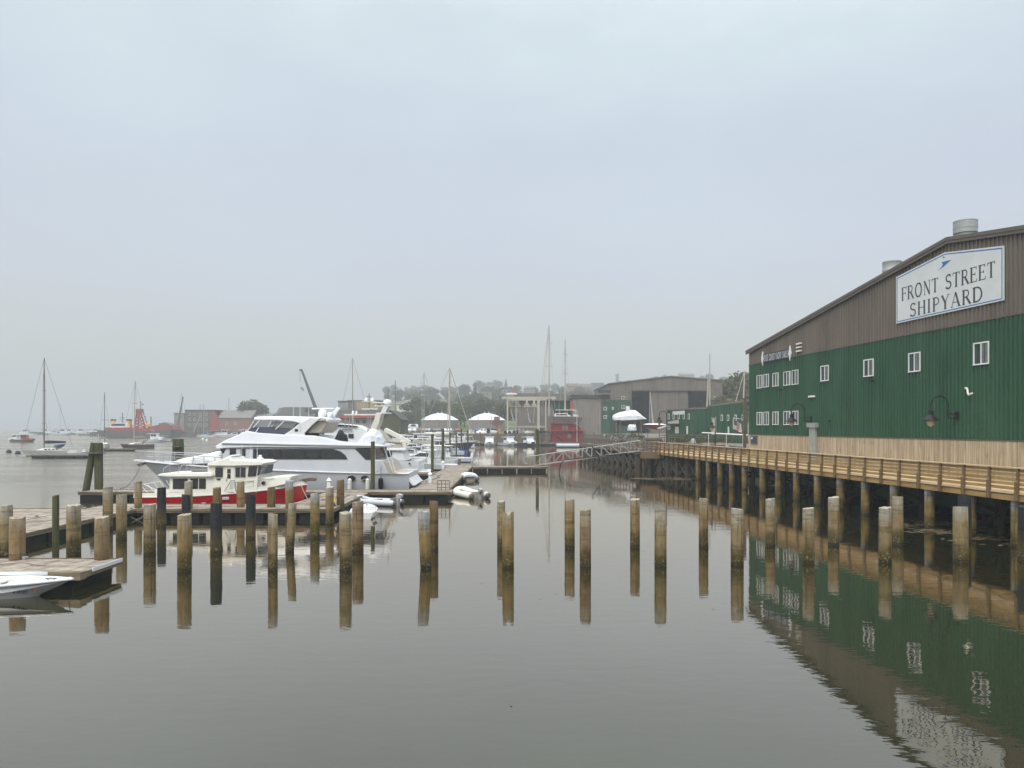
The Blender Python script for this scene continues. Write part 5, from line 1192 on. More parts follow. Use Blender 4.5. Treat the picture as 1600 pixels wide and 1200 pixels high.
sb(284,681,614,10,R(10),'white ketch with a leaning crane boom behind it, at the left town quay',boom='cream')
sb(313,681,631,9,R(185),'white sloop with a blue sail cover before the shingled block',boom='navy')
sb(318,684,631,9,R(170),'smaller blue and white sloop just right of the blue covered one',boom='blue',spread=1)
sb(357.5,681,621,10,R(10),'white sloop with a lone grey mast before the red barn',boom='cream',spread=0)
for i,(x,yw,top) in enumerate(((43,672.4,652),(77,672.6,655),(95,673.2,631),(108,672.2,658),(142,672.2,655),(151,672,658),(125,671.8,660),(64,672,660),(242,673,651),(255,673,655))):
    X,Y=at_px(x,yw); sailboat('sailboat','%s faint distant yacht mast from the left, on the horizon moorings'%ORD[i],X,Y,R(rnd.uniform(0,360)),10,H+(HY-top)/F*Y,spread=0,boom=None,dodger=None,group='distant moored yachts',mr=.12+.02*(i==2)*8)
for i,(x,yw,sty,l_) in enumerate(((27,690,'lobster','low green workboat with a little derrick at the far left moorings'),(37,691,'lobster','dark barge with a red deckhouse beside the green workboat'),(42,681,'lobster','pale motor cruiser behind the dark barge at the far left'),(70,679,'lobster','small dark fishing boat behind the large sloop mast'),(85,679.5,'cruiser','white launch right of the large sloop mast'),(97,680,'lobster','white launch under the tall distant mast'),(107,679,'lobster','dark red fishing boat in the far mooring row'),(118,678.5,'cruiser','white cruiser at the middle of the far mooring row'),(128,679,'lobster','white launch toward the red tug in the far mooring row'),(139,680.5,'cruiser','brownish launch just left of the red tug'),(150,678,'lobster','dark workboat touching the red tug bow'),(240,691,'lobster','white and grey lobster boat on open water right of the yawl'),(256,690.5,'console','low grey skiff towed by the lobster boat'),(340,684,'cruiser','first low white launch left of the barn quay'),(352,684,'lobster','second white launch under the barn wall'),(367,683,'cruiser','third white launch at the barn quay'),(380,682.5,'lobster','fourth white launch, nearest the big yacht wheelhouse'),(186,684,'lobster','tiny red boat under the tug bow'))):
    X,Y=at_px(x,yw); hc={27:'pilegreen',37:'oldwood',107:'dullred',150:'darkmast',139:'brownlt',70:'darkmast',256:'hullgrey',186:'dullred'}.get(x,'white'); motorboat('small_boat',l_,'boat',X,Y,R(rnd.choice([0,180,15,170,200])),L_={240:8.5,256:6,27:7,37:7}.get(x,11),B=3,hc=hc,low='hulllow',sty=sty,cab='dullred' if x in(37,186) else 'white',group='boats on the outer moorings')
# two white mooring buoys and floats
for i,(x,y,l_) in enumerate(((317,686,'white mooring buoy left of the big yacht foredeck'),(323,688,'white mooring buoy right of its neighbour before the big yacht'),(14,706,'small dark mooring ball, left of two'),(28,708,'small dark mooring ball, right of two'))):
    X,Y=at_px(x,y+1); q=MB(); q.lathe([(.1,-.3),(.4,-.1),(.5,.15),(.35,.45),(.05,.6)],(0,0,0),10); q.tube([(0,0,.5),(0,0,1.2 if i<2 else .6)],.05,5); tag(q.build('mooring_buoy','white' if i<2 else 'black',loc=(X,Y,0),smooth=True),l_,'buoy','mooring buoys')
# sailboat rig tip at far left edge of the float
X,Y=-27,33.2; e_=empty('sailing_dinghy',(X+1.9,Y-.2,0),R(10),'sailing dinghy with a leaning mast wire by the left edge float','dinghy')
q=MB(); at=hull(q,4,1.4,.4,.5,dr=.2,m=(0,0,1)); q.build('hull',['hullgrey','cream'],e_,smooth=True); q=MB(); q.tube([(.3,0,.3),(-.7,0,6)],[.03,.02],6); q.tube([(1.6,0,.5),(.6,0,.9)],.02,5); q.build('mast','darkmast',e_)
# =============== FAR SHIPS ===============
def solid(e_,name,boxes,m,bevel=0):
    q=MB()
    for b in boxes: q.box(*b)
    return q.build(name,m,e_,bevel=bevel)
DT=350.; tb=empty('tug_boat',((216-CX)/F*DT,DT,0),0,'red tug with tall lattice mast, white bridge and yellow funnels at the far left pier','tug')
def pt(x,y): return ((x-216)/F*DT,H-(y-HY)/F*DT)
PT=lambda l_:[pt(*p) for p in l_]
q=MB(); q.prism(PT([(160,672),(172,673),(225,674),(275,671),(272,683.4),(166,683.4)]),4.5,5); q.build('hull','darkmast',tb)
q=MB(); q.prism(PT([(170,673.5),(173,668),(212,668),(226,669),(236,673.5)]),4.6); q.build('bulwark','dullred',tb)
q=MB(); q.prism(PT([(178,668),(180,662),(181,660.5),(201,660.5),(203,663),(205,668)]),3.6); q.build('wheelhouse','white',tb)
q=MB(); q.prism(PT([(181,662),(201,662),(202,665.5),(180,665.5)]),3.64); q.build('window','glass',tb)
for a in (176,201): 
    q=MB(); q.prism(PT([(a-1.5,668),(a-1,656.5),(a+3,656.5),(a+4,668)]),1.2); q.build('funnel','yellow',tb); q=MB(); q.prism(PT([(a-1.2,657.2),(a-1,655),(a+3.2,655),(a+3.3,657.2)]),1.3); q.build('funnel_cap','black',tb)
q=MB(); x,z=pt(191.5,660.5); q.tube([(x,0,z),(x,0,pt(0,644)[1])],[.35,.12],6)
for yy,w_ in ((652.5,2.2),(648,1.2),(655,3)): q.beam((x-w_/2,0,pt(0,yy)[1]),(x+w_/2,0,pt(0,yy)[1]),.15,.15)
q.build('mast','darkmast',tb)
q=MB()
base=[pt(213,672),pt(231,672)]; top=[pt(215.5,643),pt(221.5,643)]
for yy in (-1.8,1.8):
    for (a,b) in zip(base,top): q.beam((a[0],yy,a[1]),(b[0],yy*.6,b[1]),.5,.5)
for k in range(6):
    t0,t1=k/6,(k+1)/6; L0=Vector(base[0]).lerp(Vector(top[0]),t0); R1=Vector(base[1]).lerp(Vector(top[1]),t1); L1=Vector(base[0]).lerp(Vector(top[0]),t1); R0=Vector(base[1]).lerp(Vector(top[1]),t0)
    for a,b in ((L0,R1),(R0,L1),(L0,R0)): q.beam((a[0],-1.6,a[1]),(b[0],-1.6,b[1]),.32,.32)
q.build('lattice_mast','dullred',tb)
solid(tb,'lookout',[(pt(214.5,0)[0],pt(222,0)[0],-1.5,1.5,pt(0,645.5)[1],pt(0,639)[1])],'dullred')
q=MB(); x,z=pt(219.5,639); q.tube([(x,0,z),(x,0,pt(0,626)[1])],[.2,.1],5); q.box(x-.7,x+.7,-.1,.1,pt(0,629)[1],pt(0,628.3)[1]); q.lathe([(.1,0),(.5,.4),(.1,.8)],(x+1,0,pt(0,633)[1]),8); q.build('topmast','darkmast',tb)
q=MB()
for k in range(9): a=pt(222+k*1.2,645+k*2.6); q.lathe([(.1,0),(.3,.3),(.1,.6)],(a[0]+.4*(k%3),-1,a[1]),6)
q.build('lamps_and_floats','white',tb)
q=MB(); q.prism(PT([(226,667),(227,662),(230,660.5),(234,662),(235,667)]),1.6); q.build('crane_body','yellow',tb,bevel=.2)
DB=380.; rb=empty('red_barge',((263-CX)/F*DB,DB,0),0,'long red hulled barge with a dark hump amidships at the pier right of the tug','barge')
pb=lambda x,y:((x-263)/F*DB,H-(y-HY)/F*DB)
q=MB(); q.prism([pb(*p) for p in ((240,667),(256,663.5),(275,664.5),(279,673),(277,681.5),(240,681.5))],5); q.build('hull','dullred',rb)
q=MB(); q.prism([pb(*p) for p in ((251,665),(254,661.5),(262,660),(268,662.5),(272,665.5))],3); q.build('hatch','darkmast',rb)
q=MB(); X0=(150-CX)/F*400; X1=(281-CX)/F*400
q.box(X0,X1+4,395,400,1.6,2.2)
for i in range(40): xx=X0+(X1-X0)*i/39; q.tube([(xx,395,-1),(xx,395,2.3)],.3,6)
tag(q.build('timber_pier','piledark'),'long dark pile pier behind the tug and the red barge','pier')
q=MB(); 
p0,p1=WP(45,677.2),WP(150,676.4)
q.box(p0.x,p1.x,p0.y,p0.y+4,-.5,1.0); tag(q.build('breakwater','piledark'),'low dark breakwater float behind the far left moorings','breakwater')
for i,(x,t_,b_,dx,l_) in enumerate(((236,651,672,0,'thin dark pole standing right of the tug crane'),(249,661,672,0,'short dark stub pole left of the red barge hump'))):
    q=MB(); a=P(x,t_,380); q.tube([(a.x,380,2),(a.x,380,a.z)],.35,6); tag(q.build('pole','darkmast'),l_,'pole')
# leaning crane booms
def boom(label,x0,y0,x1,y1,D,w0,w1,m,lattice=False):
    a,b=P(x0,y0,D),P(x1,y1,D); e_=empty('mobile_crane',(a.x,D,max(a.z-1,0)),0,label,'crane'); v=b-a; g=max(a.z-1,0)
    q=MB(); q.tube([(0,0,a.z-g),(v.x,0,b.z-g)],[w0,w1],8); q.box(v.x-.6,v.x+.2,-.2,.2,b.z-g-.5,b.z-g); q.build('boom',m,e_)
    q=MB(); q.tube([(v.x-.4,0,b.z-g-.3),(v.x-.4,0,b.z-g-4)],.05,4); q.build('hoist_line','darkmast',e_)
    q=MB(); q.box(-2.2,1.6,-1.3,1.3,-.2,1.6); q.box(-3.2,-2.2,-1.1,1.1,.3,1.5); q.build('cab','darkmast',e_,bevel=.1)
boom('crane with a dark lattice boom leaning left, over the big yacht hardtop',494,640,471,577,230,.55,.3,'darkmast')
boom('crane with a thick dark boom leaning right over the ketch at the town quay',276,672,286,620,395,.6,.35,'darkmast')
boom('thin pale derrick leaning right between the two quay sloops',302,676,313,650,395,.3,.2,'mastc')
# =============== BUILDINGS ===============
def bwin(e_,x0,x1,z0,z1,y,m='glass',fr='cream'):
    q=MB(); f=.12; q.box(x0,x1,y-.06,y-.01,z0,z0+f); q.box(x0,x1,y-.06,y-.01,z1-f,z1); q.box(x0,x0+f,y-.06,y-.01,z0+f,z1-f); q.box(x1-f,x1,y-.06,y-.01,z0+f,z1-f); q.box((x0+x1)/2-f/3,(x0+x1)/2+f/3,y-.055,y-.01,z0+f,z1-f)
    w_=q.build('window',fr,e_); q=MB(); q.box(x0+f,x1-f,y-.03,y-.012,z0+f,z1-f); q.build('pane',m,w_)
def house(name,label,cat,x0,x1,D,yb,ye,yr,m='housegrey',rm='roofdark',dep=10,ridge='x',wins=(),hip=0,over=.4,group=None,rz=0,bs=None):
    """front wall spans photo columns x0..x1 at depth D; yb base, ye eave, yr ridge rows"""
    a,b=(x0-CX)/F*D,(x1-CX)/F*D; zb,ze,zr=[H-(y-HY)/F*D for y in (yb,ye,yr)]; g=min(zb,gz((a+b)/2,D+2))-.3 if bs is None else bs; c=(a+b)/2
    e_=empty(name,(c,D,g),rz,label,cat,group); w_=(b-a)/2; ze-=g; zr-=g
    q=MB(); q.box(-w_,w_,0,dep,0,ze)
    if ridge=='y' : q.add([(-w_,0,ze),(w_,0,ze),(0,0,zr),(-w_,dep,ze),(w_,dep,ze),(0,dep,zr)],[(0,1,2),(3,4,5),(0,2,5,3),(1,2,5,4)])
    elif ridge=='x': q.add([(-w_,0,ze),(-w_,dep,ze),(-w_,dep/2,zr),(w_,0,ze),(w_,dep,ze),(w_,dep/2,zr)],[(0,1,2),(3,4,5),(0,2,5,3),(1,2,5,4)])
    q.build('wall',m,e_)
    q=MB(); t=.22
    def slab(ps): n=len(ps); q.add([tuple(p) for p in ps]+[(p[0],p[1],p[2]+t) for p in ps],[tuple(range(n)),tuple(range(n,2*n))]+[(i,(i+1)%n,n+(i+1)%n,n+i) for i in range(n)])
    o=over
    if ridge=='y':
        k=(zr-ze)/w_
        for s_ in(-1,1): slab([(s_*(w_+o),-o,ze-o*k+.03),(0,-o,zr+.03),(0,dep+o,zr+.03),(s_*(w_+o),dep+o,ze-o*k+.03)])
    elif ridge=='x':
        k=(zr-ze)/(dep/2)
        for y0_,s_ in ((0,-1),(dep,1)): slab([(-w_-o,y0_+s_*o,ze-o*k+.03),(w_+o,y0_+s_*o,ze-o*k+.03),(w_+o-hip,dep/2,zr+.03),(-w_-o+hip,dep/2,zr+.03)])
    else: slab([(-w_-o,-o,ze+.02),(w_+o,-o,ze+.02),(w_+o,dep+o,ze+.02),(-w_-o,dep+o,ze+.02)])
    q.build('roof',rm,e_)
    for (wx0,wx1,wy0,wy1) in wins:
        bwin(e_,(wx0-CX)/F*D-c,(wx1-CX)/F*D-c,H-(wy1-HY)/F*D-g,H-(wy0-HY)/F*D-g,0)
    return e_,c,g
# left town quay
house('apartment_block','weathered shingled waterfront block with balconies left of the red barn','building',289,336,415,674,641,639,'shingle','roofdark',16,'flat',wins=[(x,x+4,y,y+4) for x in (294,302,311,320) for y in (645,653,662)])
house('tower_house','narrow pale clapboard house at the left end of the town quay','building',272,288,425,674,646,645,'brownlt','roofdark',12,'flat',wins=[(275,278,650,654),(281,284,650,654)])
e_,c,g=house('red_barn','red gabled waterfront barn with a large grey roof, end wall facing left','barn',342,392,405,674,653,641,'brick','roofgrey',16,'x',wins=[(352,356,660,664),(366,370,660,664)])
q=MB(); D_=404.6; ps=[(( x-CX)/F*D_-c,0,H-(y-HY)/F*D_-g) for x,y in ((327,655),(334.5,641.5),(342,653),(342,674),(327,674))]; q.add([(x,-.3,z) for x,_,z in ps]+[(x,9,z) for x,_,z in ps],[(0,1,2,3,4),(5,6,7,8,9),(0,1,6,5),(0,4,9,5),(3,4,9,8)]); q.build('gable_wall','dullred',e_)
house('long_shed','low grey roofed shed between the barn and the round tree','building',392,424,410,674,651,646,'housegrey','roofgrey',12,'x')
house('shingle_hall','dark shingled hall with a broad slate roof behind the big yacht hardtop','building',424,487,330,676,659,636,'shingle','roofdark',22,'x',hip=2.5)
house('town_house','grey gabled house with white windows right of the big yacht radar mast','house',512,540,250,682,652,641,'shingle','roofdark',12,'y',wins=[(520,525,648,652),(527,532,648,652),(518,523,662,666),(529,534,662,666)])
house('brick_hotel','tall grey brick building with rows of windows behind the orange awning','building',528.5,544,360,676,627,626,'housegrey','roofdark',14,'flat',wins=[(531,534,630,636),(536,539,630,636),(541,543.5,630,636),(531,534,640,646),(536,539,640,646)])
house('tan_hotel','tan flat-fronted building behind the white radar bars','building',544,592,372,676,626,625,'housetan','roofgrey',14,'flat',wins=[(549,552,640,645),(556,559,640,645)])
e_,c,g=house('restaurant','quayside building with an orange-red awning roof and white upper wall','building',531,600,235,682,652,641,'cream','roofdark',12,'x',wins=[(556,562,656,662),(566,572,656,662)],over=1.2)
q=MB(); q.box((532-CX)/F*235-c,(585-CX)/F*235-c,-2.4,-1.4,H-(653.5-HY)/F*235-g,H-(649-HY)/F*235-g); q.build('awning','awning',e_)
house('boat_barn','dark green-walled gabled boathouse with an orange eave line, behind the second yacht arch','building',594,626,225,682,655,642,'pilegreen','roofdark',16,'y')
house('small_house','small grey hip roofed house under the hill trees','house',631,650,330,674,659,653,'housegrey','roofdark',9,'x',hip=3,wins=[(634,638,661,665),(643,647,661,665)])
# dome tents
def tent(x0,x1,label):
    D=300.; a,b=(x0-CX)/F*D,(x1-CX)/F*D; c=(a+b)/2; r_=(b-a)/2; z=lambda y:H-(y-HY)/F*D; g=2.7
    e_=empty('dome_tent',(c,D,g),0,label,'tent','white dome tents'); zb,zt=z(656.5)-g,z(645.5)-g
    q=MB(); n=24; prof=[(r_*u,zb+(zt-zb)*(1-u**1.9)) for u in (1,.9,.78,.65,.5,.35,.2,.1)]; prof.append((.8,zt)); o=len(q.v)
    for i,(rr,zz) in enumerate(prof):
        for k in range(n): aa=2*math.pi*k/n; sc__=1-.03*(k%2)*(i>0); q.v.append((rr*math.cos(aa)*sc__,rr*math.sin(aa)*.8*sc__,zz))
    for i in range(len(prof)-1):
        for k in range(n): q.f.append((i*n+k,i*n+(k+1)%n,(i+1)*n+(k+1)%n,(i+1)*n+k)); q.m.append(0)
    q.f.append(tuple((len(prof)-1)*n+k for k in range(n))); q.m.append(0)
    q.build('canopy','sheet',e_)
    q=MB(); q.lathe([(r_*.96,0),(r_*.96,zb)],(0,0,0),24,sy=.8); q.build('side_wall','brownlt',e_)
    q=MB(); q.tube([(-.8,0,zt),(-.8,0,zt+.5)],.2,6); q.tube([(.8,0,zt),(.8,0,zt+.5)],.2,6); q.build('vent','white',e_)
tent(657,717,'white dome tent on the left, with a pale mast crossing in front'); tent(731,790,'white dome tent on the right, beside the boat hoist')
# hangar
DG=235.; HG=2.9
hg=empty('boat_hangar',((1040-CX)/F*DG,DG,HG),0,'broad brown and green metal hangar with a shallow gable and partly open sliding doors','building')
c=(1040-CX)/F*DG; ghx=lambda x:(x-CX)/F*DG-c; ghz=lambda y:H-(y-HY)/F*DG-HG
xl,xr,xp=ghx(953),ghx(1129),ghx(1048); zl,zr_,zp=ghz(600),ghz(595),ghz(588.5); d0,d1,dz=ghx(987),ghx(1104),ghz(609.5); zg=ghz(625)
def rib2(x0,x1,zb,zt,m,name,y=0,pitch=.9,mod=hg):
    q=MB(); s=x0; pts_=[]
    while s<x1-.01:
        for a,dd in ((0,0),(pitch-.3,0),(pitch-.27,-.08),(pitch-.05,-.08)):
            if s+a<x1: pts_.append((s+a,dd))
        s+=pitch
    pts_.append((x1,0)); n=len(pts_)
    for s_,dd in pts_: q.v.append((s_,y+dd,zb)); q.v.append((s_,y+dd,zt(s_) if callable(zt) else zt))
    for i in range(n-1): q.f.append((2*i,2*i+2,2*i+3,2*i+1)); q.m.append(0)
    return q.build(name,m,mod)
zf=lambda x: (zl+(zp-zl)*(x-xl)/(xp-xl)) if x<xp else (zr_+(zp-zr_)*(xr-x)/(xr-xp))
rib2(xl,d0,0,zg,'green','green_siding'); rib2(d1,xr,0,zg,'green','green_siding')
rib2(xl,d0,zg+.01,zf,'brown','brown_siding'); rib2(d1,xr,zg+.01,zf,'brown','brown_siding'); rib2(d0,d1,dz,zf,'brown','brown_siding')
q=MB(); q.box(xl,xl+.3,.1,45,-1,zl); q.box(xr-.3,xr,.1,45,-1,zr_); q.box(xl,xr,44.7,45,-1,min(zl,zr_)); q.build('wall','brown',hg)
q=MB()
for a,b in ((xl-.4,xp),(xp,xr+.4)):
    za,zb_=zf(max(a,xl)),zf(min(b,xr)); q.add([(a,-.4,za),(b,-.4,zb_),(b,45.3,zb_),(a,45.3,za),(a,-.4,za+.3),(b,-.4,zb_+.3),(b,45.3,zb_+.3),(a,45.3,za+.3)],[(0,1,2,3),(4,5,6,7),(0,1,5,4),(3,2,6,7),(0,3,7,4),(1,2,6,5)])
q.build('roof','roofgrey',hg)
for a,b in ((1016,1053),(1053,1061),(1061,1076)): rib2(ghx(a)+.05,ghx(b)-.05,0,dz-.1,'brown','sliding_door',y=.5,pitch=1.3)
q=MB(); q.box(d0,d1,-.12,-.0,dz-.25,dz+.1); q.box(d0-.3,d0,-.12,0,0,dz); q.box(d1,d1+.3,-.12,0,0,dz); q.build('door_frame','trim',hg)
for (a,b,cc,dd) in ((971,976.5,619,624),(971,976.5,633.5,638.5),(1115,1120,619,624)): bwin(hg,ghx(a),ghx(b),ghz(dd),ghz(cc),-.1)
q=MB()
for i in range(5):
    z_=2+i*2.6; q.box(d0+.5,ghx(1012),20,20.4,z_,z_+.3)
q.build('inner_shelf','brownlt',hg)
# annex left of hangar and hoist shed
an=empty('boat_shed',((925-CX)/F*228,228,2.9),0,'plain brown metal shed between the boat hoist and the hangar, green at its right end','building')
c2_=(925-CX)/F*228; ax=lambda x:(x-CX)/F*228-c2_; az=lambda y:H-(y-HY)/F*228-2.9
rib2(ax(895),ax(939),-.5,az(622),'brownlt','brown_siding',mod=an); rib2(ax(939.2),ax(953),-.5,az(627),'green','green_siding',mod=an); rib2(ax(939.2),ax(953),az(627)+.01,az(616),'brown','brown_siding',mod=an)
q=MB(); q.box(ax(895),ax(953),.1,20,-1,az(623)); q.build('wall','brown',an); q=MB(); q.box(ax(893),ax(953),-.5,20,az(622),az(616)-.2); q.box(ax(934),ax(953),-2,-.5,az(614),az(609.5)); q.build('roof','roofdark',an)
for (a,b,cc,dd) in ((943,948,636,641),(943,948,649,654),(956,959,636,640)): bwin(an,ax(a),ax(b),az(dd),az(cc),-.1)
hs=empty('hoist_shed',((855-CX)/F*240,240,2.9),0,'tall open fronted grey brown shed behind the blue-strapped boat hoist, dark green upper strip','building')
c3=(855-CX)/F*240; hx=lambda x:(x-CX)/F*240-c3; hz=lambda y:H-(y-HY)/F*240-2.9
rib2(hx(806),hx(864),-.5,hz(626),'brownlt','brown_siding',mod=hs); rib2(hx(864),hx(896),hz(640),hz(626),'green','green_siding',mod=hs)
q=MB(); q.box(hx(806),hx(896),14,14.3,-.5,hz(626)); q.box(hx(806),hx(806)+.3,.2,14,-.5,hz(626)); q.build('wall','brown',hs)
q=MB(); q.box(hx(804),hx(918),-1.5,15,hz(626),hz(615)); q.build('roof','roofgrey',hs)
q=MB(); 
for a,b in ((903,911),): q.prism([(hx(a),hz(622)),(hx(b),hz(622)),(hx(b-1.5),-.5),(hx(a+2.5),-.5)],.6,.6)
q.build('column','cream_steel',hs)
# low green building next to the yard
lg=empty('green_office',(P(1042,0,118).x,118,2.5),0,'long low dark green metal workshop with small windows, between the hangar and the big shed','building')
cx4=P(1042,0,118).x; lx=lambda x,D=118:(x-CX)/F*D-cx4
z4=lambda y,D:H-(y-HY)/F*D-2.5
A_=(lx(1042,118),0.); B_=(lx(1104,104),-14.); C__=(lx(1168,92),-26.)
def wallseg(p,q_,z0,z1a,z1b,m,name,thick=.3):
    q=MB(); v=Vector((q_[0]-p[0],q_[1]-p[1])); L_=v.length; d=v/L_; nn=Vector((d.y,-d.x)); k=0; s=0; pts_=[]
    while s<L_: pts_+=[(s,0),(min(s+.32,L_),0),(min(s+.34,L_),.04),(min(s+.42,L_),.04)]; s+=.45
    pts_.append((L_,0)); 
    for s_,dd in pts_: a=(p[0]+d.x*s_+nn.x*dd,p[1]+d.y*s_+nn.y*dd); q.v.append((a[0],a[1],z0)); q.v.append((a[0],a[1],z1a+(z1b-z1a)*s_/L_))
    for i in range(len(pts_)-1): q.f.append((2*i,2*i+2,2*i+3,2*i+1)); q.m.append(0)
    return q.build(name,m,lg)
za,zb_,zc_,zd_=z4(641.5,118),z4(639,104),z4(636,104),z4(628,92)
wallseg(A_,B_,-.5,za,zb_,'green','green_siding'); wallseg(B_,C__,-.5,zc_,zd_,'green','green_siding')
q=MB(); q.add([(A_[0]-.2,A_[1]-.3,za),(B_[0],B_[1]-.3,zb_),(B_[0]+6,B_[1]+16,zb_),(A_[0]+6,A_[1]+16,za)]+[(A_[0]-.2,A_[1]-.3,za+.25),(B_[0],B_[1]-.3,zb_+.25),(B_[0]+6,B_[1]+16,zb_+.25),(A_[0]+6,A_[1]+16,za+.25)],[(0,1,2,3),(4,5,6,7),(0,1,5,4),(3,2,6,7),(0,3,7,4),(1,2,6,5)])
q.add([(B_[0],B_[1]-.3,zc_),(C__[0],C__[1]-.3,zd_),(C__[0]+6,C__[1]+16,zd_),(B_[0]+6,B_[1]+16,zc_)]+[(B_[0],B_[1]-.3,zc_+.25),(C__[0],C__[1]-.3,zd_+.25),(C__[0]+6,C__[1]+16,zd_+.25),(B_[0]+6,B_[1]+16,zc_+.25)],[(0,1,2,3),(4,5,6,7),(0,1,5,4),(3,2,6,7),(0,3,7,4),(1,2,6,5)])
q.add([(A_[0],A_[1],-.5),(A_[0]+6,A_[1]+16,-.5),(A_[0]+6,A_[1]+16,za),(A_[0],A_[1],za)],[(0,1,2,3)]); q.build('roof','roofgrey',lg)
def onseg(x):   # point on the office front for a photo column
    t=(x-CX)/F
    for p,q_ in ((A_,B_),(B_,C__)):
        X0,Y0,X1,Y1=p[0]+cx4,p[1]+118,q_[0]+cx4,q_[1]+118; u=(t*Y0-X0)/((X1-X0)-t*(Y1-Y0))
        if -.01<=u<=1.01: return X0+(X1-X0)*u-cx4,Y0+(Y1-Y0)*u-118,Y0+(Y1-Y0)*u
    return None
def lwin(x0,x1,y0,y1,name='window',fr='cream',pn='paleglass',f=.08):
    a=onseg(x0); b=onseg(x1)
    if not a or not b: return
    D=(a[2]+b[2])/2; z1_,z0_=z4(y0,D),z4(y1,D); v=Vector((b[0]-a[0],b[1]-a[1],0)); n=Vector((v.y,-v.x,0)).normalized(); o=Vector((a[0],a[1],0))
    def bx_(q,u0,u1,za_,zb__,d0,d1): vs=[o+v*u+n*d+Vector((0,0,z)) for u in(u0,u1) for d in(d0,d1) for z in(za_,zb__)]; q.add(vs,[(0,1,3,2),(4,6,7,5),(0,4,5,1),(2,3,7,6),(0,2,6,4),(1,5,7,3)])
    q=MB(); bx_(q,0,1,z0_,z1_,.045,.09); w_=q.build(name,fr,lg)
    if pn: q=MB(); k=f/v.length; bx_(q,k,1-k,z0_+f,z1_-f,.092,.10); q.build('pane',pn,w_)
for a in (1045.5,1053,1061,1069,1077): lwin(a-1.3,a+1.3,646.5,655)
for a in (1128.5,1138.5,1150,1161.5): lwin(a-1.6,a+1.6,648,657.5)
lwin(1044,1048,665.5,671); lwin(1055.5,1061,666.5,677,'door','cream',None); lwin(1112.5,1119.5,652,680,'door','cream_steel',None); lwin(1051.5,1070.5,642,648,'sign_panel','signwhite',None); lwin(1073.5,1075.5,666,679,'downpipe','cream',None); lwin(1138,1140,666.5,677,'downpipe','cream',None)
q=MB(); a=onseg(1046); b=onseg(1060); q.add([(a[0]-.3,a[1]-.1,z4(660.5,116)),(b[0],b[1]-.1,z4(657,114)),(b[0]-.3,b[1]-1.9,z4(662.5,114)),(a[0]-.6,a[1]-1.9,z4(662.5,116)),(a[0]-.3,a[1]-.1,z4(660.5,116)+.12),(b[0],b[1]-.1,z4(657,114)+.12),(b[0]-.3,b[1]-1.9,z4(662.5,114)+.12),(a[0]-.6,a[1]-1.9,z4(662.5,116)+.12)],[(0,1,2,3),(4,5,6,7),(0,1,5,4),(3,2,6,7),(0,3,7,4),(1,2,6,5)]); q.build('porch_roof','brownlt',lg)
# =============== BOAT HOIST ===============
DL=225.; ho=empty('boat_hoist',((830-CX)/F*DL,DL,2.9),0,'tall cream steel travelling boat hoist with hanging yellow and grey slings','boat hoist')
c5=(830-CX)/F*DL; tx=lambda x:(x-CX)/F*DL-c5; tz=lambda y:H-(y-HY)/F*DL-2.9
for x,w_,yy in ((793,2.4,-2),(806.5,1.5,10),(841,3.6,-2),(855,2.2,10)):
    q=MB(); q.box(tx(x)-w_/F*DL/2,tx(x)+w_/F*DL/2,yy-.3,yy+.3,.9,tz(624)); q.build('leg','cream_steel',ho)
q=MB(); q.box(tx(784),tx(868),-2.4,-1.6,tz(624),tz(620.5)); q.box(tx(790),tx(868),9.6,10.4,tz(624),tz(620.5)); q.box(tx(786),tx(790),-2,10,tz(623),tz(620)); q.box(tx(857),tx(864),-2,10,tz(623),tz(620)); q.box(tx(793),tx(854),9.7,10.3,tz(668),tz(665.5)); q.build('top_beam','cream_steel',ho)
for x in (797,809,823.5,835): q=MB(); q.box(tx(x)-1,tx(x)+1,2,3,tz(635.5),tz(633.5)); q.box(tx(x)-.3,tx(x)+.3,2.3,2.7,tz(633.5),tz(624)); q.box(tx(x)-.7,tx(x)-.2,2,3,tz(633),tz(630.5)); q.box(tx(x)+.2,tx(x)+.7,2,3,tz(633),tz(630.5)); q.build('pulley_block','cream_steel',ho)
for x0,x1,c_ in ((797.5,804,1),(808,807,0),(823.5,829,1),(835.5,834,0)):
    q=MB(); pts_=[(tx(x0),2.5,tz(635.5)),(tx(x0)+.3*(tx(x1)-tx(x0)),2.4,tz(645)),(tx(x0)+.7*(tx(x1)-tx(x0)),2.2,tz(655)),(tx(x1),2,tz(660.5))]
    for k,(a,b) in enumerate(zip(pts_,pts_[1:])): q.beam(a,b,.14,.35+.1*k,1 if (k==0 and c_) else 0)
    q.build('sling',['carsilver','yellow'],ho)
q=MB()
for x,yy in ((793,-2),(806.5,10),(841,-2),(855,10)):
    for s_ in (-1,1): q.tube([(tx(x)+s_*.6,yy-.25,.5),(tx(x)+s_*.6,yy+.25,.5)],.5,12)
q.build('wheel','black',ho)
q=MB(); q.prism([(tx(790),tz(618.5)),(tx(793),tz(615.5)),(tx(807),tz(616.2)),(tx(808),tz(618.5))],1.2); o=tag(q.build('stored_hull','white',loc=(ho.location.x,ho.location.y,ho.location.z+.35)),'small white hull lying on top of the hoist beam','hull')
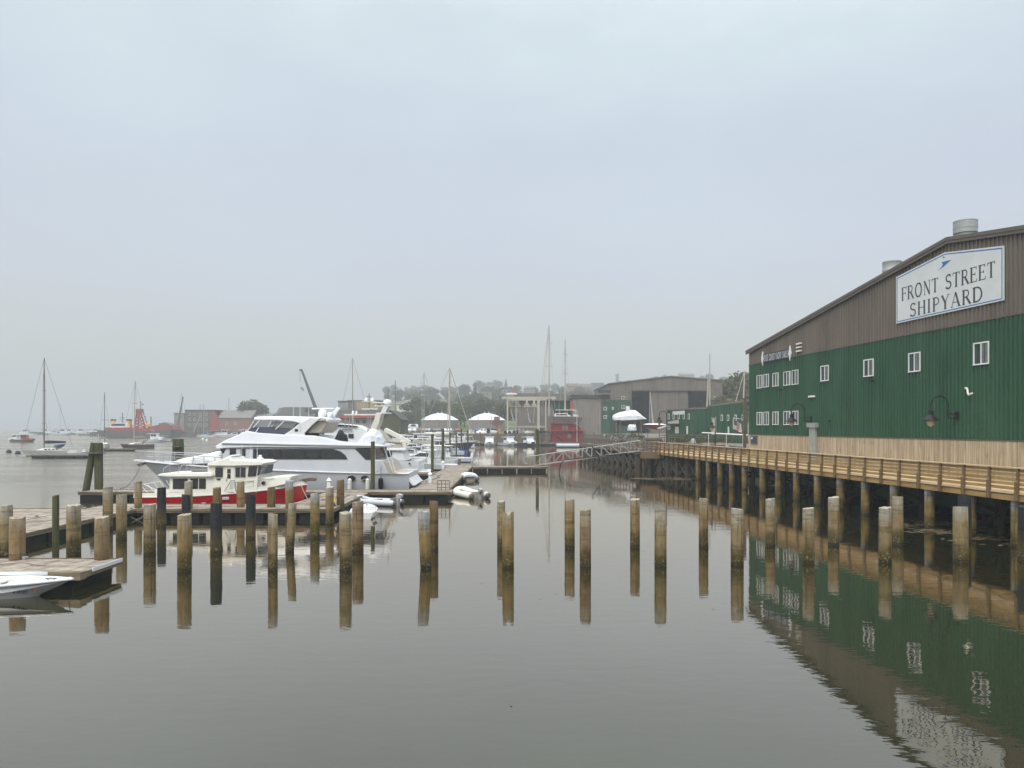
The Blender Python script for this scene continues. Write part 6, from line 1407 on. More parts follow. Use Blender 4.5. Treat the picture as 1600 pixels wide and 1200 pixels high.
# big hauled-out yacht behind the houseboat
hy=empty('hauled_yacht',((887-CX)/F*222,222,2.9),0,'hauled-out yacht with a striped dark hull and white deck gear behind the red houseboat','yacht'); c6=(887-CX)/F*222; wx=lambda x:(x-CX)/F*222-c6; wz=lambda y:H-(y-HY)/F*222-2.9
q=MB(); q.prism([(wx(862),wz(651)),(wx(910),wz(652)),(wx(906),wz(659.5)),(wx(866),wz(661))],2.2,2.5); q.build('hull','darkmast',hy)
q=MB(); q.prism([(wx(866),wz(650.6)),(wx(867),wz(646)),(wx(884),wz(645.5)),(wx(892),wz(650.6))],1.7,1.4); q.prism([(wx(894),wz(651)),(wx(895),wz(647.5)),(wx(902),wz(648)),(wx(904),wz(651))],1.3); q.build('deckhouse','cream',hy); q=MB(); q.prism([(wx(868),wz(649)),(wx(868),wz(647)),(wx(884),wz(647)),(wx(887),wz(649))],1.66); q.build('window','glass',hy)
q=MB(); q.box(wx(863),wx(910),-2.3,-2.2,wz(653.6),wz(652.8)); q.box(wx(866),wx(906),-2.3,-2.2,wz(656.3),wz(655.8)); q.build('hull_stripe','cream',hy)
for kx_ in (869,876,882,899): q=MB(); q.beam((wx(kx_),-2.35,wz(645)),(wx(kx_)+.9,-2.4,wz(656)),.2,.08); q.build('strap','dullred',hy)
q=MB(); q.box(wx(868),wx(897),-1.8,1.8,wz(641.2),wz(640.3)); 
for x in (864,874,886,898): q.tube([(wx(x),-1.7,wz(650)),(wx(x),-1.7,wz(640.6))],.07,5)
q.build('awning','cream',hy)
q=MB(); q.prism([(wx(891),wz(641)),(wx(892),wz(630)),(wx(894),wz(626)),(wx(896),wz(630)),(wx(896.5),wz(641))],.4); q.build('furled_sail','dullred',hy)
for x,top,lab,lean in ((858,508,'mast',-15),(883,530,'mast',0)):
    q=MB(); q.tube([(wx(x),0,wz(650)),(wx(x),0,wz(top))],[.24,.13],8)
    for k in (.3,.55,.8):
        zz=wz(650)+(wz(top)-wz(650))*k; q.beam((wx(x)-1.0,-.3,zz+.1),(wx(x)+1.0,.3,zz-.1),.12,.1)
    if lean: q.tube([(wx(x)-.1,0,wz(top)),(wx(842),-.5,wz(640))],.06,5); q.tube([(wx(x)-.1,0,wz(top)),(wx(846),-.5,wz(640))],.05,5)
    for dx in (-1.9,1.9): q.tube([(wx(x),0,wz(top)+(-1)),(wx(x)+dx,.5,wz(650))],.03,4)
    q.build('mast','mastc',hy)
for x in (868,880,895,904): q=MB(); q.tube([(wx(x),0,-.3),(wx(x),0,wz(660))],.15,5); q.build('stand','darkmast',hy)
# shrink-wrapped boat on stands
DW=150.; ww=empty('wrapped_boat',((983-CX)/F*DW,DW,2.7),0,'large boat wrapped in white plastic up on stands before the hangar door','boat'); vx=lambda x:(x-983)/F*DW; vz=lambda y:H-(y-HY)/F*DW-2.7
q=MB(); secs=[]
for x,zt,zb,w_ in ((957,650,655,.3),(959.5,647.5,657,1.4),(967,644.5,657,1.8),(978,642,656.5,2.0),(979,640.5,656.5,2.0),(993,641,656,2.0),(999,645.5,655.5,1.7),(1004,650,655,1.1),(1010,654.2,655.2,.15)):
    A=vz(zt); Bz=vz(zb); secs.append([(vx(x),-w_,Bz),(vx(x),-w_*.95,Bz+(A-Bz)*.45),(vx(x),-w_*.45,Bz+(A-Bz)*.85),(vx(x),0,A),(vx(x),w_*.45,Bz+(A-Bz)*.85),(vx(x),w_*.95,Bz+(A-Bz)*.45),(vx(x),w_,Bz)])
q.loft(secs,0,close=True); q.tube([(vx(981),0,vz(641)),(vx(981),0,vz(634.5))],[.45,.35],8); q.build('plastic_wrap','sheet',ww)
q=MB(); q.prism([(vx(960),vz(656.5)),(vx(1008),vz(655)),(vx(1000),vz(661)),(vx(990),vz(665)),(vx(972),vz(665.5)),(vx(963),vz(661))],.9,1.95); q.build('hull','darkmast',ww)
for x,dx in ((962,-1),(967,1),(990,-1),(999,1.5)):
    for s_ in (-1,1): q=MB(); q.tube([(vx(x),s_*1.6,vz(657)),(vx(x+dx),s_*1.9,0)],.1,5); q.build('stand','oldwood',ww)
def tarp(x0,x1,y0,y1,D,label,m='sheet'): covered('tarpaulin_stack',label,'tarpaulin',0,y1,y0,x0,x1,D,1.2,m,int(x0),[(0,.4),(.1,.9),(.5,1),(.9,.95),(1,.5)])
tarp(981,994,663,672.5,146,'white wrapped bundle on the ground under the wrapped boat'); 
rs=empty('hauled_sailboat',((1024-CX)/F*140,140,2.7),0,'red hulled sailboat on the hard with a white deck and leaning twin masts','sailboat'); kx=lambda x:(x-1024)/F*140; kz=lambda y:H-(y-HY)/F*140-2.7
q=MB(); q.prism([(kx(1005),kz(663.5)),(kx(1041),kz(664)),(kx(1035),kz(668)),(kx(1026),kz(671)),(kx(1010),kz(668))],.6,1.4); q.build('hull','dullred',rs)
q=MB(); q.prism([(kx(1006),kz(663.4)),(kx(1010),kz(661.8)),(kx(1030),kz(661.5)),(kx(1041),kz(663.9))],1.2,.9); q.prism([(kx(1024),kz(669)),(kx(1040),kz(664)),(kx(1041),kz(665.5)),(kx(1028),kz(670))],1.3); q.build('deck','white',rs)
q=MB(); q.tube([(kx(1020.5),0,kz(662)),(kx(1015.5),0,kz(612))],[.14,.08],6); q.tube([(kx(1014.5),0,kz(662)),(kx(1015.5),0,kz(612))],.05,5); q.build('mast','mastc',rs)
for x in (1012,1030): q=MB(); q.tube([(kx(x),-1,kz(667)),(kx(x)-.3,-1.2,0)],.08,5); q.build('stand','oldwood',rs)
# masts standing behind the low green workshop
def polemast(label,x0,y0,x1,y1,D,r_=.12,m='mastc',name='yacht_mast',stay=None):
    a,b=P(x0,y0,D),P(x1,y1,D); q=MB(); q.tube([(a.x,D,a.z),(b.x,D,b.z)],[r_,r_*.7],6)
    if stay: 
        c=P(stay[0],stay[1],D); q.tube([(b.x,D,b.z),(c.x,D,c.z)],.05,4)
    q.box(a.x-1,a.x+1,D-1,D+1,2.2,min(a.z,3.2)); tag(q.build(name,m),label,'mast','masts standing in the yard')
polemast('tall mast in the yard rising over the right end of the hangar',1109,668,1109,553,150,.16,'mastc')
polemast('shorter pale mast leaning before the hangar right end',1103,668,1106.5,592,148,.14,'cream_steel')
polemast('pale mast and stay between the hangar trees and the big green shed',1160,668,1163.5,579,112,.12,'cream_steel',stay=(1146,640))
# white spar on trestles by the workshop
q=MB(); a,b=P(1097,676,85),P(1168,680,80); q.tube([(a.x,85,a.z),(b.x,80,b.z)],[.055,.085],8); 
for u in (.15,.55,.9): c=a.lerp(b,u); q.tube([(c.x,c.y,2.4),(c.x,c.y,c.z)],.03,5)
tag(q.build('stored_spar','white'),'long white spar laid on trestles before the green workshop','spar')
# =============== OLD BOARDWALK, KIOSK, GANGWAY ===============
ax_,ay_=bwx(86.2),86.2; bx_,by_=11.2,126.0; vv=Vector((bx_-ax_,by_-ay_)); LO=vv.length; ang=math.atan2(vv.y,vv.x)
ob=empty('old_boardwalk',(ax_,ay_,0),ang,'older grey brown boardwalk on dark cross-braced timbers beyond the kiosk','boardwalk')
q=MB(); s=0
while s<LO: q.box(s+.01,s+.19,-4.2,-.02,ZD-.05,ZD); s+=.2
q.build('deck','oldwood',ob)
q=MB(); q.box(0,LO,-.12,.02,1.75,2.18); q.box(0,LO,-4.2,-4.05,1.75,2.18); q.build('beam','oldwood',ob)
q=MB()
for z_ in (2.45,2.7,2.95): q.box(0,LO,-.03,.03,z_,z_+.13)
q.box(0,LO,-.1,.1,3.25,3.3); 
for z_ in (2.6,3.0): q.box(0,LO,-4.23,-4.17,z_,z_+.13)
q.build('rail','oldwood',ob)
pp=None
for i in range(int(LO/1.5)+1):
    if pp is None: q=MB(); q.box(-.06,.06,.03,.12,1.8,3.28); pp=q.build('post','oldwood',ob); pp.location=(.1,0,0)
    else: c=pp.copy(); COL.objects.link(c); c.parent=ob; c.location=(.1+1.5*i,0,0)
pp=None
pts=[(s_,y_) for s_ in np.arange(-14,LO,3.0) for y_ in (-.3,-2.1,-4.0)]
for s_,y_ in pts:
    if pp is None: pp=bpile(.24,0,1.8).build('pile','piledark',ob,smooth=True); pp.location=(s_,y_,0)
    else: c=pp.copy(); COL.objects.link(c); c.parent=ob; c.location=(s_+rnd.uniform(-.1,.1),y_ if s_>0 else y_+.1,0)
for s_ in np.arange(-14,LO-3,3.0):
    for y_ in (-.32,-4.0):
        for a_,b_ in ((1.6,-.1),(-.1,1.6)): q=MB(); q.beam((s_,y_+(.1 if a_<0 else 0),a_),(s_+3,y_+(.1 if a_<0 else 0),b_),.12,.2); q.build('cross_brace','piledark',ob)
# platform bump and kiosk at the junction
pf=empty('landing_platform',(P(1014,0,85).x,84.6,0),0,'small timber landing with a fender beam where the gangway meets the boardwalk','platform')
q=MB(); q.box(-1.7,1.4,-.9,1.6,1.98,2.24); q.build('deck','oldwood',pf)
q=MB(); q.box(-1.2,1.2,-1.1,-.9,1.5,2.1); q.beam((-1.2,-.9,1.9),(-.2,.2,.6),.14,.14); q.beam((1.3,-.9,1.9),(.6,.2,.6),.14,.14); q.build('fender_beam','treatedpost',pf)
q=MB()
for x in (-1.6,-.8,0,.8,1.35): q.box(x-.05,x+.05,-.85,-.77,2.2,3.3)
q.box(-1.7,1.4,-.88,-.76,3.28,3.33); 
for z_ in (2.45,2.75,3.02): q.box(-1.65,1.4,-.83,-.78,z_,z_+.12)
q.build('railing','oldwood',pf)
for x,y_ in ((-1.3,-.5),(1.1,-.5),(-.1,-.3),(.5,1.0),(-.9,1.1)): o=bpile(.22,0,1.98).build('pile','piledark',pf,smooth=True); o.location=(x,y_,0)
kx0=P(1017,0,92); ki=empty('kiosk',(kx0.x,90,2.24),0,'small tan box kiosk with a flat overhanging roof beside the gangway gate','kiosk')
q=MB(); q.box(-.8,.8,0,1.4,0,1.25); q.build('wall','brownlt',ki); q=MB(); q.box(-.95,.95,-.15,1.55,1.25,1.48); q.build('roof','roofgrey',ki); q=MB(); q.box(.0,.06,-.03,0,.05,1.2); q.box(-.8,-.74,-.03,0,.05,1.2); q.build('trim','oldwood',ki)
# gangway
ga,gb=P(836,728,86.0),P(1000,706.5,84.2); ga.z=.62; gb.z=2.35
gw=empty('gangway',(ga.x,ga.y,ga.z),math.atan2(gb.y-ga.y,gb.x-ga.x),'long aluminium truss gangway sloping from the boardwalk down to the cross float','gangway')
Lg=math.hypot(gb.x-ga.x,gb.y-ga.y); sl=(gb.z-ga.z)/Lg; zz=lambda s:s*sl
q=MB(); q.beam((0,0,0),(Lg,0,zz(Lg)),1.1,.08); q.build('walkway','alum',gw)
q=MB()
for y_ in (-.62,.62):
    q.beam((0,y_,0),(Lg,y_,zz(Lg)),.09,.12); q.tube([(-.9,y_,.15),(-1.25,y_,.35),(-1.3,y_,.75),(-1.0,y_,1.0),(0,y_,1.1),(Lg,y_,zz(Lg)+1.12)],.05,6)
    n=11
    for i in range(n+1):
        s=Lg*i/n; q.beam((s,y_,zz(s)),(s,y_,zz(s)+1.1),.05,.05)
        if i<n: s2=Lg*(i+1)/n; q.beam((s,y_,zz(s)+1.1),(s2,y_,zz(s2)),.045,.045) if i>2 else q.beam((s,y_,zz(s)),(s2,y_,zz(s2)+1.1),.045,.045)
q.build('truss','alum',gw)
q=MB(); a=P(877,737,83.4); q.tube([(a.x-.5,83.3,-1.5),(a.x-.1,83.3,.9),(a.x+.3,83.3,1.35),(gb.x-1.5,83.3,2.1)],.06,6); tag(q.build('black_pipe','black'),'thin black pipe rising from the water beside the gangway','pipe')
q=MB(); q.beam(P(925,697,83.3),P(937,717,83.3),.12,.12); tag(q.build('loose_strut','black'),'dark strut slanting below the gangway truss','strut')
# lamps on the walk, person, flag, corner post
p=P(1041.6,667,88); gooseneck('street_lamp','black gooseneck lamp post on the boardwalk just right of the kiosk','lamp',(p.x,88),(-1,0),H+(HY-642.5)/F*88,ZD,.85,'gooseneck lamp posts')
p=P(1117.5,667,80); gooseneck('street_lamp','black lamp post before the green workshop door, behind the boardwalk rail','lamp',(p.x,80),(-.8,-.6),H+(HY-652)/F*80,2.4,.55,'gooseneck lamp posts')
def figure(label,x,y,z,rz,hgt=1.7,shirt='lilac'):
    e_=empty('person',(x,y,z),rz,label,'person'); k=hgt/1.7
    V=[(0,0,.92,.13),(0,0,1.12,.12),(0,0,1.32,.15),(0,0,1.45,.06),(0,.01,1.52,.055),(0,.0,1.60,.085),(0,0,1.68,.075),
       (-.1,0,.86,.095),(-.11,.03,.48,.06),(-.11,0,.08,.04),(-.12,.12,.04,.035),(.1,0,.86,.095),(.11,-.12,.48,.06),(.12,-.06,.08,.04),(.12,.07,.04,.035),
       (-.19,0,1.38,.055),(-.25,.0,1.12,.042),(-.22,.16,.95,.032),(-.2,.22,.9,.03),(.19,0,1.38,.055),(.25,-.02,1.12,.042),(.23,.1,.92,.032),(.22,.16,.87,.03)]
    E=[(0,1),(1,2),(2,3),(3,4),(4,5),(5,6),(0,7),(7,8),(8,9),(9,10),(0,11),(11,12),(12,13),(13,14),(2,15),(15,16),(16,17),(17,18),(2,19),(19,20),(20,21),(21,22)]
    me=bpy.data.meshes.new('body'); me.from_pydata([(a*k,b*k,c*k) for a,b,c,_ in V],E,[]); o=bpy.data.objects.new('body',me); COL.objects.link(o)
    m_=o.modifiers.new('skin','SKIN'); 
    for i,(_,_,_,r_) in enumerate(V): me.skin_vertices[0].data[i].radius=(r_*k,r_*k*.8)
    me.skin_vertices[0].data[0].use_root=True
    sub=o.modifiers.new('sub','SUBSURF'); sub.levels=1; sub.render_levels=1
    dg=bpy.context.evaluated_depsgraph_get(); dg.update(); m2=bpy.data.meshes.new_from_object(o.evaluated_get(dg)); bpy.data.objects.remove(o)
    o=bpy.data.objects.new('body',m2); COL.objects.link(o); o.parent=e_
    m2.materials.clear()
    for mm_ in ('skin',shirt,'denim','black'): m2.materials.append(M[mm_])
    for p_ in m2.polygons: 
        c=p_.center; zc=c.z/k; p_.material_index=3 if zc<.08 else 2 if zc<.93 and abs(c.x)/k<.2 else 1 if .93<=zc<1.44 and (abs(c.x)/k<.24 or zc>1.1) else 0
        p_.use_smooth=True
    q=MB(); q.lathe([(.07*k,0),(.1*k,.05*k),(.1*k,.12*k),(.06*k,.17*k),(.01,.19*k)],(0,-.015*k,1.55*k),12); q.build('hair','hair',e_,smooth=True)
    return e_
p=P(1083,690,84); figure('person in a pale lilac shirt walking on the boardwalk, seen over the golden rail',p.x,84,ZD,R(200))
# corner post of the big shed and hanging flag
p=P(1163.5,667,73); q=MB(); q.box(p.x-.13,p.x+.13,72.9,73.15,2.2,H+(HY-622)/F*73); tag(q.build('timber_post','oldwood'),'tall square timber post at the far corner of the big green shed','post')
q=MB()
for k in range(6): q.beam((p.x+.35,72.5-.1*k,2.3+k*.2),(p.x+1.3,73.2,2.35+k*.2),.1,.05)
tag(q.build('wooden_gate','treatedpost'),'slatted wooden gate between the corner post and the timber skirt','gate')
def flag(label,x,y,z,w_,h_,droop,rz,pole,group='striped flags'):
    e_=empty('flag',(x,y,z),rz,label,'flag',group); nx,nz=16,13; vs=[]; fs=[]; ms=[]
    for j in range(nz+1):
        for i in range(nx+1):
            u,v=i/nx,j/nz; vs.append((u*w_*(1-droop*.55),.10*math.sin(u*9+v*2)*u*w_, -v*h_-u*w_*droop*.9))
    for j in range(nz):
        for i in range(nx):
            fs.append((j*(nx+1)+i,j*(nx+1)+i+1,(j+1)*(nx+1)+i+1,(j+1)*(nx+1)+i)); ms.append(2 if (j<7 and i<nx*.42) else (0 if j%2==0 else 1))
    q=MB(); q.add(vs,fs,ms); q.build('cloth',['dullred','white','navy'],e_,fix=False)
    q=MB()
    for j in range(5):
        for i in range(6):
            u=.03+.06*i; v=(.05+.1*j); X=u*w_*(1-droop*.55); Yv=.10*math.sin(u*9+v*2)*u*w_-.012; Z=-v*h_-u*w_*droop*.9; q.box(X,X+.05*w_*.5,Yv-.003,Yv,Z-.03*h_,Z)
    q.build('stars','white',e_)
    q=MB(); 
    for a,b in pole: q.tube([a,b],.025,6)
    q.build('pole','white',e_)
    return e_
p=P(1147.5,655,72); flag('red, white and blue striped flag hanging beside the timber corner post',p.x-.1,72,p.z,1.05,.95,.42,R(8),[((0,0,.15),(0,0,-.95)),((0,0,.1),(1.1,.3,.0))])
p=P(470,604,130); flag('tiny striped flag flying high left of the leaning crane boom',p.x,130,p.z,.75,.5,.5,R(15),[((0,0,.2),(0,0,-9))])
# =============== YARD: bulkhead, fence, cars, rocks, shrubs ===============
q=MB()
for (x0,y0),(x1,y1) in (((-15,231),(14,225)),((14,225),(26,217)),((-62,275),(-15,261)),((-15,261),(-15,231)),((-66,275),(-66,400)),((-66,400),(-182,411))):
    n=max(2,int(math.hypot(x1-x0,y1-y0)/2.5)); q.beam((x0,y0,1.3),(x1,y1,1.3),.5,3.2)
    for i in range(n+1): a=Vector((x0,y0)).lerp(Vector((x1,y1)),i/n); q.tube([(a.x,a.y-.4,-1),(a.x,a.y-.4,3.2+rnd.uniform(0,.5))],.22,6)
tag(q.build('bulkhead','oldwood'),'dark timber bulkhead edging the yard behind the far boats','bulkhead')
q=MB(); a,b=P(1030,681,112),P(1168,681,90); n=14
for i in range(n+1): c=a.lerp(b,i/n); q.box(c.x-.05,c.x+.05,c.y-.05,c.y+.05,2.4,c.z+.2)
for dz in (.1,-.25): q.beam(a+Vector((0,0,dz)),b+Vector((0,0,dz)),.05,.12)
tag(q.build('yard_fence','oldwood'),'low brown rail fence in front of the green workshop','fence')
pts=[(rnd.uniform(17,27),rnd.uniform(88,112),2.5+rnd.uniform(-.1,.15),rnd.uniform(.15,.35)) for i in range(260)]
rockpile('yard_rocks','pale brown stones covering the ground between boardwalk and workshop',pts,'stone')
pts=[]
for i in range(420):
    D_=rnd.uniform(110,218); sx=np.interp(D_,[110,130,150,185,218],[19,18,22,28,26])+rnd.uniform(-1,4); pts.append((sx,D_,gz(sx,D_)+.1,rnd.uniform(.3,.7)))
rockpile('shore_rocks','dark shore boulders below the yard and hangar',pts,'rock')
def leaf_blob(q,n,fn,s,m=0):
    for i in range(n):
        c=Vector(fn()); a=Vector((rnd.gauss(0,1),rnd.gauss(0,1),rnd.gauss(0,.7))).normalized(); b=a.orthogonal().normalized(); b=(Matrix.Rotation(rnd.random()*6.28,3,a)@b); t=a.cross(b); k=s*rnd.uniform(.6,1.3)
        q.add([c+b*k,c+t*k*.6,c-b*k,c-t*k*.6],[(0,1,2,3)],m)
def shrub(label,x,y,z,r_,h_,n=420):
    e_=empty('shrub',(x,y,z),0,label,'shrub','shrubs in the yard'); q=MB()
    def fn():
        while True:
            p=(rnd.uniform(-1,1),rnd.uniform(-1,1),rnd.uniform(0,1))
            if p[0]**2+p[1]**2+p[2]**2<1 and rnd.random()<.3+.7*(p[0]**2+p[1]**2+p[2]**2): return (p[0]*r_,p[1]*r_*.7,p[2]*h_+.05)
    leaf_blob(q,n,fn,.11); q.build('foliage',LEAF[rnd.randrange(2)],e_,fix=False); q=MB()
    for k in range(4): q.tube([(0,0,0),(rnd.uniform(-.5,.5)*r_,rnd.uniform(-.3,.3)*r_,h_*.7)],[.05,.02],5)
    q.build('stem','bark',e_)
for x,D,yb,r_,h_,l_ in ((992,138,681,1.6,1.2,'dark round shrub below the wrapped boat'),(1001,136,680,.9,.8,'small shrub right of the dark round one, left of the kiosk'),(1058,110,681,1.6,1.1,'shrub under the workshop porch, left of its white door'),(1067,108,681,1.0,.7,'low shrub right of the white workshop door'),(1088,103,681,2.3,1.8,'tall brownish shrub against the workshop wall'),(1098,100,682,1.6,.9,'low shrub before the middle of the workshop wall'),(1127,96,682,1.8,.8,'green shrub right of the workshop double door')):
    p=P(x,yb,D); shrub(l_,p.x,D,2.6,r_,h_)
def car(label,x,y,rz,m,z,van=False):
    e_=empty('parked_car',(x,y,z),rz,label,'car','vehicles parked along the yard'); q=MB(); h=1.9 if van else 1.45
    prof=[(-2.1,.35),(-2.15,.9),(-1.5 if not van else -2.0,h*.72 if not van else h),(-1.0 if not van else 1.0,h),(.4 if not van else 1.3,h*.98),(1.1 if not van else 1.7,.98),(2.1,.85),(2.2,.4)]
    q.prism(prof,.88,.72,z0=.35,z1=h); q.build('body',m,e_,bevel=.06)
    q=MB(); q.prism([(-1.35,.98),(-1.0,h-.1),(.35,h-.12),(.95,.98)],.83,.75); q.build('window','glass',e_)
    for wx_ in (-1.35,1.35):
        for wy in (-.86,.86): q=MB(); q.tube([(wx_,wy-.1,.33),(wx_,wy+.1,.33)],.33,14); q.build('wheel','black',e_)
cars=[('cargrey','dark'),('carsilver','silver'),('white','white'),('cargrey','charcoal'),('carsilver','pale silver'),('carred','dark red'),('white','cream white')]
WH=['first','second','third','fourth','fifth','sixth','seventh','eighth','ninth','tenth','eleventh','twelfth']
for i,x in enumerate((627,634,641,649,657,664,671,679,687,695,704,715)):
    D=284+rnd.uniform(-3,3); m_,c_=cars[(i*3)%7]; p=P(x,667,D); car('%s parked car from the left in the yard row below the hill, %s'%(WH[i],c_),p.x,D,R(rnd.choice([80,95,100,88])),m_,gz(p.x,D),False)
p=P(645,660,290); car('white box van standing behind the parked cars below the small grey house',p.x,290,R(180),'white',gz(p.x,290)+1.2,True)
for i,(x,l_) in enumerate(((748,'silver car beside the right dome tent'),(756,'white car before the right dome tent'),(772,'dark car under the little red boat'))):
    p=P(x,667,262); car(l_,p.x,262,R(10),cars[i+1][0],gz(p.x,262))
D=282; p=P(776,662,D); q=MB(); q.prism([(-2.4,0),(-2.2,1.2),(2.4,1.3),(2.9,1.2),(1.8,-.6),(-1.8,-.6)],.5,1.2); q.prism([(-1,1.3),(-1,2.6),(1.2,2.6),(1.2,1.3)],.8); q.tube([(0,0,-2.6),(0,0,-.4)],.4,6); tag(q.build('stored_boat','brick',loc=(p.x,D,p.z)),'small red brown boat propped before the right dome tent','boat')
YI=[('crate',737,668.5,246,'cream','pale crate stack at the left end of the far bulkhead'),('drum',744,668,244,'blue','blue drum on the far bulkhead left of the leaning rig'),('dinghy',753,667.5,243,'white','upturned white dinghy on the far bulkhead below the right dome tent'),('drum',763,668,242,'black','black drum on the far bulkhead under the red brown boat'),('dinghy',771,667.5,243,'hullgrey','upturned grey dinghy on the far bulkhead before the right dome tent'),('crate',783,668,240,'treated','orange timber stack left of the boat hoist'),('dinghy',800,668,236,'white','upturned white dinghy under the hoist left leg'),('drum',812,668.5,235,'carsilver','silver drum under the middle of the hoist'),('crate',820,668.5,236,'cream','pale crate under the hoist slings'),('dinghy',829,668,236,'cream','upturned cream dinghy under the hoist right slings'),('crate',848,668,236,'oldwood','dark crate between the hoist right legs'),('crate',727,668,250,'housegrey','grey crate left of the pale crate stack'),('drum',756,667.8,246,'white','white drum behind the upturned white dinghy')]
for ty,px,py,D,m_,l_ in YI:
    p=P(px,py,D); z=gz(p.x,D); q=MB()
    if ty=='drum': q.lathe([(.5,0),(.52,.5),(.5,.55),(.52,1.0),(.5,1.5),(.3,1.55)],(0,0,0),12)
    elif ty=='crate': q.box(-1.2,.1,-.6,.6,0,.9); q.box(.15,1.1,-.6,.5,0,.7); q.box(-.9,0,-.5,.5,.91,1.6)
    else: q.loft([[(x_,.75*math.cos(a)*w_,.15+.8*math.sin(a)*w_) for a in [math.pi*i/8 for i in range(9)]] for x_,w_ in ((-1.8,.7),(-.9,1),(.4,.95),(1.3,.6),(1.9,.1))],0)
    tag(q.build({'drum':'storage_drum','crate':'crate','dinghy':'upturned_dinghy'}[ty],m_,loc=(p.x,D,z),rz=rnd.uniform(-.4,.4)),l_,{'drum':'drum','crate':'crate','dinghy':'dinghy'}[ty],'gear stored along the far bulkhead')
for i,(px,y0,D,l_) in enumerate(((736,646,258,'first lamp mast from the left behind the far bulkhead'),(748,652,262,'second lamp mast behind the far bulkhead, shorter'),(768,650,262,'third lamp mast behind the far bulkhead, before the right dome tent'))):
    p=P(px,y0,D); q=MB(); q.tube([(p.x,D,2.4),(p.x,D,p.z)],.09,6); q.box(p.x-.7,p.x+.1,D-.1,D+.1,p.z-.1,p.z); tag(q.build('light_mast','galv'),l_,'lamp mast','lamp masts in the yard')
# =============== TREES ===============
def make_tree(seed,h,r_,shape,n=1500,leaf=.42,lm=0):
    rr=random.Random(seed); e_=empty('tree',(0,0,-500)); q=MB(); q.tube([(0,0,-1),(rr.uniform(-.2,.2),0,h*.35),(rr.uniform(-.5,.5),rr.uniform(-.4,.4),h*.8)],[h*.028,h*.02,h*.008],7)
    lobes=[]
    for k in range(11 if shape!='cone' else 9):
        if shape=='cone': t=k/9; zc=h*(.22+.72*t); R_=r_*(1-t)*.95+.3; a=rr.random()*6.28; c=Vector((math.cos(a)*R_*.3,math.sin(a)*R_*.3,zc)); s=(R_,R_,h*.13)
        else:
            a=rr.random()*6.28; d=rr.uniform(.1,.75); zc=h*rr.uniform(.38,.86); c=Vector((math.cos(a)*d*r_,math.sin(a)*d*r_,zc)); rad=r_*rr.uniform(.32,.55)*(1.15-.4*abs(zc/h-.6)); s=(rad,rad,rad*.8)
        lobes.append((c,s)); q.tube([(0,0,h*.3),(c.x*.6,c.y*.6,(h*.3+c.z)/2),tuple(c)],[h*.012,h*.008,h*.003],5)
    q.build('trunk','bark',e_); q=MB(); state=random.getstate()
    def fn():
        c,s=lobes[rr.randrange(len(lobes))]; v=Vector((rr.gauss(0,1),rr.gauss(0,1),rr.gauss(0,1))).normalized()*rr.random()**.35; return c+Vector((v.x*s[0],v.y*s[1],v.z*s[2]))
    leaf_blob(q,n,fn,leaf); q.build('crown',LEAF[lm],e_,fix=False); return e_
protos=[make_tree(1,12,4.6,'r',1700,.42,0),make_tree(2,13,5.0,'r',1800,.45,1),make_tree(3,11,4.2,'r',1500,.40,2),make_tree(4,14,2.6,'cone',1300,.38,1),make_tree(5,12,5.2,'r',1900,.40,1)]
used=set()
def tree(k,x,y,sc__,label,group='trees on the hillside'):
    p_=protos[k]; z=gz(x,y)-.3
    return copy_tree(p_,(x,y,z),rnd.random()*6.28,label,group,(sc__*rnd.uniform(.9,1.15),sc__*rnd.uniform(.9,1.15),sc__))
KN=['broad crowned tree','dense dark tree','pale green tree','narrow conical tree','thick spreading tree']
RG=[('the lower line',338,372),('the middle wood',430,510),('the upper wood',610,700),('the misty crest',850,960)]
cnt=0
def label_tree(k,px,ri,n_): 
    side='above the red awning' if px<640 else 'over the car park' if px<715 else 'above the right dome tent' if px<790 else 'above the boat hoist' if px<870 else 'behind the tall masts' if px<940 else 'over the hangar roof' if px<1110 else 'right of the hangar'
    return '%s %s from the left %s, in %s'%(n_,KN[k],side,RG[ri][0])
from collections import Counter
cc=Counter()
SM=['first','second','third','fourth','fifth','sixth','seventh','eighth','ninth','tenth','eleventh','twelfth','thirteenth','fourteenth','fifteenth','sixteenth','seventeenth','eighteenth','nineteenth','twentieth']
for ri,(nm_,d0,d1) in enumerate(RG):
    if ri==0: xs=[640+rnd.uniform(-3,3)+i*11 for i in range(15)]
    elif ri==1: xs=[650+i*14+rnd.uniform(-4,4) for i in range(20)]
    elif ri==2: xs=[606+i*15+rnd.uniform(-4,4) for i in range(26)]
    else: xs=[590+i*14.5+rnd.uniform(-4,4) for i in range(42)]
    for px in xs:
        D=rnd.uniform(d0,d1); k=rnd.choice([0,1,2,4,4,1,0,3] if 700<px<850 else [0,1,2,4,1,0]); X=(px-CX)/F*D
        if ri==0 and sdist(X,D)<3: continue
        if ri==1 and px>900: k=rnd.choice([0,2])
        s_=rnd.uniform(.8,1.15)*(.95,1.05,1.2,1.45)[ri]
        if px>940 and ri>0: s_*=.75
        key=(k,ri,label_tree(k,px,ri,'')); cc[key]+=1; tree(k,X,D,s_,label_tree(k,px,ri,SM[cc[key]-1]))
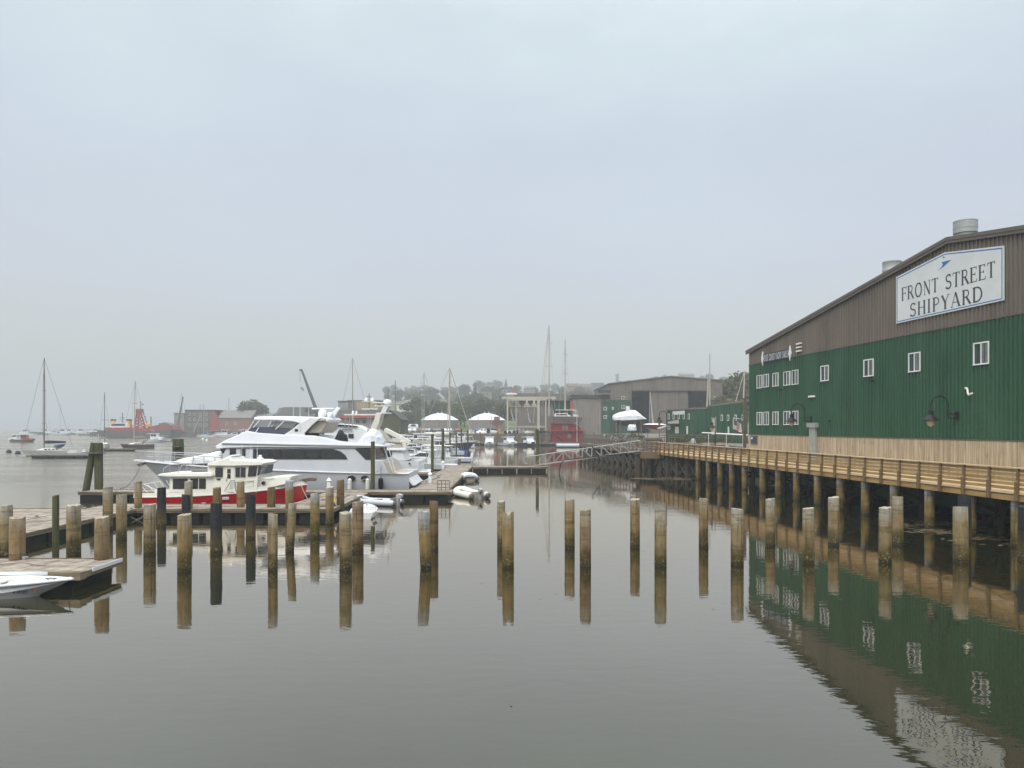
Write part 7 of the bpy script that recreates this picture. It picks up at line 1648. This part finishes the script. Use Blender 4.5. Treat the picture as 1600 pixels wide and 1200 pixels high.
for i,(px,D,s_,k,l_) in enumerate(((1116,262,1.0,1,'dark leafy tree just right of the hangar corner'),(1128,255,1.35,0,'tall leafy tree behind the workshop roof, right of the hangar'),(1141,250,1.45,4,'tall spreading tree behind the pale yard mast'),(1152,246,1.55,1,'tallest dark tree left of the big green shed'),(1164,240,1.6,4,'leafy tree touching the edge of the big green shed'),(1176,236,1.7,0,'leafy tree mostly hidden by the big green shed'),(1135,232,1.0,4,'lower bushy tree behind the workshop roof'),(1150,228,1.05,2,'lower pale tree beside the pale yard mast'),
    (387,415,1.3,1,'dark round tree left of its twin, behind the barn roof'),(398,420,1.45,4,'dark round tree standing above the long grey shed'),(408,418,1.2,1,'dark round tree at the right of the grey shed clump'),(375,430,.9,2,'low pale tree between the barn roof and the dark round clump'),
    (468,345,1.0,1,'dark tree behind the slate roofed hall'),(478,340,.95,4,'dark bushy tree right of the slate roofed hall'),(503,300,.85,4,'tree top showing right of the dark crane boom'),(497,300,.8,1,'small tree crown at the foot of the dark crane boom'),
    (640,322,.62,4,'dark bush-like tree above the small grey house'),(633,318,.5,1,'short dark tree left of the small grey house'),(655,330,.5,0,'short tree right of the small grey house'))):
    tree(k,(px-CX)/F*D,D,s_,l_,'single trees near the buildings')
for p_ in protos:
    for c in list(p_.children): bpy.data.objects.remove(c)
    bpy.data.objects.remove(p_)
# hillside houses
def hh(x0,x1,yb,ye,yr,D,m,label,rm='roofdark',ridge='x',wins=()):
    house('hill_house',label,'house',x0,x1,D,yb,ye,yr,m,rm,9,ridge,group='houses on the hillside',wins=wins)
hh(749,768,622,611,607,500,'brownlt','long brown house with pale roof line among hill trees, left of the brick one','roofgrey','flat',[(752,756,614,618),(760,764,614,618)])
hh(784,800,618,607,604,520,'housegrey','grey two storey house on the hill above the boat hoist','roofdark','x',[(787,790,609,614),(793,797,609,614)])
hh(800,809,618,609,602,519,'brick','brick gabled wing beside the grey hill house above the boat hoist','brick','y')
hh(886,903,612,603,599,700,'brick','red brown house on the hill left of the pale hill house','shingle','x')
hh(903,925,613,605,600,700,'brick','long red brown hill house left of the hangar ridge','shingle','x')
hh(925,944,612,604,598,720,'housegrey','pale hill house just left of the hangar roof','roofdark','x')
hh(620,632,637,632,629,470,'cream','pale terraced house on the green slope, lowest of three','roofgrey','x')
hh(632,645,634,629,625,480,'cream','pale terraced house on the green slope, middle of three','roofgrey','x')
hh(647,660,640,635,631,460,'cream','white cottage on the slope left of the pale mast pair','roofgrey','x')
hh(820,836,612,606,603,640,'brownlt','low tan house on the hill above the hoist shed','roofgrey','x')
hh(1062,1085,592,586,583,900,'brownlt','faint house on the misty crest above the hangar','roofgrey','x')
hh(963.5,967,592,585,584,900,'housegrey','faint chimney-like tower on the misty crest left of the hangar ridge','roofdark','flat')
hh(768,784,650,640,636,352,'brick','brick cottage low on the hill between the right dome tent and the hoist','roofdark','x',[(772,775,643,647)])
q=MB()
for px,D in ((745,350),(650,318)): a=P(px,590,D); q.tube([(a.x,D,0),(a.x,D,8)],.15,6)
a=P(650,630,318); q=MB(); q.tube([(a.x,318,2),(a.x,318,a.z)],.16,6); q.box(a.x-1,a.x+1,317.9,318.1,a.z-1,a.z-.8); tag(q.build('utility_pole','oldwood'),'thin utility pole behind the parked cars','pole')
# =============== HAZE ===============
HAZE=.00085
q=MB(); q.box(-3900,3900,-55,5900,-3.0,85)
hz=q.build('haze','white'); hz.data.materials.clear(); hm=bpy.data.materials.new('haze'); hm.use_nodes=True; t=hm.node_tree; t.nodes.clear()
o_=N('ShaderNodeOutputMaterial',t); v_=N('ShaderNodeVolumePrincipled',t); v_.inputs['Color'].default_value=(.80,.85,.87,1); v_.inputs['Density'].default_value=HAZE; v_.inputs['Anisotropy'].default_value=.2; t.links.new(v_.outputs[0],o_.inputs['Volume']); hz.data.materials.append(hm)
stuff(hz,'thin pale fog hanging over the whole harbour','haze')
